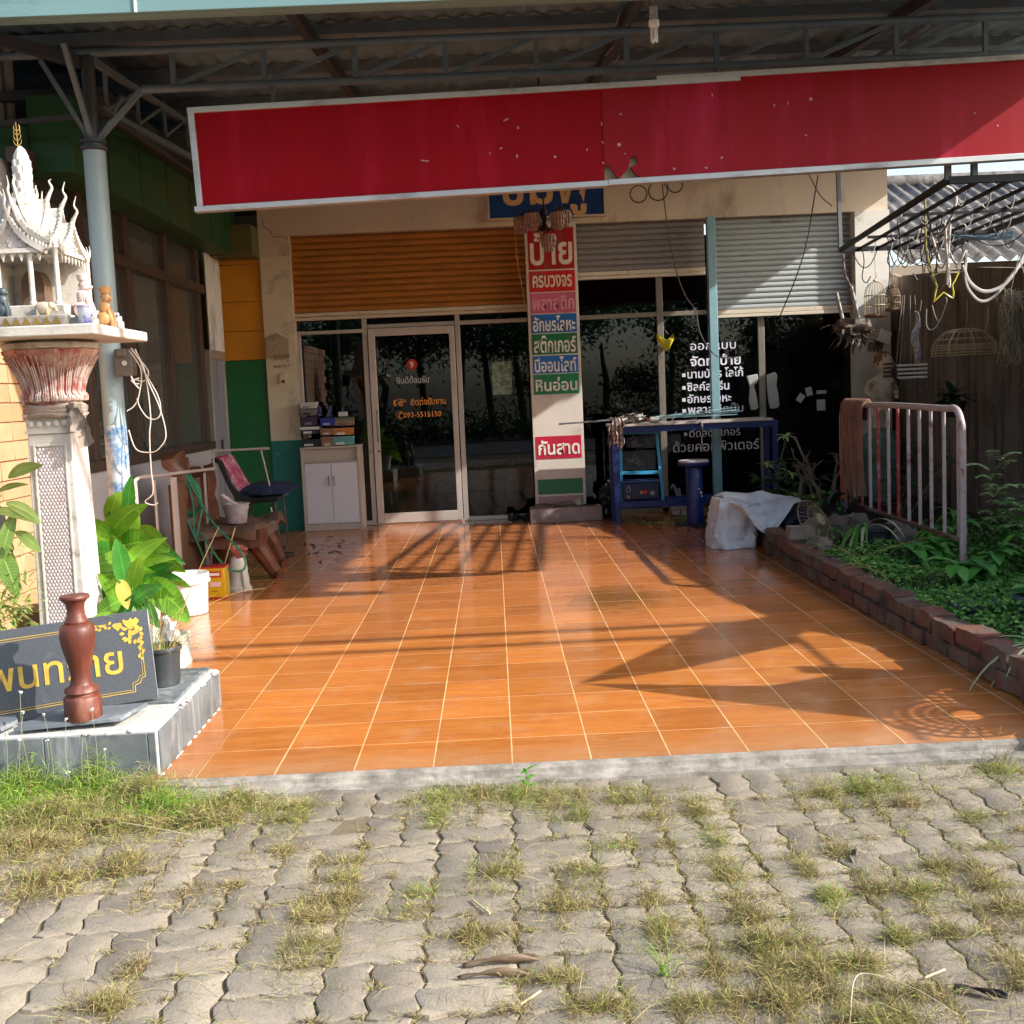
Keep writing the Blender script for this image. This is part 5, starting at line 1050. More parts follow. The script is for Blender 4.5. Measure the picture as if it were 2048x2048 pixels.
def wire(P_, r, mt, label, name='hanging_wire', cat='wire', grp=None, n=6): return single(MB().tube(smoothpath([at(*p) for p in P_], n), r, 6), name, mt, label, cat, grp)
wire(((1323, 350, 10.6), (1328, 400, 10.6), (1338, 470, 10.6), (1352, 540, 10.6), (1370, 590, 10.6), (1391, 622, 10.6), (1400, 665, 10.6), (1420, 700, 10.6), (1438, 714, 10.6), (1460, 716, 10.6), (1478, 712, 10.6), (1498, 700, 10.6)), .006, mat('wire_two_tone', '#4d4743', .6, var=.5, scale=1.5), 'long drooping black wire hanging across the blue steel post')
wire(((1636, 350, 10.3), (1628, 400, 10.3), (1612, 490, 10.3), (1590, 560, 10.3), (1560, 632, 10.3)), .006, BLKW, 'black wire curving down before the pale shutter')
wire(((1618, 350, 10.3), (1640, 390, 10.3), (1664, 412, 10.3)), .005, BLKW, 'short black wire crossing above the pale shutter')
mb = MB()
for px, py, r_ in ((1277, 388, 17), (1316, 382, 19), (1350, 370, 15)):
    mb.tube([at(px+r_*math.cos(a*.4), py+r_*math.sin(a*.4), 10.5+a*.002) for a in range(17)], .006, 6)
single(mb, 'wire_coil', BLKW, 'loops of black wire hanging below the torn part of the red signboard', 'wire')
wire(((1028, 440, 11.5), (1034, 520, 11.5), (1043, 570, 11.5), (1052, 622, 11.5)), .005, mat('tan_string', '#9a7440', .8), 'tan string hanging down the orange shutter', 'hanging_string', 'string')
mb = MB(); rr = random.Random(9)
for P_ in (((1240, 25), (1232, 55), (1224, 78)), ((1224, 95), (1216, 105), (1212, 112)), ((1252, 50), (1275, 20), (1288, 8)), ((1262, 60), (1252, 90), (1250, 117)), ((1290, 5), (1300, 20), (1292, 35)), ((1369, 0), (1371, 8), (1368, 14)), ((1236, 110), (1234, 120), (1228, 126))):
    mb.tube(smoothpath([at(x+rr.uniform(-2, 2), y, 7.2+rr.uniform(-.2, .2)) for x, y in P_], 4), .005, 5)
single(mb, 'frayed_wires', GRYW, 'frayed grey wires hanging from the canopy rafter', 'wires')

# ------------------------------------------------------------------ blue table and what is on and under it
NB = mat('navy_table_paint', '#0e235f', .4, var=.15, dirt='#0b1a44', damt=.35, dscale=5); TTOP = mat('pale_table_top', '#b8ada4', .5, var=.08, dirt='#8a7a6e', damt=.3)
TF, TB = 11.05, 11.5; L_ = at(1222, 850, TF); R_ = at(1558, 834, TF); tx0, tx1, tz = 1.19, 2.93, L_.z+.0
tb = thing('blue_table', 'blue steel work table with a pale top before the right hand window', 'table', ((tx0+tx1)/2, 11.3, 0))
MB().box(tx0, tx1-.06, TF, TB, tz-.025, tz).build('top', TTOP, tb, bevel=.003)
mb = MB(); mb.box(tx0+.02, tx1, TF+.03, TF+.07, tz-.09, tz-.027).box(tx0+.02, tx1, TB-.07, TB-.03, tz-.09, tz-.027).box(tx0+.02, tx0+.06, TF+.07, TB-.07, tz-.085, tz-.027).box(tx1-.04, tx1, TF+.07, TB-.07, tz-.085, tz-.027); mb.build('apron', NB, tb, bevel=.003)
for x in (tx0+.02, tx1-.06):
    for y in (TF+.02, TB-.07): MB().box(x, x+.055, y, y+.05, .001, tz-.03).build('leg', NB, tb, bevel=.003)
mb = MB().box(tx0+.075, 2.9, TF+.03, TF+.06, .17, .235).box(tx0+.075, 2.9, TB-.06, TB-.03, .17, .235)
for x in (1.5, 1.8, 2.2, 2.6): mb.box(x, x+.03, TF+.06, TB-.06, .2, .225)
mb.build('shelf_frame', NB, tb, bevel=.003)
pd = thing('blue_pedestal', 'dark blue round pedestal stool standing in front of the blue table', 'stool', (1.98, 10.75, 0))
MB().lathe([(.082, .03), (.082, .60), (.075, .61)], (1.98, 10.75, 0), 32).build('column', NB, pd)
MB().box(1.78, 2.18, 10.70, 10.80, .001, .03).box(1.93, 2.03, 10.55, 10.95, .002, .029).build('foot', mat('dark_foot', '#1c2230', .5), pd, bevel=.004)
MB().lathe([(.10, .605), (.15, .61), (.155, .62), (.155, .64), (.0, .645)], (1.98, 10.75, 0), 36).build('rim', NB, pd)
MB().lathe([(.152, .641), (.154, .65), (.148, .662), (.0, .664)], (1.98, 10.75, 0), 36).build('seat', mat('pale_seat', '#a8a4a8', .5, var=.1), pd)
for p, r_ in ((at(1402, 985, 10.66), .012), (at(1404, 992, 10.66), .008), (at(1398, 978, 10.66), .007)): MB().lathe([(r_, 0), (r_, .003)], p, 10, M=Matrix(((1, 0, 0), (0, 0, -1), (0, 1, 0)))).build('paint_spot', WHITE, pd)
# cloth over the corner
def sheet(fn, nu, nv, th=0):
    vs = [fn(i/nu, j/nv) for i in range(nu+1) for j in range(nv+1)]; k = nv+1
    return MB().add(vs, [(i*k+j, (i+1)*k+j, (i+1)*k+j+1, i*k+j+1) for i in range(nu) for j in range(nv)])
def solid(o, t=.004):
    m_ = o.modifiers.new('thickness', 'SOLIDIFY'); m_.thickness = t; return o
def stripe_mat(name, a, b, sc_, axis=0):
    s = NT(name); v = s.coord(); sx = s.n('SeparateXYZ'); s.l(v, sx.inputs[0])
    f = s.math('GREATER_THAN', s.math('FRACT', s.math('ADD', s.math('MULTIPLY', sx.outputs[axis], sc_), s.math('MULTIPLY', s.noise(v, 8, 3), 1.2))), .55)
    f2 = s.math('GREATER_THAN', s.math('FRACT', s.math('MULTIPLY', sx.outputs[2], sc_*.8)), .7)
    s.l(s.mix(s.math('MAXIMUM', f, s.math('MULTIPLY', f2, .6)), c(a), c(b)), s.b.inputs[0]); s.b.inputs['Roughness'].default_value = .9; return s.m
PLD = stripe_mat('brown_plaid_cloth', '#b3a295', '#4a3a33', 26)
def drape(u, v):
    x = 1.17+.02*math.sin(v*9)+u*.17*(1-.25*v)+.02*math.sin(u*14+v*3)
    if v < .25: return (x, TF+.10-v*.44, tz+.06-.03*v/.25+.015*math.sin(u*17))
    return (x+.01*math.sin(v*12), TF-.012-.02*math.sin(u*13+v*4)-.01, tz+.03-(v-.25)*.40*(1-.25*math.sin(u*3+.5)))
solid(single(sheet(drape, 26, 26), 'plaid_cloth', PLD, 'brown striped cloth hanging over the left corner of the blue table', 'cloth', ang=180))
single(MB().blob((1.43, TF+.1, tz+.05), (.13, .09, .05), 14, .28, 3), 'cloth_heap', stripe_mat('grey_plaid_cloth', '#c4bab0', '#3c3533', 30, 1), 'crumpled grey striped cloth lying on the blue table', 'cloth')
a, b = at(1120, 848, TF+.03), at(1225, 840, TF+.05); single(MB().tube([a, a.lerp(b, .55)], .009, 10).tube([a.lerp(b, .5), b], .012, 10).tube([a-Vector((.012, 0, 0)), a+Vector((.02, 0, 0))], .012, 10), 'telescopic_pole', mat('steel_pole', '#8f9498', .3, .7), 'grey telescopic pole sticking out left from the blue table', 'pole')
bt = thing('clear_bottle', 'clear plastic bottle with an orange cap lying on the blue table', 'bottle', (1.6, TF+.1, tz))
q = at(1308, 832, TF+.06); Mx = Matrix.Rotation(math.pi/2, 3, 'Y')
MB().lathe([(.03, -.045), (.032, -.03), (.032, .05), (.0, .055)], (q.x, TF+.06, tz+.034), 16, M=Mx).build('body', mat('clear_plastic_bottle', '#a8a8a4', .15, var=.2), bt)
MB().lathe([(.018, -.075), (.02, -.07), (.02, -.045)], (q.x, TF+.06, tz+.034), 14, M=Mx).build('cap', mat('orange_cap', '#d0602a', .4), bt)
bd = MB(); rr = random.Random(3); BLD = mat('pale_blue_blind', '#8fb4ba', .4, var=.1, dirt='#c8dadb', damt=.4, dscale=7)
for i in range(13):
    a = at(1312, 838-rr.uniform(0, 6), TF+.1+.015*(i % 5)); b = at(1474+rr.uniform(-12, 6), 813+rr.uniform(0, 18), TF+.1+.02*(i % 5)); bd.bar(a, b, .03, .004)
single(bd, 'folded_blind', BLD, 'bundle of pale blue blind slats lying slanted on the blue table', 'blind')
mb = MB(); 
for t in (.1, .25, .55, .8):
    p_ = at(1312, 836, TF+.06).lerp(at(1474, 820, TF+.06), t); mb.tube(smoothpath([p_+Vector((0, 0, .05)), p_+Vector((-.02, -.03, .0)), p_+Vector((-.06, -.04, -.045)), p_+Vector((-.1, -.02, -.05))], 4), .003, 5)
p_ = at(1402, 842, TF-.01); mb.tube(smoothpath([p_, p_+Vector((.01, -.01, -.1)), p_+Vector((.0, -.01, -.2)), p_+Vector((.012, -.01, -.32))], 4), [.008, .010, .012, .009]+[.004]*9, 5)
single(mb, 'blind_cords', GRYW, 'thin grey cords of the blind trailing over the table edge', 'cord')
# shelf rack with blackboards and printed chest
rk = thing('small_rack', 'light blue folding rack holding two scribbled blackboards under the table', 'rack', (1.45, 11.35, .24))
SKY_ = mat('sky_blue_rack', '#3f9fc6', .4, var=.1); CHK = mat('chalkboard', '#25282a', .6, var=.3, dirt='#4a4c4c', damt=.3)
a, b = at(1313, 862, 11.3), at(1326, 1003, 11.3); MB().bar(a, b, .03, .03).build('upright', SKY_, rk)
a2, b2 = at(1240, 862, 11.3), at(1244, 1003, 11.3); MB().bar(a2, b2, .03, .03).build('upright', SKY_, rk)
for py in (946, 866): MB().bar(at(1243, py, 11.3), at(1319, py-2, 11.3), .025, .035).build('shelf_bar', SKY_, rk)
for (x0, y0, x1, y1) in ((1254, 872, 1303, 896), (1246, 900, 1311, 941)):
    p0_, p1_ = at(x0, y1, 11.28), at(x1, y0, 11.28); bb = MB().box(p0_.x, p1_.x, 11.30, 11.315, p0_.z, p1_.z).build('blackboard', CHK, rk)
    mb = MB(); rr = random.Random(x0)
    for k in range(9):
        s_ = Vector((rr.uniform(p0_.x+.02, p1_.x-.05), 11.297, rr.uniform(p0_.z+.02, p1_.z-.02))); mb.tube(smoothpath([s_, s_+Vector((rr.uniform(0, .05), 0, rr.uniform(-.05, .05))), s_+Vector((rr.uniform(.02, .08), 0, rr.uniform(-.03, .03))), s_+Vector((rr.uniform(0, .04), 0, rr.uniform(-.05, .02)))], 4), .0013, 4)
    tag(mb.build('chalk_scribble', mat('chalk', '#8d9294', .9), bb), kind='stuff')
cs = thing('printed_chest', 'navy plastic chest with little coloured doodles on the lower table shelf', 'chest', (1.45, 11.3, .236))
p0_, p1_ = at(1246, 1003, 11.2), at(1318, 966, 11.2)
MB().box(p0_.x, p1_.x, 11.2, 11.44, .237, .237+p1_.z-p0_.z).build('body', mat('navy_plastic', '#131b3c', .35, var=.1), cs, bevel=.008)
MB().box(p0_.x-.005, p1_.x+.005, 11.19, 11.445, .237+p1_.z-p0_.z+.001, .262+p1_.z-p0_.z).build('lid', mat('navy_plastic_lid', '#26406e', .35), cs, bevel=.006)
def disc(px, py, r_, col, name): q_ = at(px, py, 11.197); MB().lathe([(r_, 0), (r_, .003)], q_, 14, M=Matrix(((1, 0, 0), (0, 0, -1), (0, 1, 0)))).build(name, mat('print_'+col[1:], col, .5), cs)
disc(1291, 984, .022, '#b3242a', 'red_dot'); disc(1305, 986, .012, '#c4c4c8', 'white_dot'); disc(1257, 994, .018, '#a8694a', 'brown_dot')
q_ = at(1283, 985, 11.195); st_ = [(q_.x+(.022 if k % 2 else .011)*math.cos(k*math.pi/8), q_.z+(.022 if k % 2 else .011)*math.sin(k*math.pi/8)) for k in range(16)]; MB().prism(st_, lambda u, v, t: (u, t, v), 11.194, 11.198).build('orange_star', mat('print_orange', '#d98a2c', .5), cs)
mb = MB(); q_ = at(1257, 980, 11.196)
mb.tube([(q_.x+.02*math.cos(a*.45), 11.196, q_.z+.024*math.sin(a*.45)) for a in range(15)], .002, 4).tube([(q_.x-.008, 11.196, q_.z+.03), (q_.x-.01, 11.196, q_.z+.045)], .002, 4).tube([(q_.x+.008, 11.196, q_.z+.03), (q_.x+.01, 11.196, q_.z+.045)], .002, 4)
q_ = at(1305, 986, 11.196)
for k in range(8): mb.tube([(q_.x+.02*math.cos(k*.785), 11.196, q_.z+.02*math.sin(k*.785)), (q_.x+.034*math.cos(k*.785), 11.196, q_.z+.034*math.sin(k*.785))], .0025, 4)
mb.build('white_doodle', mat('print_white', '#c4c4c8', .5), cs)
# lattice basket
bk = thing('lattice_basket', 'white plastic lattice basket with scraps under the table behind the pedestal', 'basket', (1.87, 11.62, .06))
q_ = at(1362, 1000, 11.6); mb = MB(); n = 22
for s_ in (1, -1):
    for i in range(n):
        t0 = i*6.283/n; mb.tube([(q_.x+(.085+.025*k/4)*math.cos(t0+s_*k*.14), 11.66+(.085+.025*k/4)*math.sin(t0+s_*k*.14), .02+.04*k) for k in range(5)], .003, 4)
mb.lathe([(.11, .175), (.118, .18), (.118, .2), (.108, .2)], (q_.x, 11.66, 0), 26).lathe([(.084, .012), (.09, .015), (.09, .03), (.0, .03)], (q_.x, 11.66, 0), 24); mb.build('basket', WHITE, bk)
MB().tube(smoothpath([(q_.x, 11.63, .12), (q_.x-.05, 11.62, .28), (q_.x-.08, 11.62, .34), (q_.x-.10, 11.62, .30)], 4), .012, 6).tube([(q_.x+.02, 11.64, .1), (q_.x-.02, 11.62, .3)], .015, 6).tube([(q_.x-.06, 11.62, .26), (q_.x-.0, 11.62, .22)], .01, 6).build('scrap', mat('grey_plastic_scrap', '#7d8285', .5), bk)
# things on / by the granite step
PLK = mat('old_plank', '#7a6258', .8, var=.25, dirt='#3f302a', damt=.4)
for k, (x0, y0, x1, y1, dz, lab) in enumerate(((.36, 11.60, .60, 11.55, .0, 'pinkish plank end lying at the left of the granite step'), (.40, 11.66, .74, 11.58, .018, 'longest brown plank lying across the granite step'), (.52, 11.57, .80, 11.66, .036, 'thin plank on top of the others on the granite step'), (.45, 11.70, .66, 11.72, .02, 'short dark plank against the sign column'))):
    single(MB().bar((x0, y0, .166+dz), (x1, y1, .166+dz+.003), .05, .016), 'plank', PLK, lab, 'plank', 'planks on the granite step')
single(MB().lathe([(.022, -.025), (.042, -.025), (.042, .025), (.022, .025), (.022, -.025)], (.87, 11.6, .199), 18, M=Matrix.Rotation(1.2, 3, 'Y')), 'tape_roll', mat('speckled_tape', '#a9b08f', .6, var=.3, dirt='#3a3c30', damt=.5, dscale=30), 'pale speckled roll of tape on the granite step', 'roll')
single(MB().prism([(1.0+.06*math.cos(a*.5), 11.62+.03*math.sin(a*.5)) for a in range(12)], lambda u, v, t: (u, v, t), .157, .165), 'dead_leaf', mat('dead_leaf_dark', '#3f2a22', .9), 'flat dark leaf lying at the right of the granite step', 'leaf')
for x, y, rzv, lab in ((.18, 11.78, .9, 'black shoe lying left of the granite step by the door'), (.30, 11.70, 2.2, 'black shoe tipped against the granite step')):
    o = single(MB().blob((0, 0, .035), (.12, .042, .035), 9, .1).blob((-.06, 0, .07), (.05, .04, .035), 8, .1), 'black_shoe', mat('black_leather', '#191718', .5), lab, 'shoe', 'black shoes by the door'); o.location = (x, y, .002); o.rotation_euler = (0, 0, rzv)
nb = single(MB().blob((1.24, 11.75, .17), (.10, .09, .17), 14, .4, 4).blob((1.18, 11.7, .28), (.07, .06, .08), 10, .4, 4), 'plastic_sack', mat('black_crumpled_plastic', '#1a1c1c', .3, var=.3, dirt='#6d7270', damt=.3, dscale=22), 'black crumpled plastic sack between the sign column and the table', 'bag')
wire(((1215, 960, 11.75), (1222, 964, 11.74), (1234, 966, 11.74), (1244, 972, 11.74), (1245, 985, 11.74), (1243, 1000, 11.72)), .012, WHITE, 'white bent plastic pipe beside the sign column', 'drain_hose', 'pipe')
# inside / on the glass
single(sheet(lambda u, v: (1.84+.19*u+.0, 12.0-.03*math.sin(v*3)-.01*math.sin(u*12), 1.95+.04*math.cos(u*5)-.13*v*(.6+.4*math.sin(u*3.1)**2)+.03*u), 18, 10), 'yellow_cloth', mat('yellow_cloth', '#c9bb1f', .7, var=.15), 'yellow cloth hooked on the window frame behind the black wire', 'cloth')
wire(((1331, 640, 12.0), (1328, 655, 12.0), (1336, 668, 12.0)), .003, GRYW, 'short hook string holding the yellow cloth', 'hook_string', 'string')
PADM = mat('white_pad', '#a9aaa6', .8, var=.15, scale=5, dirt='#6a6660', damt=.3)
for (P_, lab) in ((((1493, 752), (1515, 748), (1517, 762), (1508, 770), (1513, 790), (1517, 815), (1512, 820), (1502, 820), (1498, 800), (1500, 775)), 'left white foam seat pad behind the window mullion'), (((1533, 750), (1550, 744), (1555, 750), (1553, 770), (1557, 790), (1559, 812), (1553, 817), (1540, 817), (1536, 795), (1534, 772)), 'right white foam seat pad behind the window mullion')):
    pts = [at(x, y, 12.02) for x, y in P_]; solid_ = MB().prism([(p.x, p.z) for p in pts], lambda u, v, t: (u, t, v), 12.015, 12.04); single(solid_, 'seat_pad', PADM, lab, 'pad', 'white pads at the window', bevel=.008)
for (x, y, w, h, r_, lab) in ((1601, 796, 13, 17, .6, 'tilted paper note stuck lowest left on the right window'), (1618, 783, 13, 17, -.25, 'folded paper note beside the tilted one on the right window'), (1643, 784, 20, 7, 0, 'wide strip note at the upper right of the window notes'), (1642, 810, 17, 22, 0, 'upright paper note at the lower right of the window notes')):
    p = at(x, y, 12.05); s_ = 12.05/2150/2; mb = MB().obox((0, 0, 0), (w*2*s_, .002, h*2*s_), Matrix.Rotation(r_, 3, 'Y')); mb.v = [(a_+p.x, b_+12.05, c_+p.z) for a_, b_, c_ in mb.v]; single(mb, 'paper_note', mat('note_paper', '#b9b6b4', .8), lab, 'note', 'paper notes on the window')
# interior things dimly visible
mt_ = thing('motorcycle', 'dark motorcycle parked inside behind the glass right of the door', 'motorcycle', (.55, 15.6, 0))
TYR = mat('tyre', '#1c1c1c', .7); CHR = mat('chrome', '#a8a8a8', .2, .9); MBD = mat('bike_blue', '#3a4a7a', .3)
for x in (-.05, 1.15):
    w_m = MB(); w_m.tube([(x+.27*math.cos(a*.2618), 15.6, .31+.27*math.sin(a*.2618)) for a in range(25)], .045, 8, 0, False); wo = w_m.build('wheel', TYR, mt_)
    s_m = MB().tube([(x+.22*math.cos(a*.2618), 15.6, .31+.22*math.sin(a*.2618)) for a in range(25)], .012, 6, 0, False).tube([(x, 15.54, .31), (x, 15.66, .31)], .03, 8)
    for k in range(8): s_m.tube([(x, 15.6, .31), (x+.22*math.cos(k*.785), 15.6, .31+.22*math.sin(k*.785))], .004, 4)
    s_m.build('rim', CHR, wo)
MB().blob((.68, 15.6, .80), (.24, .12, .11), 10).build('tank', MBD, mt_); MB().blob((.2, 15.6, .80), (.30, .12, .06), 10).blob((-.12, 15.6, .86), (.14, .09, .05), 8).build('seat', TYR, mt_)
MB().blob((.5, 15.6, .45), (.2, .13, .16), 8, .2, 4).build('engine', mat('engine_grey', '#7a7a7a', .4, .6), mt_); MB().tube([(1.15, 15.5, .31), (.93, 15.5, .95)], .022).tube([(1.15, 15.7, .31), (.93, 15.7, .95)], .022).build('fork', CHR, mt_)
MB().tube(smoothpath([(.8, 15.25, 1.05), (.9, 15.35, 1.03), (.95, 15.6, .98), (.9, 15.85, 1.03), (.8, 15.95, 1.05)], 4), .014).build('handlebar', CHR, mt_); MB().blob((1.02, 15.6, .93), (.08, .1, .1), 8).build('headlight', CHR, mt_); MB().tube([(.5, 15.45, .3), (.0, 15.42, .35), (-.25, 15.42, .42)], .04).build('exhaust', CHR, mt_); mt_.location = (-.13, 13.3, .005); mt_.scale = (.74,)*3
# ------------------------------------------------------------------ boundary wall, neighbour roof
WL = concrete_mat('mouldy_concrete', '#6f6256', '#94877a', '#3d342c', 1.1)
bwl = thing('boundary_wall', 'dark mouldy precast concrete wall along the right side of the garden', 'wall', (4.55, 9, 0))
prof = [(1.5, -.1), (13.5, -.1), (13.5, 2.55), (11.7, 2.49), (10.0, 2.38), (8.6, 2.21), (7.1, 2.12), (6.0, 2.03), (5.2, 1.91), (4.3, 1.6), (1.5, 1.5)]
MB().prism(prof, lambda u, v, t: (t, u, v), 4.52, 4.62).build('panel', WL, bwl)
mb = MB()
for z in (.62, 1.27, 1.9): mb.prism([(3, z), (12.5, z), (12.5, z+.03), (3, z+.03)], lambda u, v, t: (t, u, v), 4.512, 4.521)
mb.build('ledge', WL, bwl, bevel=.004)
for y in (12.4, 10.4, 8.2, 6, 4): MB().box(4.49, 4.524, y, y+.13, -.1, 2.02 if y < 8 else 2.2).build('post', WL, bwl, bevel=.005)
nh = thing('neighbour_house', 'neighbouring house with a weathered corrugated asbestos roof behind the wall', 'house', (7, 14, 0))
RFM = concrete_mat('asbestos_roof', '#625d58', '#8d8780', '#2a2a2c', 2.0)
def corr(x0, x1, ya, za, yb, zb, pitch=.19, amp=.03, n=10):
    vs = []; fs = []; k = int((x1-x0)/pitch*n)
    for i in range(k+1):
        x = x0+(x1-x0)*i/k; d = amp*math.cos(2*math.pi*(x-x0)/pitch)
        for t in (0, .333, .335, .666, .668, 1): vs.append((x, ya+(yb-ya)*t, za+(zb-za)*t+d+(.012 if t in (0, .335, .668) else 0)))
    for i in range(k):
        for j in range(5): fs.append((i*6+j, i*6+6+j, i*6+7+j, i*6+1+j))
    return MB().add(vs, fs)
o = corr(4.75, 12, 12.4, 2.70, 15.3, 4.10).build('roof', RFM, nh, ang=180); sm = o.modifiers.new('t', 'SOLIDIFY'); sm.thickness = .012
MB().tube([(4.8, 15.3, 4.11), (12, 15.3, 4.11)], .10, 10).build('ridge', RFM, nh)
MB().box(5.2, 12, 12.9, 13.1, -.1, 2.72).box(4.9, 5.2, 12.9, 16, -.1, 2.6).build('wall', mat('neighbour_wall', '#6d6258', .9, dirt='#3a322b', damt=.4), nh)
MB().bar((4.62, 12.2, 2.50), (6.0, 12.2, 2.53), .05, .05).bar((4.62, 11.9, 2.44), (4.62, 13.2, 2.74), .06, .06).box(4.6, 5.4, 12.35, 12.37, 2.55, 2.66).build('eave_timber', mat('pale_timber', '#857a6a', .8, dirt='#5f564b', damt=.3), nh)
# ------------------------------------------------------------------ garden edging
ed = thing('brick_edging', 'mossy two course red brick edging between porch and garden', 'edging', (2.3, 7, 0))
BRK = NT('old_brick'); v_ = BRK.coord(); g_ = BRK.n('NewGeometry')
b_ = BRK.mix(g_.outputs['Random Per Island'], c('#5f3528'), c('#7d4a38')); b_ = BRK.mix(BRK.ramp(BRK.noise(v_, 6, 7, .72), .42, .60), b_, c('#665a4c')); b_ = BRK.mix(BRK.math('MULTIPLY', BRK.ramp(BRK.noise(v_, 4, 7, .72), .48, .62), .65), b_, c('#3a3328')); b_ = BRK.mix(BRK.math('MULTIPLY', BRK.ramp(BRK.noise(v_, 11, 5, .7), .58, .68), .6), b_, c('#4a5230'))
BRK.l(b_, BRK.b.inputs[0]); BRK.b.inputs['Roughness'].default_value = .9; BRK.bump(BRK.noise(v_, 45, 6, .7), .7, .012)
path = [(2.30, 3.95), (2.27, 4.8), (2.255, 6.0), (2.25, 7.0), (2.245, 8.0), (2.27, 8.7), (2.36, 9.3), (2.46, 9.9), (2.62, 10.5), (2.7, 11.2)]
def pt_(s):
    L = 0
    for (a, b), (e, f) in zip(path[:-1], path[1:]):
        d = math.hypot(e-a, f-b)
        if s <= L+d: t = (s-L)/d; return Vector((a+(e-a)*t, b+(f-b)*t, 0)), math.atan2(f-b, e-a)
        L += d
    return Vector((path[-1][0], path[-1][1], 0)), 1.5
rr = random.Random(14); mb = MB()
for row in range(2):
    s = -.1*row; L = .26
    while s < 7.4:
        p, a = pt_(max(0, s+L/2)); Mz = Matrix.Rotation(a+rr.gauss(0, .03), 3, 'Z') @ Matrix.Rotation(rr.gauss(0, .012), 3, 'Y')
        rough(mb, (p.x+rr.gauss(0, .011)+.008*row, p.y, .045+.092*row+rr.gauss(0, .005)), (L-rr.uniform(.008, .03), .13, .080+rr.uniform(-.004, .004)), .013, 6, rr.randint(0, 99), Mz); s += L
mb.build('bricks', BRK.m, ed, ang=50); mb = MB()
for (a, b), (e, f) in zip(path[:-1], path[1:]): mb.bar((a+.01, b, .06), (e+.01, f, .06), .10, .15)
mb.build('mortar', concrete_mat('mossy_mortar', '#3d342b', '#5f5548', '#1f1b16', 6, False), ed)

# ------------------------------------------------------------------ barrier with rope bundle
BRW = NT('barrier_paint'); v_ = BRW.coord(); sx = BRW.n('SeparateXYZ'); BRW.l(v_, sx.inputs[0])
wh = BRW.mix(BRW.noise(v_, 9, 6), c('#8f7f7c'), c('#b8aca6')); wh = BRW.mix(BRW.ramp(BRW.noise(v_, 12, 7, .7), .56, .66), wh, c('#7a4a46')); BRW.l(wh, BRW.b.inputs[0]); BRW.b.inputs['Roughness'].default_value = .5
BRR = mat('barrier_red', '#8d2a30', .5, var=.2, dirt='#b8a29c', damt=.4, dscale=10); BRB = mat('barrier_blue', '#2f5276', .5, var=.2, dirt='#8d8a88', damt=.3)
BX = 3.0; br = thing('crowd_barrier', 'worn white and red steel crowd barrier standing in the garden bed', 'barrier', (BX, 8.05, .1))
ya, yb, zt_ = 6.86, 9.26, 1.185
MB().tube(smoothpath([(BX, ya, .03), (BX, ya, .5), (BX, ya, 1.0), (BX, ya+.02, 1.11), (BX, ya+.10, zt_), (BX, ya+.3, zt_), (BX, (ya+yb)/2, zt_+.01), (BX, yb-.3, zt_), (BX, yb-.10, zt_), (BX, yb-.02, 1.11), (BX, yb, 1.0), (BX, yb, .5), (BX, yb, .06)], 6), .0225, 12).build('frame', BRW.m, br)
MB().tube([(BX, ya, .33), (BX, yb, .36)], .017, 10).build('bottom_rail', mat('rusty_rail_brown', '#5a443a', .7, .1, dirt='#8d7d72', damt=.3), br)
for k, px in enumerate((1917, 1888, 1862, 1839, 1817, 1796, 1777, 1757, 1740, 1723, 1706)):
    q = at(px, 900, 8.0); y = 8.0*BX/(q.x); m_ = BRR if k in (5, 7, 9) else BRW.m
    MB().tube([(BX, y, .35), (BX, y, zt_)], .0135, 8).build('bar', m_, br)
MB().tube([(BX-.001, yb, .35), (BX-.001, yb, .72)], .0235, 10).build('red_band', BRR, br); MB().tube([(BX-.001, yb, .15), (BX-.001, yb, .35)], .0235, 10).build('blue_band', BRB, br)
for y in (ya, yb): MB().tube([(BX-.2, y+.02, .095), (BX, y, .16), (BX+.2, y+.02, .095)], .013, 8).build('foot', BRW.m, br)
RPM = mat('brown_rope', '#7d5a48', .9, var=.3, scale=20, dirt='#2f221c', damt=.3, dscale=9, bump=.4, stretch=(1, 1, .3)); mb = MB(); rr = random.Random(8)
for k in range(17):
    y = 8.62+.032*k; L = rr.uniform(.62, .88); o_ = -.035-rr.random()*.02
    mb.tube(smoothpath([(BX+.03, y, zt_-.12), (BX+.02, y, zt_+.022), (BX-.015, y, zt_+.032), (BX+o_, y+rr.uniform(-.01, .01), zt_-.05), (BX+o_, y+rr.uniform(-.02, .02), zt_-L*.5), (BX+o_+.01, y+rr.uniform(-.03, .03), zt_-L)], 5), [.017]*22+[.015, .012, .010, .007], 6)
single(mb, 'rope_bundle', RPM, 'bundle of thick frayed brown ropes hung over the barrier', 'rope')
# ------------------------------------------------------------------ white sack and navy cloth, stones
SKM = mat('woven_white_sack', '#cdcfd0', .6, var=.06, scale=4, dirt='#7d7c7a', damt=.2, bump=.25, bscale=35)
def sackpt(u, v):
    a = u*2*math.pi; z = v
    rx, ry = .215-.05*z, .22-.05*z
    ca, sa = math.cos(a), math.sin(a); pw = lambda t: math.copysign(abs(t)**.72, t)
    f = .040*mnoise.noise(Vector((ca*1.9, sa*1.9, z*2.4)))+.022*mnoise.noise(Vector((ca*5, sa*5, z*6+3)))-.020*abs(mnoise.noise(Vector((ca*4+z*3, sa*4-z*4, 7))))*2+.012*math.sin(z*3.1)
    return Vector((2.02+pw(ca)*(rx+f)+.03*z, 9.28+pw(sa)*(ry+f), .004+.39*z*(1-.10*ca)))
mb = sheet(lambda u, v: sackpt(u, v), 48, 22)
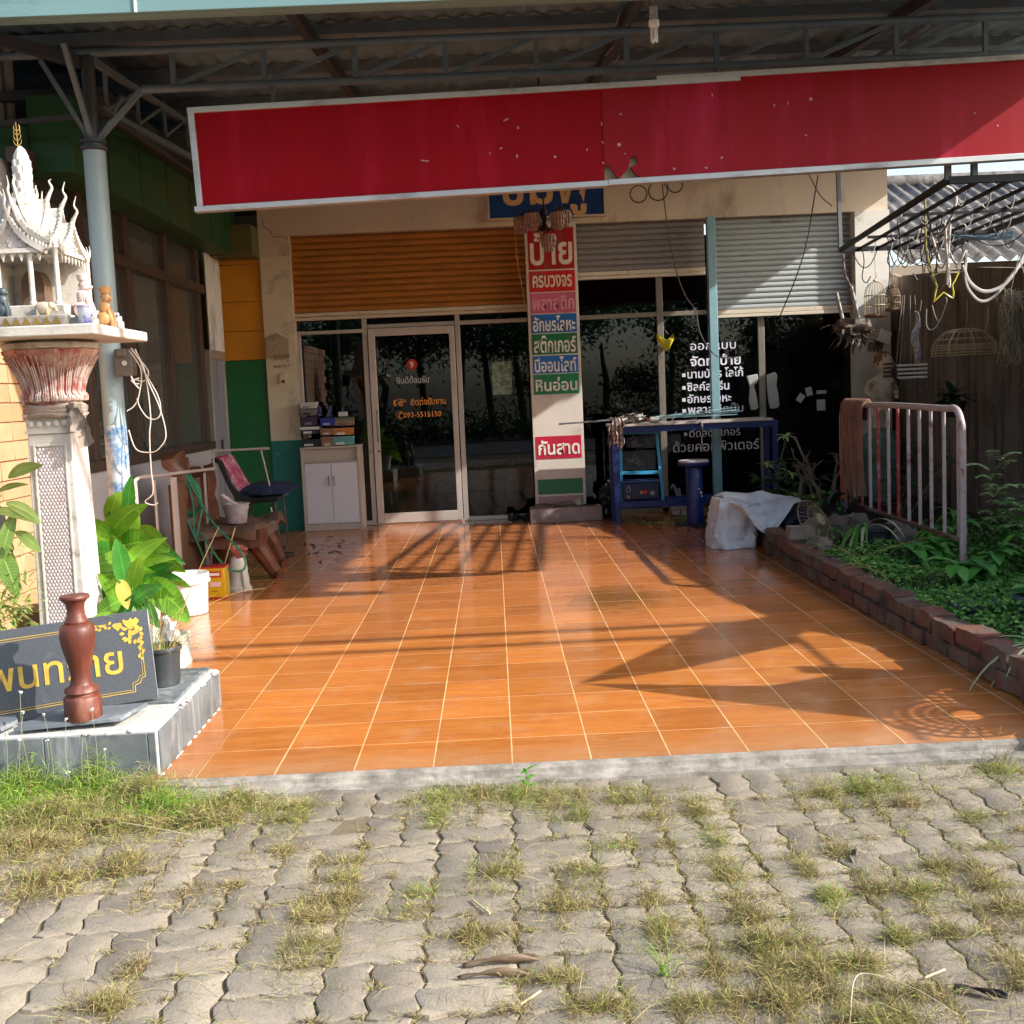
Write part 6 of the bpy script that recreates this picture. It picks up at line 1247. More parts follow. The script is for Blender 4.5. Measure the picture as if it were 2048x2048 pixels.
top = [sackpt(i/48, 1) for i in range(48)]; cen_ = sum(top, Vector())/48+Vector((0, 0, .03)); mb.add(top+[cen_], [(i, (i+1) % 48, 48) for i in range(48)])
sk = thing('white_sack', 'crumpled white woven plastic sack slumped over the brick edging', 'sack', (2.02, 9.28, 0)); mb.build('sack_body', SKM, sk, ang=55)
def flap(u, v):
    p = Vector((1.86, 9.12, .415)).lerp(Vector((2.50, 9.30, .36)), u)
    e = Vector((.16+.10*u, -.26, -.32*math.sin(min(1, u*1.25)*math.pi)*.9-.02)); q = p+e*v*(1-.45*u)
    b = Vector((.05, .34, .02))
    q = q+b*(1-v)*(.9-.5*u); k = .03*mnoise.noise(Vector((u*5, v*5, 2)))+.018*math.sin(u*11+v*7)*(1-u*.4)
    return q+Vector((0, -k*.6, k*.8+.05*math.sin(u*3.0)*(1-v)+.10*max(0, u-.72)))
o = sheet(flap, 40, 22).build('flap', SKM, sk, ang=180); solid(o, .005)
tx = text('lettering', 'M8', .07, (0, 0, 0), mat('faded_blue_print', '#7d9ab8', .7), None, 1, 0, .0)
for v in tx.data.vertices: v.co = flap(.42+v.co.x*1.1, .42-v.co.z*1.3)+Vector((0, -.004, .008))-parent_loc(sk)
tx.parent = sk
single(MB().blob((2.52, 9.3, .20), (.26, .2, .11), 14, .25, 2.6), 'navy_bundle', mat('navy_sheet', '#171a2c', .7, var=.2, bump=.2), 'dark navy cloth bundle under the flap of the white sack', 'cloth')
STN = concrete_mat('garden_stone', '#6d655c', '#8f867b', '#3f3932', 5, False); rr = random.Random(33)
q = at(1597, 1080, 8.3); rough(mb := MB(), (2.36, 8.35, .225), (.19, .13, .10), .02, 4, 2); single(mb, 'stone_block', mat('pale_brick_block', '#8d8076', .9, bump=.5, dirt='#5f544b', damt=.3), 'pale rectangular block lying on the brick edging by the fan guard', 'block', ang=50)
for k, (x, y, s_, lab) in enumerate(((2.42, 8.05, .10, 'flat brown stone next to the pale block on the edging'), (2.85, 8.9, .13, 'grey boulder at the foot of the rope bundle'), (2.95, 8.5, .11, 'stone under the barrier bars near the rope'), (3.1, 8.15, .12, 'rounded stone behind the barrier rail'), (3.05, 9.1, .12, 'pinkish stone behind the rope ends'), (2.7, 9.0, .12, 'dark stone beside the black tube'), (3.0, 7.6, .09, 'half buried stone under the middle of the barrier'), (3.2, 8.6, .12, 'tallest stone behind the barrier'))):
    single(MB().blob((x, y, .11+s_*.5), (s_, s_*.9, s_*.7), 10, .25, 2, seed=k*3), 'garden_stone', STN, lab, 'stone', 'stones in the garden bed', ang=60)
# fan guard: radial wire grille
fg = thing('fan_guard', 'round rusty wire fan guard leaning at the edge of the garden', 'fan guard', (2.55, 8.1, .15))
FGc = at(1630, 1045, 8.1); nrm = Vector((.55, -.6, .45)).normalized(); e1 = nrm.cross(Vector((0, 0, 1))).normalized(); e2 = nrm.cross(e1); mb = MB(); FW = mat('rusty_wire', '#6d5f4c', .7, .2, var=.2); r0 = .19
for r_, o_ in ((r0, 0), (r0*.62, .035), (.05, .05)): mb.tube([FGc+(e1*math.cos(a*.2618)+e2*math.sin(a*.2618))*r_+nrm*o_ for a in range(25)], .004, 5, 0, False)
for k in range(30):
    d = e1*math.cos(k*.2094)+e2*math.sin(k*.2094); mb.tube([FGc+d*r0, FGc+d*r0*.62+nrm*.035, FGc+d*.05+nrm*.05], .0022, 4)
mb.build('wire_grille', FW, fg); MB().lathe([(.05, 0), (.05, .012), (.0, .016)], FGc+nrm*.05, 16, M=Matrix((e1, e2, nrm)).transposed()).build('hub', mat('mossy_hub', '#7a7458', .8, var=.3), fg)
single(MB().tube([(2.75, 8.55, .42), (2.86, 8.75, .38)], .085, 18, 0, False).tube([(2.745, 8.54, .421), (2.76, 8.57, .42)], .088, 18, 0, False), 'black_tube', mat('black_pipe_tube', '#262423', .6, dirt='#4a443d', damt=.3), 'short black tube open toward the porch behind the fan guard', 'tube')
single(MB().lathe([(.11, .10), (.15, .26), (.16, .265), (.16, .29), (.14, .28), (0, .26)], (2.83, 8.05, 0), 20), 'black_pot', BLKP, 'black plastic pot with strappy leaves under the rope bundle', 'pot')
# ------------------------------------------------------------------ plants
G1 = leafmat('weed_leaf', '#3a7a2c', '#5fa03e', .3, .5); G2 = leafmat('dark_leaf', '#1f3a1a', '#33542a', .2, .45); G3 = leafmat('pale_leaf', '#88b25c', '#b4cf80', .35, .5); GY = leafmat('yellowed_leaf', '#8d8a44', '#b0a65a', .3, .5)
STM = mat('grey_stem', '#6d6252', .8, var=.2)
def rosette(mb, p, n, L, W, rr, m=0, up=.5, dr=.6, nn=4):
    for i in range(n):
        a = i*2.4+rr.uniform(-.3, .3); t = rr.uniform(up-.3, up+.4); d = Vector((math.cos(a)*math.cos(t), math.sin(a)*math.cos(t), math.sin(t))); mb.leaf(p, d, L*rr.uniform(.7, 1.1), W, droop=dr, n=nn, m=m)
def plant(name, label, loc, stems, seed, mats, n=9, L=.14, W=.04, cat='plant', up=.5, dr=.6, group=None, jit=.05, r=.007):
    rr = random.Random(seed); t = thing(name, label, cat, loc, group); lm = MB(); sm = MB(); loc = Vector(loc)
    for (dx, dy, h) in stems:
        top = loc+Vector((dx, dy, h)); mid = loc.lerp(top, .5)+Vector((rr.uniform(-jit, jit), rr.uniform(-jit, jit), .02)); pts = smoothpath([loc+Vector((dx*.1, dy*.1, 0)), mid, top], 5); sm.tube(pts, [r*1.3-r*.7*i/len(pts) for i in range(len(pts))], 6)
        rosette(lm, top, n, L, W, rr, 0, up, dr)
        for q in pts[3::2]:
            rosette(lm, q, 3, L*.8, W, rr, rr.choice((0, 0, 1)) if len(mats) > 1 else 0, up-.2, dr)
    lm.build('foliage', mats, t, ang=180); sm.build('stem', STM, t); return t
plant('rosette_plant', 'spurge like plant with a pale leaf rosette on a bare stem before the dark window', (2.72, 10.3, .1), ((.08, 0, .78), (-.1, .05, .5), (.15, .1, .40)), 1, [G3, G2], 14, .13, .028)
plant('broad_shrub', 'dark broad leaved shrub beside the white sack', (2.55, 9.9, .1), ((-.12, 0, .42), (.05, .0, .55), (.2, 0, .35), (.1, -.2, .28)), 2, [G2, G1], 8, .18, .08)
plant('leafy_herb', 'small green leafy plant behind the sack against the blue post', (2.25, 10.45, .02), ((-.15, 0, .14), (.0, .05, .2), (.15, 0, .15), (.25, -.1, .22)), 3, [G1, G3], 9, .11, .045, r=.004)
plant('yellow_weed', 'yellowing weed hanging over the garden edge behind the sack', (2.6, 9.6, .1), ((0, -.1, .3), (.2, -.1, .3), (-.15, -.1, .25)), 4, [GY, G2], 7, .13, .022, up=.2, dr=1.2)
plant('dark_shrub', 'dark shrub in shade left of the barrier', (2.95, 9.75, .1), ((0, 0, .4), (.2, .1, .6), (-.15, .0, .5), (.1, -.1, .3)), 5, [G2], 9, .12, .05)
plant('dark_shrub', 'dark shrub in deep shade behind the barrier bars', (3.45, 9.2, .1), ((0, 0, .5), (.2, .1, .75), (-.15, .0, .6), (.1, -.1, .4), (.3, -.3, .6)), 6, [G2], 10, .14, .05)
plant('fern_clump', 'green fern like clump at the barrier base', (3.15, 7.7, .1), ((0, 0, .2), (.2, .1, .3), (-.05, -.2, .22), (.1, -.3, .26)), 7, [G1, G3], 9, .2, .05, dr=1.)
plant('broad_weed', 'dark green jagged leaf plant under the near end of the barrier', (2.9, 7.2, .1), ((0, 0, .12), (-.12, -.05, .14), (.1, .1, .16)), 8, [G1], 7, .2, .09, dr=.7)
plant('broad_shrub', 'taller glossy shrub standing left of the driftwood', (2.75, 10.0, .1), ((0, 0, .35), (.15, .05, .5), (-.12, 0, .42), (.25, .1, .3), (0, -.15, .25)), 21, [G2, G1], 10, .15, .06)
plant('low_shrub', 'low leafy shrub between the sack and the fan guard', (2.75, 9.35, .1), ((0, 0, .25), (.15, .05, .3), (-.1, .1, .28), (.2, -.1, .2)), 22, [G1, G2], 10, .12, .045)
plant('fern_clump', 'green fern like clump behind the near end of the barrier', (3.4, 6.9, .1), ((0, 0, .25), (.2, .1, .35), (-.05, -.2, .2), (.1, -.3, .3)), 23, [G1, G3], 10, .2, .05, dr=1.)
plant('broad_weed', 'large leaved green weed near the blue grey pot', (2.9, 6.35, .1), ((0, 0, .15), (-.15, .05, .16), (.12, .1, .2)), 24, [G1, G3], 8, .2, .08, dr=.8)
# bare driftwood branches by the plants
mb = MB(); rr = random.Random(44)
def branch(mb, p, d, L, r, k):
    q = p+d*L; m_ = (p+q)/2+Vector((rr.uniform(-1, 1), rr.uniform(-1, 1), rr.uniform(-1, 1)))*L*.12; mb.tube(smoothpath([p, m_, q], 4), [r*(1-.35*i/8) for i in range(9)], 6)
    if k:
        for _ in range(2): branch(mb, q if rr.random() < .6 else m_, (d+Vector((rr.uniform(-1, 1), rr.uniform(-.6, .6), rr.uniform(-.3, .9)))).normalized(), L*rr.uniform(.55, .8), r*.62, k-1)
for px, py, dx in ((1600, 1010, .1), (1655, 1005, .35), (1640, 1010, -.3)): branch(mb, gnd(px, py+60, .1) if False else at(px, py, 9.35), Vector((dx, 0, 1)).normalized(), .22, .022, 3)
single(MB().tube(smoothpath([at(1577, 870, 10.2), at(1592, 880, 10.2), at(1605, 910, 10.2), at(1622, 940, 10.2), at(1630, 960, 10.2)], 5), .011, 6), 'bare_stem', STM, 'single bare arching stem in front of the dark window', 'branch')
single(mb, 'driftwood', mat('grey_driftwood', '#5f5247', .9, var=.3, bump=.5), 'forked grey driftwood branches between the shrubs and the barrier', 'branches')
# light small-leaved sapling at the right
def sapling(label, p0, top, seed, mats, n=14, L=.045, W=.026, spread=.2):
    rr = random.Random(seed); t = thing('sapling', label, 'sapling', p0); sm = MB(); lm = MB(); p0, top = Vector(p0), Vector(top)
    pts = smoothpath([p0, p0.lerp(top, .5)+Vector((.04, .02, 0)), top], 6); sm.tube(pts, [.008-.0004*i for i in range(len(pts))], 6)
    for k in range(n):
        q = pts[min(len(pts)-1, 3+int(k*(len(pts)-4)/n))]; a = k*2.4+rr.uniform(-.4, .4); d = Vector((math.cos(a), math.sin(a)*.7, rr.uniform(.0, .5))).normalized(); LL = spread*rr.uniform(.6, 1.1); e = q+d*LL
        sm.tube([q, (q+e)/2+Vector((0, 0, .02)), e], .0022, 4)
        for j in range(9):
            f = q.lerp(e, .25+.75*j/8)+Vector((0, 0, .02*math.sin(j*.4)))
            for s_ in (-1, 1): lm.leaf(f, Vector((-d.y*s_, d.x*s_, .15)), L*rr.uniform(.8, 1.2), W, droop=.3, n=2, m=rr.choice(range(len(mats))))
    lm.build('foliage', mats, t, ang=180); sm.build('stem', STM, t)
sapling('slender sapling with compound leaves coloured as if sunlit against the dark wall', (3.55, 7.6, .1), at(1985, 905, 7.3), 1, [leafmat('sunlit_cream_leaf', '#c2cc96', '#dfe0b4', .4, .5), G3, G3], 20, spread=.17)  # cream leaves paint in the sunlight that the wall shuts out
sapling('lower bushy sapling at the right edge of the garden', (3.3, 6.6, .1), (3.35, 6.6, .75), 2, [G1, G3], 16, spread=.2)
sapling('young sapling between the barrier foot and the wall', (3.5, 7.2, .1), (3.45, 7.1, .6), 4, [G1], 14, spread=.22)
# strappy leaves and pots at the right border
bp2 = thing('blue_grey_pot', 'blue grey plastic pot with a broad leaf plant at the right picture edge', 'potted plant', (2.88, 5.48, .1))
PTM = mat('blue_grey_pot', '#4a5a66', .5, dirt='#2f3a40', damt=.3); MB().lathe([(.14, .1), (.19, .27), (.205, .275), (.205, .31), (.185, .30), (0, .27)], (2.88, 5.48, -.06), 28).build('pot', PTM, bp2)
mb = MB(); rr = random.Random(6); rosette(mb, Vector((2.88, 5.48, .22)), 11, .34, .11, rr, 0, .8, .6, 6); rosette(mb, Vector((2.9, 5.48, .22)), 4, .3, .10, rr, 1, .9, .6, 6); mb.build('foliage', [G1, GY], bp2, ang=180)
single(MB().lathe([(.10, .1), (.135, .24), (.14, .245), (.14, .27), (.12, .26), (0, .24)], (2.58, 5.75, -.10), 22), 'cracked_pot', mat('grey_broken_pot', '#3a4044', .6, dirt='#3a3d3f', damt=.4), 'grey cracked pot half covered with weeds beside the blue grey pot', 'pot')
mb = MB(); rr = random.Random(19)
for i in range(16):
    a = rr.uniform(2.2, 4.4); d = Vector((math.cos(a), math.sin(a), rr.uniform(.3, 1.0))).normalized(); mb.leaf((2.47, 4.75, .15), d, rr.uniform(.25, .5), .018, droop=1.1, n=9, fold=.3)
single(mb, 'strappy_plant', leafmat('strap_leaf', '#8a9a5f', '#c2c49a', .3, .5), 'clump of long pale grass leaves arching over the edging at the right edge', 'plant')
mb = MB(); rr = random.Random(23)
for k in range(9): mb.leaf((2.75, 8.0, .28), Vector((rr.uniform(-1, .4), -.6, rr.uniform(.4, 1))).normalized(), rr.uniform(.3, .5), .025, droop=1.4, n=9, fold=.3, m=k % 2)
single(mb, 'drooping_leaves', [leafmat('strap_leaf', '#8a9a5f', '#c2c49a'), G1], 'drooping pale strap leaves in front of the rope bundle', 'plant')
mb = MB(); mb.tube(smoothpath([(2.33, 7.7, .1), (2.28, 7.55, .25), (2.25, 7.5, .36)], 4), .004, 5)
for i in range(5): wisp(mb, (2.33+.03*i, 6.3+.35*i, .17), 3+rr.uniform(-.8, .8), .6, rr.uniform(.2, .5), .0022, 0, 1.2)
wisp(mb, (2.45, 7.2, .2), 5.2, 1.2, .75, .003, 0, .1); wisp(mb, (2.9, 6.9, .14), 2.9, 1.45, .5, .008, 0, .05)
single(mb, 'dry_stalks', mat('dry_straw', '#a98d58', .8), 'dry straw stalks lying over the brick edging', 'stalks')

# ------------------------------------------------------------------ hanging frame and its hangings
hf = thing('steel_grid', 'black steel grid frame with hooks hung over the garden', 'frame', (4, 8.8, 2.65)); FZ = 2.65
BKS = mat('black_frame_paint', '#1f1f21', .5, .3, var=.2)
mb = MB(); mb.bar((2.98, 7.0, FZ), (3.42, 10.5, FZ), .036).bar((2.98, 7.0, FZ), (4.3, 7.0, FZ), .045).bar((3.42, 10.5, FZ), (4.5, 10.5, FZ), .045).bar((4.3, 7.0, FZ), (4.5, 10.5, FZ), .045); mb.build('border', BKS, hf)
for k in range(1, 6):
    x = 2.98+.22*k; MB().bar((x, 7.02, FZ), (x+.44-.04*k, 10.48, FZ), .020, .024).build('bar', BKS, hf)
for y in (8.2, 9.4): MB().bar((3.0+.125*(y-7), y, FZ-.03), (4.3+.057*(y-7), y, FZ-.03), .022, .022).build('cross_bar', BKS, hf)
for a, b in (((2.98, 7.0, FZ), (2.98, 7.0, 3.42)), ((3.42, 10.5, FZ), (3.40, 10.5, 3.85)), ((4.2, 7.0, FZ), (4.2, 7.0, 3.42)), ((3.15, 7.0, FZ), (3.15, 7.0, 3.42))): MB().bar(a, b, .035).build('hanger', mat('grey_hanger', '#6d7276', .5, .3), hf)
HK = mat('pale_hook', '#a3a29e', .4, .3); mb = MB(); rr = random.Random(7)
for k in range(1, 6):
    for j in range(4):
        y = 7.3+j*.85+.12*k; x = 2.98+.22*k+.44*(y-7)/3.5*(1-.09*k); mb.tube(smoothpath([(x, y, FZ+.03), (x+.03, y, FZ+.02), (x+.025, y, FZ-.05), (x-.005, y+rr.uniform(-.02, .02), FZ-.10), (x-.03, y, FZ-.075)], 3), .0045, 5)
tag(mb.build('hook', HK, hf), kind='stuff')
mb = MB()
for k in range(28):
    y = rr.uniform(8.0, 10.4); x = rr.uniform(3.1+.1*(y-7), 4.35); L = rr.uniform(.12, .5); p = Vector((x, y, FZ-.02)); s_ = rr.choice((-1, 1))
    if k % 3 == 0: mb.tube(wobble(p, p+Vector((rr.uniform(.15, .4), rr.uniform(-.3, .3), 0)), rr.uniform(.08, .25), 8), .005, 5)
    else: mb.tube(smoothpath([p, p+Vector((s_*.02, 0, -L*.5)), p+Vector((0, 0, -L)), p+Vector((s_*.04, 0, -L-.05)), p+Vector((s_*.08, 0, -L+.01))], 4), .005, 5)
tag(single(mb, 'wire_hooks', mat('dark_wire_hook', '#2f2c2a', .5, .3), 'tangle of dark wire loops and hooks hanging from the black frame', 'wires'), kind='stuff')
WCB = mat('white_flex', '#b9b5b0', .5); 
wire(((1925, 530, 9.0), (1940, 565, 9.0), (1968, 583, 9.0), (2000, 575, 9.0), (2025, 550, 9.0), (2050, 505, 9.0)), .016, WCB, 'thick white cable looping right of the yellow star', 'white_cable', 'cable', 'white cables under the frame')
wire(((1932, 500, 9.0), (1931, 560, 9.0), (1945, 590, 9.0), (1965, 603, 9.0), (1990, 592, 9.0), (2015, 560, 9.0), (2048, 520, 9.0)), .014, WCB, 'lower white cable loop hanging below the thick one', 'white_cable', 'cable', 'white cables under the frame')
mb = MB()
for P_ in (((1890, 440), (1893, 500), (1899, 560), (1898, 575)), ((1901, 435), (1897, 500), (1894, 570)), ((1905, 430), (1912, 400), (1905, 380), (1890, 372)), ((1860, 460), (1872, 500), (1880, 524)), ((1895, 500), (1915, 528), (1930, 500))): mb.tube(smoothpath([at(x, y, 8.9) for x, y in P_], 5), .012, 7)
single(mb, 'white_flex', WCB, 'tangled white flex hanging above the yellow star', 'cable')
wire(((1850, 395, 9.0), (1851, 450, 9.0), (1853, 500, 9.0), (1862, 540, 9.0), (1872, 565, 9.0)), .009, mat('olive_flex', '#9a9550', .6), 'olive yellow flex running down to the star', 'yellow_flex', 'cable')
mb = MB()
for k in range(5): mb.tube(wobble(at(1900+k*4, 470+k, 8.8), at(2026, 463+k*3, 8.6), .02, 8, .006), .007, 6)
single(mb, 'blue_cables', mat('pale_blue_cable', '#7da6bd', .5), 'bundle of pale blue cables lying on the frame', 'cable')
# star
sr = thing('star_light', 'yellow neon tube star hanging under the black frame', 'star', at(1885, 560, 9.2)); YN = mat('yellow_tube', '#c9c040', .35, var=.08)
sp = [(1867, 561), (1875, 568), (1871, 590), (1868, 604), (1887, 585), (1905, 596), (1906, 596), (1903, 572), (1918, 546), (1905, 545)]
MB().tube([at(x, y, 9.2) for x, y in ((1870, 565), (1874, 572), (1870, 588), (1868, 604), (1877, 594), (1887, 585), (1897, 592), (1906, 597), (1907, 585), (1904, 570), (1910, 560), (1917, 545))], .0085, 8).build('tube', YN, sr)
MB().tube([at(1917, 545, 9.2), at(1880, 545, 9.2), at(1862, 553, 9.2), at(1870, 565, 9.2)], .008, 8).build('tube', mat('faded_tube', '#a8a184', .4), sr)
mb = MB().tube(smoothpath([at(1891, 594, 9.2), at(1893, 604, 9.2), at(1880, 640, 9.2), at(1872, 636, 9.2), at(1864, 610, 9.2)], 5), .005, 6).tube(smoothpath([at(1853, 618, 9.2), at(1853, 650, 9.2), at(1862, 660, 9.2), at(1875, 650, 9.2), at(1880, 638, 9.2)], 5), .005, 6); mb.build('lead', GRYW, sr)
# bird cages
def cage(label, px, pyb, pyt, w, Yd, mt):
    b = at(px, pyb, Yd); t_ = at(px, pyt, Yd); h = t_.z-b.z; r = w*Yd/2150/2; t = thing('bird_cage', label, 'bird cage', b, 'bird cages hanging by the white pillar'); mb = MB(); n = 20; cyl = h*.58
    for i in range(n):
        a = i*6.283/n; ca, sa = math.cos(a), math.sin(a); mb.tube([(b.x+ca*r, Yd+sa*r, b.z+.02), (b.x+ca*r, Yd+sa*r, b.z+cyl), (b.x+ca*r*.92, Yd+sa*r*.92, b.z+cyl+.16*h), (b.x+ca*r*.62, Yd+sa*r*.62, b.z+cyl+.31*h), (b.x+ca*r*.1, Yd+sa*r*.1, b.z+h*.97)], .0028, 4)
    mb.build('bars', mt, t); mb = MB()
    for z in (.02, cyl*.55, cyl): mb.tube([(b.x+r*1.02*math.cos(a*.2618), Yd+r*1.02*math.sin(a*.2618), b.z+z) for a in range(25)], .005, 5, 0, False)
    mb.build('hoop', mt, t); MB().lathe([(r*1.05, 0), (r*1.08, .01), (r*1.05, .03), (0, .03)], b, 24).build('tray', mat('rusty_tray', '#8a6a4a', .7, dirt='#5a3a24', damt=.4), t)
    MB().tube(smoothpath([(b.x, Yd, b.z+h*.96), (b.x+.02, Yd, b.z+h+.05), (b.x, Yd, b.z+h+.09)], 4), .004, 5).blob((b.x, Yd, b.z+h*.98), (.018, .018, .02), 7).build('hook', mt, t)
CGM = mat('ivory_cage', '#b3a48a', .5, .1, dirt='#6d4f34', damt=.3)
cage('larger pale bird cage in front of the white pillar', 1751, 635, 560, 41, 11.0, CGM); cage('smaller cage with a dark cloth band right of the pillar', 1786, 622, 572, 28, 10.7, mat('brown_cage', '#8a7254', .6, dirt='#4a3524', damt=.4))
single(MB().tube([at(1751, 556, 11.0), at(1749, 500, 11.0)], .003, 4).tube([at(1786, 568, 10.7), at(1786, 505, 10.7)], .003, 4), 'cage_strings', GRYW, 'thin strings holding the two bird cages', 'string')
# bromeliad / root mass with sticks, box planter, slat basket
RTM = mat('root_bark', '#6d6055', .9, var=.3, scale=14, bump=.6, dirt='#34291f', damt=.4, dscale=12)
mb = MB(); rr = random.Random(12)
for i in range(60): 
    p = at(rr.gauss(1703, 14), rr.gauss(660, 8), 10.4); d = Vector((rr.uniform(-1, 1), rr.uniform(-.6, .6), rr.uniform(-.6, .25))).normalized(); mb.leaf(p, d, rr.uniform(.1, .24), .035, droop=.4, n=4, fold=.4, m=0)
mb.blob(at(1704, 655, 10.4), (.16, .12, .07), 10, .4, 3)
mb.tube([at(1673, 586, 10.4), at(1689, 655, 10.4)], .018, 8, 1).tube([at(1702, 572, 10.4), at(1717, 635, 10.4)], .018, 8, 1).tube([at(1735, 640, 10.4), at(1738, 650, 10.4)], .018, 8, 1)
single(mb, 'hanging_root', [RTM, mat('grey_white_stick', '#a5a29c', .7, dirt='#7a746a', damt=.3)], 'hanging clump of grey roots with two pale sticks at the shutter corner', 'root clump')
wire(((1687, 508, 10.4), (1690, 545, 10.4), (1698, 565, 10.4), (1703, 574, 10.4)), .008, GRYW, 'grey cord holding the hanging root clump', 'hanging_rope', 'rope')
mb = MB(); p = at(1760, 672, 10.6); Mr = Matrix.Rotation(.35, 3, 'Y') @ Matrix.Rotation(.5, 3, 'Z'); mb.obox(p, (.17, .12, .12), Mr)
for i in range(24): mb.leaf(p+Vector((rr.uniform(-.12, .05), rr.uniform(-.05, .05), -.05)), Vector((rr.uniform(-1, .6), rr.uniform(-.5, .2), -.7)).normalized(), .12, .03, droop=.4, n=3, m=1)
single(mb, 'wooden_planter', [mat('pale_planter_board', '#a59a8c', .8, dirt='#5f554a', damt=.4), RTM], 'tilted pale wooden box planter under the bird cages', 'planter', bevel=.003)
sb_ = thing('slat_basket', 'hanging orchid basket of pale wooden slats beside the statue', 'basket', at(1810, 735, 10.2)); SLM = mat('pale_slat', '#d6cfc2', .8, dirt='#7d7466', damt=.3); SLD = mat('dark_slat', '#4a3a30', .8)
for k in range(4):
    za = at(1790, 758-k*8.2, 10.2).z; x0_, x1_ = at(1795, 740, 10.2).x, at(1855, 740, 10.2).x; s = MB()
    s.box(x0_, x1_, 10.2, 10.218, za, za+.020)
    s.build('slat', SLM, sb_); MB().bar((x0_, 10.2, za+.012+.02), (at(1768, 748, 10.45).x, 10.45, za+.03), .016, .018).bar((at(1768, 748, 10.45).x, 10.45, za+.03), (at(1768, 748, 10.45).x+.3, 10.46, za+.03), .016, .018).build('slat', SLD, sb_)
mb = MB(); hp = at(1818, 560, 10.3)
for px in (1792, 1800, 1822, 1840): mb.tube([at(px, 735, 10.25), hp.lerp(at(px, 620, 10.25), .5)], .004, 4)
mb.build('wire', GRYW, sb_)
rr = random.Random(3)
for px, lab in ((1790, 'twisted aerial roots hanging below the left end of the slat basket'), (1847, 'twisted aerial roots hanging below the right end of the slat basket')):
    mb = MB()
    for k in range(3): mb.tube(wobble(at(px+rr.uniform(-4, 4), 762, 10.3), at(px+rr.uniform(-14, 6), 812, 10.3), 0, 8, .02), [.012-.001*i for i in range(9)], 5)
    single(mb, 'orchid_roots', RTM, lab, 'roots')
# feather / cloth strip, moss, dome, wire basket, hanging plant
single(sheet(lambda u, v: at(1833+ (u-.5)*(6+10*math.sin(v*2.8))+3*math.sin(v*9), 622+v*104, 10.0+.05*math.sin(u*5+v*11)), 8, 30), 'lace_strip', mat('grey_lace', '#b5b2b0', .9, var=.4, scale=30, dirt='#3a3634', damt=.4, dscale=24), 'ragged grey lace strip hanging before the dark wall', 'cloth', ang=180)
wire(((1843, 600, 10.0), (1840, 622, 10.0)), .004, GRYW, 'short string above the ragged lace strip', 'lace_string', 'string')
dm = thing('wire_dome', 'flat octagonal wire food cover hanging against the dark wall', 'wire cover', at(1928, 700, 9.6)); dc = at(1929, 685, 9.6); rw = 66*9.6/2150; mb = MB(); DWM = mat('brass_wire', '#bda984', .5, .3)
for r_, z_ in ((.34, .115), (.62, .095), (.85, .035), (.97, -.02), (.985, -.04), (1., -.06), (1., -.085), (1., -.11)): mb.tube([(dc.x+rw*r_*math.cos(a*.7854+.39), 9.6+rw*r_*.7*math.sin(a*.7854+.39), dc.z+z_) for a in range(9)], .0035, 4, 0, False)
for a in range(24): 
    t = a*.2618; mb.tube([(dc.x+rw*r_*math.cos(t), 9.6+rw*r_*.7*math.sin(t), dc.z+z_) for r_, z_ in ((.05, .12), (.34, .115), (.62, .092), (.93, .0), (.98, -.11))], .002 if a % 3 else .005, 4)
mb.build('wire_cage', DWM, dm); MB().tube([at(1926, 672, 9.6), at(1935, 640, 9.6), at(1934, 600, 9.6)], .003, 4).build('string', GRYW, dm)
ms = MB(); rr = random.Random(4)
for i in range(420):
    x = rr.gauss(2024, 13); y0 = rr.uniform(575, 690); p = at(x, y0, 8.9+rr.uniform(-.12, .12)); pts = [p]
    for k in range(5): pts.append(pts[-1]+Vector((rr.uniform(-.018, .018), rr.uniform(-.015, .015), -rr.uniform(.015, .05))))
    ms.tube(pts, .0022, 3, i % 2, False)
single(ms, 'hanging_moss', [mat('grey_moss', '#aaa084', .9), mat('brown_moss', '#7d7258', .9)], 'curtain of grey brown hanging moss at the right picture edge', 'moss')
mb = MB(); wc = at(2040, 585, 8.8)
for z_ in (0, -.04, -.08): mb.tube([(wc.x+.10*math.cos(a*.5236), 8.8+.10*math.sin(a*.5236), wc.z+z_) for a in range(13)], .003, 4, 0, False)
for a in range(12): mb.tube([(wc.x+.10*math.cos(a*.5236), 8.8+.10*math.sin(a*.5236), wc.z+.0), (wc.x+.10*math.cos(a*.5236), 8.8+.10*math.sin(a*.5236), wc.z-.09)], .003, 4)
mb.tube([(wc.x+.08, 8.8, wc.z), (wc.x-.01, 8.8, wc.z+.3)], .003, 4).tube([(wc.x-.08, 8.8, wc.z), (wc.x-.01, 8.8, wc.z+.3)], .003, 4)
single(mb, 'wire_basket', GRYW, 'small wire basket hanging above the moss at the right edge', 'basket')
hp2 = thing('wall_plant', 'dark leafy plant in a pot hanging on the dark wall', 'potted plant', at(1905, 800, 9.6)); q = at(1905, 805, 9.6); mb = MB(); rr = random.Random(5)
MB().lathe([(.08, -.13), (.12, 0), (.13, .01), (.0, .0)], q, 18).build('pot', mat('dark_clay_pot', '#2c221d', .8), hp2)
rosette(mb, q+Vector((0, 0, .02)), 20, .24, .07, rr, 0, .5, .7, 5); rosette(mb, q+Vector((0, 0, .05)), 14, .2, .06, rr, 0, 1.0, .7, 5); mb.build('foliage', [leafmat('deep_leaf', '#142a14', '#284a22', .2)], hp2, ang=180)
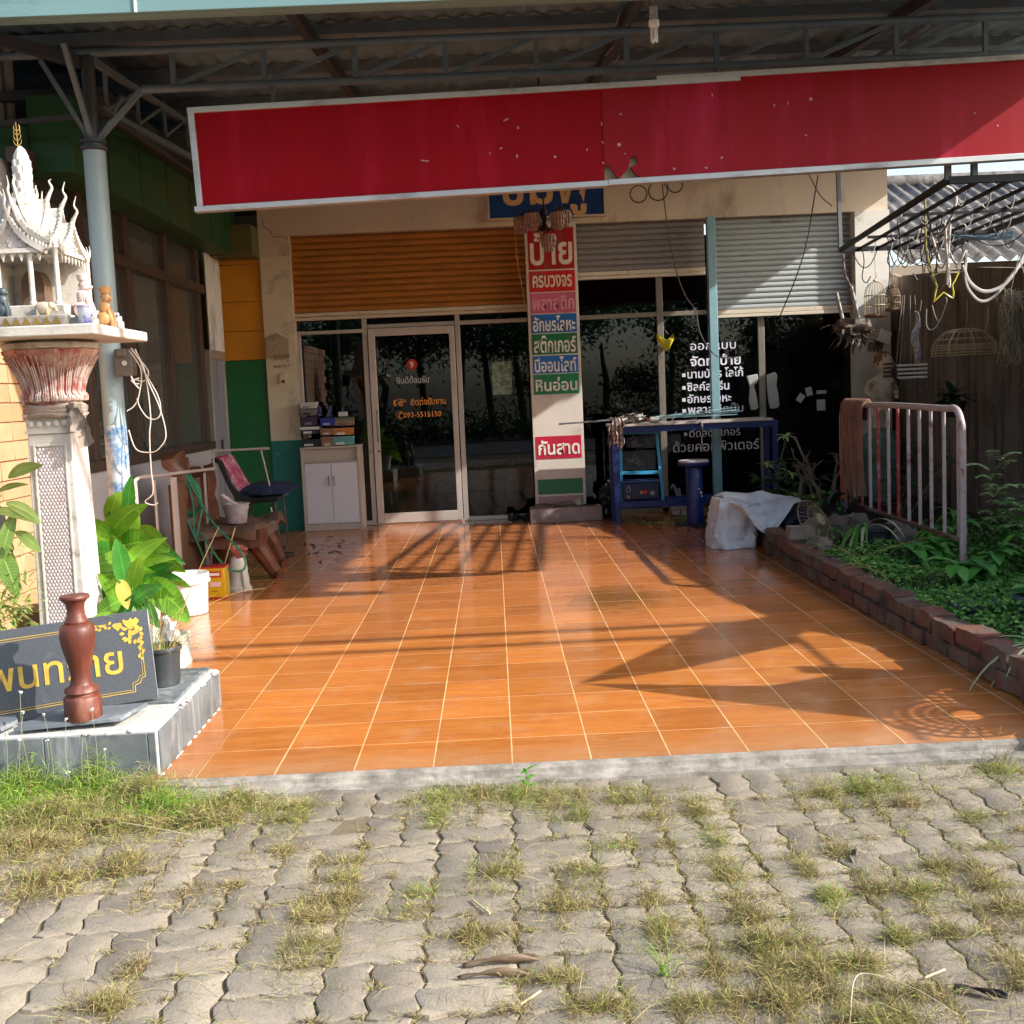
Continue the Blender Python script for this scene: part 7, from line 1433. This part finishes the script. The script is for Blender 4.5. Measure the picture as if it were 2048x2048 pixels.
# ------------------------------------------------------------------ cherub statue
stt = thing('child_statue', 'weathered plaster child statue with hand on hip on a green pot pedestal', 'statue', (4.14, 11.45, .5))
PLS = mat('weathered_plaster', '#d6c8b0', .8, var=.12, scale=6, dirt='#5f5244', damt=.35, dscale=7, bump=.15)
def figure(edges, rad, co, name, mt, parent, sub=2):
    me = bpy.data.meshes.new(name); off = parent_loc(parent); me.from_pydata([Vector(p)-off for p in co], edges, []); o = bpy.data.objects.new(name, me); COL.objects.link(o); o.parent = parent; me.materials.append(mt)
    s = o.modifiers.new('skin', 'SKIN'); s.use_smooth_shade = True; sv = me.skin_vertices[0].data
    for i, r_ in enumerate(rad): sv[i].radius = r_ if isinstance(r_, tuple) else (r_, r_)
    sv[0].use_root = True; b = o.modifiers.new('sub', 'SUBSURF'); b.levels = sub; b.render_levels = sub; return o
bx, by = 4.12, 11.42; H0 = .86
co = [(bx, by, H0+.30), (bx+.005, by, H0+.42), (bx+.01, by-.01, H0+.50), (bx+.015, by-.01, H0+.56), (bx+.025, by-.015, H0+.60),   # pelvis chest shoulders neck
      (bx-.10, by, H0+.51), (bx-.17, by-.02, H0+.40), (bx-.09, by-.07, H0+.34), (bx-.06, by-.08, H0+.33),      # right arm to the hip
      (bx+.11, by-.02, H0+.50), (bx+.15, by-.06, H0+.39), (bx+.12, by-.14, H0+.33), (bx+.11, by-.17, H0+.33),     # other arm forward
      (bx-.055, by, H0+.26), (bx-.06, by-.02, H0+.14), (bx-.06, by, H0+.02), (bx-.06, by-.05, H0+.0),
      (bx+.055, by, H0+.26), (bx+.075, by-.03, H0+.14), (bx+.07, by+.01, H0+.02), (bx+.075, by-.04, H0+.0)]
ed_ = [(0, 1), (1, 2), (2, 3), (3, 4), (2, 5), (5, 6), (6, 7), (7, 8), (2, 9), (9, 10), (10, 11), (11, 12), (0, 13), (13, 14), (14, 15), (15, 16), (0, 17), (17, 18), (18, 19), (19, 20)]
ra = [.085, .092, .075, .036, .034, .042, .03, .024, .02, .042, .03, .024, .022, .062, .045, .03, .025, .062, .045, .03, .025]
figure(ed_, ra, co, 'body', PLS, stt)
hc = Vector((bx+.035, by-.03, H0+.70)); mb = MB(); mb.blob(hc, (.085, .092, .105), 14, .02).blob(hc+Vector((.05, -.07, -.025)), (.03, .03, .028), 8).blob(hc+Vector((.0, -.075, -.03)), (.03, .028, .028), 8).blob(hc+Vector((.03, -.095, -.01)), (.013, .018, .016), 7).blob(hc+Vector((.03, -.088, -.05)), (.022, .012, .008), 6).blob(hc+Vector((.025, -.07, -.08)), (.02, .018, .014), 6).blob(hc+Vector((-.083, .0, -.01)), (.012, .02, .026), 6).blob(hc+Vector((.085, .01, -.01)), (.012, .02, .026), 6)
for dx in (.0, .058): mb.blob(hc+Vector((dx, -.085+abs(dx-.03)*.2, .012)), (.012, .008, .006), 6)
mb.build('head', PLS, stt); MB().blob(hc+Vector((-.008, .015, .028)), (.092, .092, .092), 14, .12, 5).build('hair', mat('brown_painted_hair', '#8a5a34', .8, var=.2, dirt='#5a3a22', damt=.3), stt)
MB().lathe([(.10, H0+.30), (.105, H0+.27), (.115, H0+.20), (.10, H0+.21), (.09, H0+.28)], (bx, by, 0), 18, flute=lambda a, i: .08*math.sin(a*7)).build('drapery', PLS, stt)
MB().lathe([(.13, .05), (.17, .35), (.20, .60), (.215, .66), (.21, .74), (.17, .80), (.13, .83), (.10, .865), (0, .87)], (bx, by, 0), 28).build('pedestal', mat('mossy_green_glaze', '#5a7a6a', .6, var=.2, dirt='#a8a894', damt=.25, dscale=6), stt)
# ------------------------------------------------------------------ out of frame: what throws the shadows and fills the reflections
CBL = mat('power_cable', '#222222', .7)
for y0, z0, lab in ((3.62, 4.3, 'nearer overhead power cable across the front of the yard'), (3.90, 4.32, 'farther overhead power cable across the front of the yard')):
    single(MB().tube(wobble((-30, y0, z0+.2), (30, y0, z0+.2), .2, 24), .042, 6), 'power_cable', CBL, lab, 'cable', 'overhead power cables')
SHDW = mat('shadow_sheet_blue', '#6d7d86', .7, var=.1); zt2 = 1.55
def cast(x, y, z=1.55): return (x+SUN.x/SUN.z*z, y+SUN.y/SUN.z*z)      # stands where its shadow falls at (x, y)
tp = thing('shadow_sheet', 'unseen wedge shaped tarpaulin stretched on poles at the right of the yard', 'shadow_sheet', (4, 5, 0))  # unseen sheets, outlines traced back from the wedge shadows on the porch
for P_ in ([(.36, 5.1), (1.54, 4.34), (2.3, 5.0), (1.75, 5.1), (1.24, 4.90)], [(.362, 5.102), (.85, 5.26), (1.58, 5.70), (1.9, 6.5), (1.2, 6.2)]):
    MB().prism([cast(*p) for p in P_], lambda u, v, t: (u, v, t), zt2, zt2+.01).build('sheet', SHDW, tp)
for p in ((1.75, 4.7), (1.7, 6.1)): q = cast(*p); MB().tube([(q[0], q[1], -.1), (q[0], q[1], zt2)], .02).build('pole', STEEL, tp)
bx_, by_ = cast(1.84, 4.36, .8); hb = thing('plastic_basket', 'round slotted basket hanging at the right of the yard', 'basket', (bx_, by_, 1.25)); mb = MB()
for r_ in (.30, .25, .205, .16, .12, .08): mb.tube([(bx_+r_*math.cos(a*.2618), by_+r_*math.sin(a*.2618), .8-.2*(.3-r_)) for a in range(25)], .0115, 5, 0, False)
for k in range(28): mb.tube([(bx_+.08*math.cos(k*.2244), by_+.08*math.sin(k*.2244), .756), (bx_+.3*math.cos(k*.2244), by_+.3*math.sin(k*.2244), .8)], .007, 4)
mb.tube([(bx_+.3, by_, .8), (bx_, by_, 1.5)], .004).tube([(bx_-.3, by_, .8), (bx_, by_, 1.5)], .004); mb.build('shell', mat('olive_plastic', '#5a5a40', .6), hb)
tag(MB().box(-60, 60, -9, -3, -.2, -.115).build('road', concrete_mat('road_asphalt', '#4a4a4a', '#5c5b58', '#3a3937', 3, False)), kind='structure')
# ------------------------------------------------------------------ grass, weeds and litter
def blades(name, base, dirs, L, W, mats, mi, bend=.35, kind='stuff', label=None, cat=None):
    """many small curved grass blades as one mesh; numpy all the way"""
    N = len(base); up = np.array([0, 0, 1.]); d = dirs/np.linalg.norm(dirs, axis=1)[:, None]
    s = np.cross(d, up); s /= (np.linalg.norm(s, axis=1)[:, None]+1e-6); r = np.random.uniform(0, 6.28, N)[:, None]
    s = s*np.cos(r)+np.cross(d, s)*np.sin(r)
    mid = base+d*(L*.55)[:, None]; d2 = d+np.array([0, 0, -1.])*bend*np.random.uniform(.2, 1.6, N)[:, None]; d2 /= np.linalg.norm(d2, axis=1)[:, None]
    tip = mid+d2*(L*.5)[:, None]; w = (W*.5)[:, None]
    V = np.stack([base-s*w*.6, base+s*w*.6, mid+s*w, mid-s*w, tip], 1); V[:, :, 2] = np.maximum(V[:, :, 2], GZ-.02 if base[0][1] < 4.05 else .0)
    me = bpy.data.meshes.new(name); me.vertices.add(N*5); me.vertices.foreach_set('co', V.reshape(-1))
    me.loops.add(N*7); me.polygons.add(N*2); o = np.arange(N)[:, None]*5
    li = np.concatenate([o+0, o+1, o+2, o+3, o+3, o+2, o+4], 1).reshape(-1); me.loops.foreach_set('vertex_index', li.astype(np.int32))
    st = (np.arange(N)[:, None]*7+np.array([0, 4])).reshape(-1); me.polygons.foreach_set('loop_start', st.astype(np.int32))
    for q in mats: me.materials.append(q)
    me.polygons.foreach_set('material_index', np.repeat(mi, 2).astype(np.int32)); me.update(calc_edges=True); me.validate()
    q = bpy.data.objects.new(name, me); COL.objects.link(q); return tag(q, label, cat, kind=kind)
GRD = leafmat('dry_grass', '#8d7f4e', '#b8a870', .25, .7); GRO = leafmat('olive_grass', '#7a7242', '#a39a60', .3, .6); GRG = leafmat('fresh_grass', '#648a2c', '#9cc044', .4, .5); GRB = leafmat('brown_grass', '#54402c', '#7a6346', .2, .8)
rg = np.random.default_rng(5); B = []; D = []; Ls = []; Ws = []; Mi = []
def mat_patch(cx, cy, rx, ry, n, h, Lr, mix, up=.5, W=(.0010, .0022), ragged=.5):
    """fluffy mat: blades of random direction through the volume of a low mound"""
    rx *= 1.25; ry *= 1.25; h *= .8; a = rg.uniform(0, 2*np.pi, n); r = np.abs(rg.normal(0, .50, n)); r = np.where(rg.random(n) < .12, r*1.9, r)
    rag = 1+ragged*np.array([mnoise.noise(Vector((math.cos(t)*1.7+cx*3, math.sin(t)*1.7+cy*3, 0))) for t in a])*1.5
    x = cx+np.cos(a)*r*rx*rag; y = cy+np.sin(a)*r*ry*rag; z = GZ-.004+np.abs(rg.normal(0, .45, n))*h*np.clip(1.15-r, .08, 1)
    if cy < 3.8:      # much of it roots in the joints and creeps along them
        kx = rg.random(n); sx_ = kx < .34; sy_ = (kx >= .34) & (kx < .68)
        x = np.where(sx_, np.round(x/.125)*.125+rg.normal(0, .013, n), x); y = np.where(sy_, np.round((y+.06)/.125)*.125-.06+rg.normal(0, .011, n), y)
    B.append(np.stack([x, y, z], 1)); d = rg.normal(0, 1, (n, 3)); d[:, 2] = np.abs(d[:, 2])*.6+up*.6; D.append(d)
    Ls.append(rg.uniform(*Lr, n)*np.clip(1.05-.3*r, .5, 1)); Ws.append(rg.uniform(*W, n)); Mi.append(rg.choice(4, n, p=mix))
DRY = [.46, .24, .04, .26]; MIX = [.24, .44, .18, .14]; GREEN = [.03, .25, .70, .02]; GREEN2 = [.22, .44, .28, .06]; BRN_ = [.45, .1, .0, .45]; OLV = [.34, .42, .08, .16]
px = lambda x, y: gnd(x, y, GZ)
def P(x, y, rx, ry, n, h, Lr, mix, **k):
    q = px(x, y); s = q.y/2150; mat_patch(q.x, q.y, rx*s, ry*(q.y**2/(2150*1.47)), int(n), h, Lr, mix, **k)
# lush strip in front of the plinth
for x, y, rx, ry, n, h, mix in ((60, 1590, 170, 38, 7500, .10, GREEN), (200, 1580, 130, 40, 6000, .11, GREEN), (300, 1600, 120, 35, 4500, .08, MIX), (110, 1640, 190, 36, 6000, .06, MIX), (330, 1625, 120, 30, 3500, .06, GREEN), (230, 1660, 190, 32, 4500, .04, OLV),
        (60, 1700, 150, 40, 4200, .035, DRY), (420, 1640, 110, 30, 2600, .045, OLV), (480, 1612, 80, 22, 1800, .05, MIX), (90, 1770, 140, 36, 2600, .025, DRY), (250, 1735, 70, 24, 1300, .04, DRY), (-40, 1620, 150, 60, 5000, .1, GREEN),
        (240, 1530, 34, 30, 1400, .16, GREEN), (30, 1555, 60, 30, 1500, .13, GREEN), (150, 1560, 60, 26, 1300, .12, GREEN)): P(x, y, rx, ry, n*1.15, h*1.5, (.022, .055), mix)
# clumps along the kerb and over the paving (surveyed)
for x, y, rx, ry, n, h, mix in ((570, 1640, 45, 40, 1500, .045, MIX), (590, 1618, 90, 22, 1500, .04, OLV), (880, 1600, 60, 34, 2300, .05, GREEN2), (870, 1640, 30, 16, 700, .05, GREEN2), (960, 1590, 80, 28, 1800, .045, OLV), (1040, 1595, 70, 32, 2200, .05, GREEN2), (1120, 1600, 110, 34, 2600, .045, OLV), (1150, 1632, 60, 20, 1000, .04, MIX),
        (1260, 1600, 100, 36, 2400, .05, OLV), (1300, 1640, 60, 26, 1000, .04, DRY), (1400, 1620, 70, 36, 1800, .05, OLV), (1330, 1690, 40, 14, 500, .03, DRY), (1440, 1680, 24, 40, 800, .06, GREEN2), (1740, 1580, 130, 42, 4200, .05, GREEN2), (1650, 1590, 80, 30, 1500, .04, OLV), (1800, 1610, 70, 30, 1200, .04, BRN_), (2000, 1545, 60, 24, 1600, .05, GREEN2), (1960, 1640, 60, 18, 800, .03, MIX),
        (560, 1705, 50, 18, 700, .03, DRY), (680, 1760, 40, 40, 1300, .04, OLV), (640, 1830, 50, 70, 2600, .045, DRY), (615, 1910, 45, 60, 1900, .05, OLV), (690, 1800, 50, 30, 1200, .035, DRY), (690, 1720, 60, 14, 600, .02, DRY), (830, 1790, 28, 22, 550, .04, GREEN2), (820, 1820, 35, 14, 500, .03, OLV), (960, 1880, 90, 34, 2600, .04, DRY), (1000, 1740, 50, 26, 1000, .03, OLV), (990, 1760, 22, 30, 600, .04, MIX),
        (1160, 1750, 40, 34, 1200, .045, OLV), (1130, 1810, 100, 30, 2400, .035, DRY), (1230, 1690, 50, 16, 800, .03, MIX), (1100, 1960, 50, 24, 1100, .05, OLV), (1200, 2020, 55, 36, 1700, .055, OLV), (1340, 1870, 60, 40, 2000, .06, OLV), (1300, 1800, 60, 16, 700, .03, DRY), (1450, 1750, 90, 60, 2600, .04, OLV), (1500, 1830, 100, 60, 3600, .05, DRY), (1540, 1900, 110, 60, 5000, .06, OLV), (1600, 1960, 160, 60, 5200, .045, DRY), (1560, 2010, 150, 50, 4500, .05, DRY), (1690, 1930, 100, 30, 2200, .045, OLV), (1400, 2020, 60, 36, 1300, .05, OLV),
        (1610, 1740, 40, 30, 1100, .045, OLV), (1680, 1700, 50, 18, 900, .03, DRY), (1760, 1780, 60, 40, 1800, .05, DRY), (1850, 1790, 60, 34, 1700, .05, MIX), (1670, 1800, 40, 24, 1100, .05, GREEN2), (1880, 1740, 70, 26, 1300, .04, OLV), (1960, 1760, 50, 40, 1500, .045, DRY), (2010, 1830, 60, 50, 1800, .045, DRY), (1800, 1880, 60, 16, 900, .04, MIX), (1900, 1860, 90, 20, 900, .03, DRY), (1840, 2000, 90, 50, 2000, .04, DRY), (2030, 1950, 50, 60, 1800, .05, DRY), (1740, 2040, 120, 30, 2600, .05, OLV), (1980, 1700, 70, 16, 600, .02, OLV),
        (205, 2015, 60, 40, 1900, .06, DRY), (265, 1935, 30, 16, 500, .03, BRN_), (400, 1790, 60, 14, 420, .025, BRN_), (300, 1800, 60, 12, 350, .02, DRY), (480, 1770, 40, 14, 400, .02, BRN_), (1010, 2020, 60, 26, 500, .03, BRN_), (1420, 1930, 50, 26, 800, .03, DRY)): P(x, y, rx*1.22, ry*1.22, n*.78, h*.62, (.014, .052), mix, W=(.0008, .0017))
# sparse tufts in the joints
for k in range(700):
    x, y = rg.uniform(-1.9, 2.3), rg.uniform(2.3, 3.9); w_ = .35+.65*(x+1.9)/4.2
    if rg.random() > w_: continue
    if rg.random() < .5: x = round(x/.125)*.125+rg.normal(0, .006)
    else: y = round((y+.06)/.125)*.125-.06+rg.normal(0, .005)
    mat_patch(x, y, rg.uniform(.012, .045), rg.uniform(.008, .02), int(rg.integers(14, 70)), .02, (.010, .034), [DRY, OLV, BRN_, DRY][k % 4], up=.3)
# long flattened dry straws
n = 4600; x = rg.uniform(-1.7, 2.3, n); y = rg.uniform(2.3, 3.8, n); keep = rg.random(n) < np.clip(.15+.3*(x+1.7), .1, 1); x, y = x[keep], y[keep]; n = len(x)
B.append(np.stack([x, y, np.full(n, GZ+.002)], 1)); a = rg.uniform(0, 6.28, n); D.append(np.stack([np.cos(a), np.sin(a)*.6, rg.uniform(.02, .5, n)], 1)); Ls.append(rg.uniform(.04, .11, n)); Ws.append(rg.uniform(.0008, .0016, n)); Mi.append(rg.choice(4, n, p=[.6, .1, 0, .3]))
blades('grass', np.concatenate(B), np.concatenate(D), np.concatenate(Ls), np.concatenate(Ws), [GRD, GRO, GRG, GRB], np.concatenate(Mi), label='dry and green grass mats growing through the paving', cat='grass')
# tall pale flower stems before the plinth
mb = MB(); rr = random.Random(5)
for px_, y0, y1, dx in ((15, 1560, 1470, -3), (40, 1565, 1425, 6), (62, 1555, 1385, -22), (90, 1570, 1480, 4), (108, 1560, 1430, -20), (128, 1565, 1545, 8), (140, 1560, 1440, -8), (165, 1560, 1465, 2), (178, 1565, 1470, -8), (195, 1555, 1420, -12), (30, 1560, 1480, 10), (205, 1560, 1500, 4)):
    a = at(px_, y0, 3.95); b = at(px_+dx, y1, 3.98); mb.tube(smoothpath([a, a.lerp(b, .5)+Vector((rr.uniform(-.012, .012), 0, 0)), b], 4), .0008, 4)
    for k in range(4): mb.blob(b+Vector((rr.uniform(-.005, .005), rr.uniform(-.004, .004), rr.uniform(-.003, .005))), (.004, .004, .003), 4, .3, 3, m=1)
single(mb, 'flower_stems', [mat('pale_stem', '#8d8d70', .8), mat('white_floret', '#cfcabc', .8)], 'thin pale stems with tiny white flower heads before the plinth', 'weeds')
mb = MB(); rr = random.Random(9); q = px(1055, 1590)
mb.tube([q, q+Vector((0, 0, .10))], .0022, 5, 1)
for k in range(9): a = k*2.4; mb.leaf(q+Vector((0, 0, .03+.008*k)), Vector((math.cos(a), math.sin(a), .8)), .045, .016, n=4, droop=.5)
single(mb, 'weed', [leafmat('fresh_weed', '#4f8a2c', '#74a83c', .4), mat('weed_stem', '#6f8a4a', .7)], 'small upright green weed at the middle of the kerb', 'weed')
for (X_, Y_, h, lab) in ((2000, 1530, .16, 'thin branching dry weed at the right end of the kerb'), (1330, 1950, .12, 'tuft of long green grass blades in the right paving')):
    mb = MB(); q = px(X_, Y_)
    for k in range(14): wisp(mb, q+Vector((rr.gauss(0, .015), rr.gauss(0, .01), 0)), rr.uniform(0, 6.28), rr.uniform(.1, .9), h*rr.uniform(.5, 1.1), .0016, 0, .7)
    single(mb, 'grass_tuft', [GRO, GRG][X_ < 1500], lab, 'grass tuft')
# litter
DLF = mat('dry_leaf', '#6d5a44', .6, var=.3, scale=20, dirt='#c0ad90', damt=.3, dscale=16, stretch=(.3, 3, 1))
def dead(name, x, y, ang_, L, W, lab, mt=DLF, curl=.6, group='dead leaves on the paving'):
    q = px(x, y); d = Vector((math.cos(ang_), math.sin(ang_), .04)); mb = MB()
    vs = []; n = 12
    for i in range(n+1):
        t = i/n; w = W*math.sin(math.pi*min(1, t*.95+.03))**.7; s_ = Vector((-d.y, d.x, 0)); tw = 1.6*t
        for j in range(7):
            u = (j/6-.5)*2; vs.append(q+d*L*t+s_*(w*.5*u*math.cos(curl*u*u+.2))+Vector((0, 0, .004+abs(u)**1.6*w*curl*.6+.006*math.sin(t*6+u*2))))
    mb.add(vs, [(i*7+j, i*7+j+1, i*7+8+j, i*7+7+j) for i in range(n) for j in range(6)]); o = single(mb, name, mt, lab, 'leaf', group, ang=180); return solid(o, .0012)
dead('dead_leaf', 925, 1938, .05, .20, .035, 'long curled brown leaf, upper of the pair lying on the pavers', curl=1.0); dead('dead_leaf', 915, 1962, -.02, .19, .026, 'narrow curled brown leaf, lower of the pair lying on the pavers', curl=1.2)
dead('dead_leaf', 1705, 1728, 1.2, .10, .03, 'upright curled grey leaf in the right paving', mat('grey_dead_leaf', '#5f574b', .8, var=.2)); dead('dead_leaf', 1905, 1978, -.5, .12, .03, 'dark brown leaf at the lower right corner of the paving', mat('dark_dead_leaf', '#2a211c', .7)); dead('dead_leaf', 1255, 1815, .75, .15, .022, 'long striped dry leaf slanting across the middle right pavers', mat('grey_dead_leaf', '#5f574b', .8, var=.2), .4)
WST = mat('pale_straw_stick', '#c4b592', .8)
for k, (a, b, lab) in enumerate((((1040, 2015), (1082, 1988), 'short white stick on the lower middle pavers'), ((945, 1803), (980, 1832), 'thin white straw on the pavers below the green weed clump'), ((1850, 1960), (1890, 1945), 'small forked straw in the lower right paving'))):
    single(MB().tube([px(*a)+Vector((0, 0, .006)), px(*b)+Vector((0, 0, .008))], .003, 6), 'straw_stick', WST, lab, 'stick', 'sticks on the paving')
single(MB().tube(smoothpath([px(1700, 2060)+Vector((0, 0, .02)), px(1712, 1995)+Vector((0, 0, .05)), px(1760, 1992)+Vector((0, 0, .05)), px(1840, 2015)+Vector((0, 0, .04)), px(1915, 2055)+Vector((0, 0, .03))], 6), .0011, 5), 'bent_straw', WST, 'long bent straw arching over the lower right grass', 'stick')
single(MB().tube(smoothpath([px(108, 1652)+Vector((0, 0, .03)), px(230, 1662)+Vector((0, 0, .035)), px(380, 1680)+Vector((0, 0, .02))], 6), .0015, 5), 'long_straw', WST, 'long thin straw lying across the green grass strip', 'stick')
FLK = mat('dark_flake', '#2f211a', .8); rr = random.Random(2); first = None
for k in range(22):
    q = gnd(rr.uniform(575, 690), rr.uniform(1075, 1112), 0) if k < 18 else gnd(rr.uniform(560, 720), rr.uniform(1065, 1180), 0)
    if first is None: first = single(MB().prism([(.05*math.cos(a*.7), .014*math.sin(a*.7)) for a in range(9)], lambda u, v, t: (u, v, t+.05*u*u*20), .001, .004), 'leaf_flake', FLK, 'dark dry leaf flake lying on the tiles between bench and cabinet', 'leaf', 'leaf flakes on the tiles')
    o = first if k == 0 else clone(first); o.location = (q.x, q.y, .002); o.rotation_euler = (0, 0, rr.uniform(0, 3)); o.scale = (rr.uniform(.3, 1.1),)*3
# garden ground cover: small rounded leaves
n = 42000; x = rg.uniform(2.3, 4.5, n); y = 4.4+rg.beta(1.1, 1.6, n)*5.2; den = np.array([.80+.6*mnoise.noise(Vector((a*1.6, b*1.6, 5))) for a, b in zip(x, y)])*np.clip((9.3-y)/2.2, 0, 1); k_ = rg.random(n) < den; x, y = x[k_], y[k_]; n = len(x)
hgt = np.array([.05+.10*max(0, mnoise.noise(Vector((a*2.3, b*2.3, 9)))+.4) for a, b in zip(x, y)])+.03*np.clip(x-3, 0, 1)
z = .10+rg.random(n)**.7*hgt; d = rg.normal(0, 1, (n, 3)); d[:, 2] = d[:, 2]*.35+.15
blades('garden_weeds', np.stack([x, y, z], 1), d, rg.uniform(.016, .040, n), rg.uniform(.010, .020, n), [leafmat('cover_leaf', '#4a8434', '#86b455', .35, .45), leafmat('cover_leaf_dark', '#2a5a22', '#447f34', .3, .5)], rg.choice(2, n, p=[.65, .35]), label='low green weeds covering the garden bed', cat='weeds')
# vine creeping along the floor under the table
mb = MB(); rr = random.Random(13); pts = [gnd(*p) for p in ((1238, 1018), (1245, 1040), (1275, 1046), (1310, 1048), (1335, 1046), (1360, 1040), (1395, 1044), (1420, 1042))]; pp_ = smoothpath([p+Vector((0, 0, .012)) for p in pts], 5); mb.tube(pp_, .006, 5, 1)
for k in range(60):
    q = pp_[rr.randrange(len(pp_))]; 
    if rr.random() < .6: q = pp_[rr.choice((10, 11, 12, 13, 24, 25, 26, 27))]
    mb.leaf(q, Vector((rr.uniform(-1, 1), rr.uniform(-1, .4), rr.uniform(.05, .8))).normalized(), rr.uniform(.06, .15), .028, droop=.8, n=4)
single(mb, 'creeping_vine', [leafmat('vine_leaf', '#5a7a34', '#8a9a4c', .3), mat('vine_stem', '#8a8048', .7)], 'creeping green vine lying on the tiles before the blue table', 'vine')

# trees and weeds across the road, seen only as reflections in the glass
N_ = 0; b_ = []; rr = random.Random(77); mb = MB()
for k in range(26):
    cx_ = -19+(k % 13)*3+rr.uniform(-.9, .9)+(k//13)*1.5; cy_ = -12.5-rr.uniform(0, 3)-(k//13)*5; h_ = rr.uniform(3.4, 6.2)+(k//13)*2.5; n = 4200
    mb.tube([(cx_, cy_, -.2), (cx_+rr.uniform(-.4, .4), cy_, h_*.4), (cx_+rr.uniform(-.6, .6), cy_, h_*.75)], [.16, .11, .05], 8)
    for j in range(7):
        q = np.array([cx_, cy_, h_*.72])+rg.normal(0, 1, 3)*np.array([1.1, .9, .9]); b_.append(q+rg.normal(0, 1, (n//7, 3))*np.array([.55, .5, .42])*rr.uniform(.7, 1.3))
n = 16000; b_.append(np.stack([rg.uniform(-22, 22, n), rg.uniform(-11.5, -9.6, n), np.abs(rg.normal(0, .45, n))], 1)); b_ = np.concatenate(b_); n = len(b_)
mats_ = [leafmat('roadside_leaf', '#22381a', '#3f5a2a', .3), leafmat('roadside_leaf_pale', '#3f5a2a', '#5f7a3c', .3)]
blades('roadside_trees', b_[::-1].copy(), rg.normal(0, 1, (n, 3)), rg.uniform(.12, .24, n), rg.uniform(.05, .10, n), mats_, rg.choice(2, n, p=[.75, .25]), label='belt of green trees and tall weeds across the road, mirrored in the shop glass', cat='trees')
tag(mb.build('roadside_trunks', mat('tree_bark', '#4a3f34', .9)), 'dark trunks of the trees across the road', 'trees', kind='stuff')
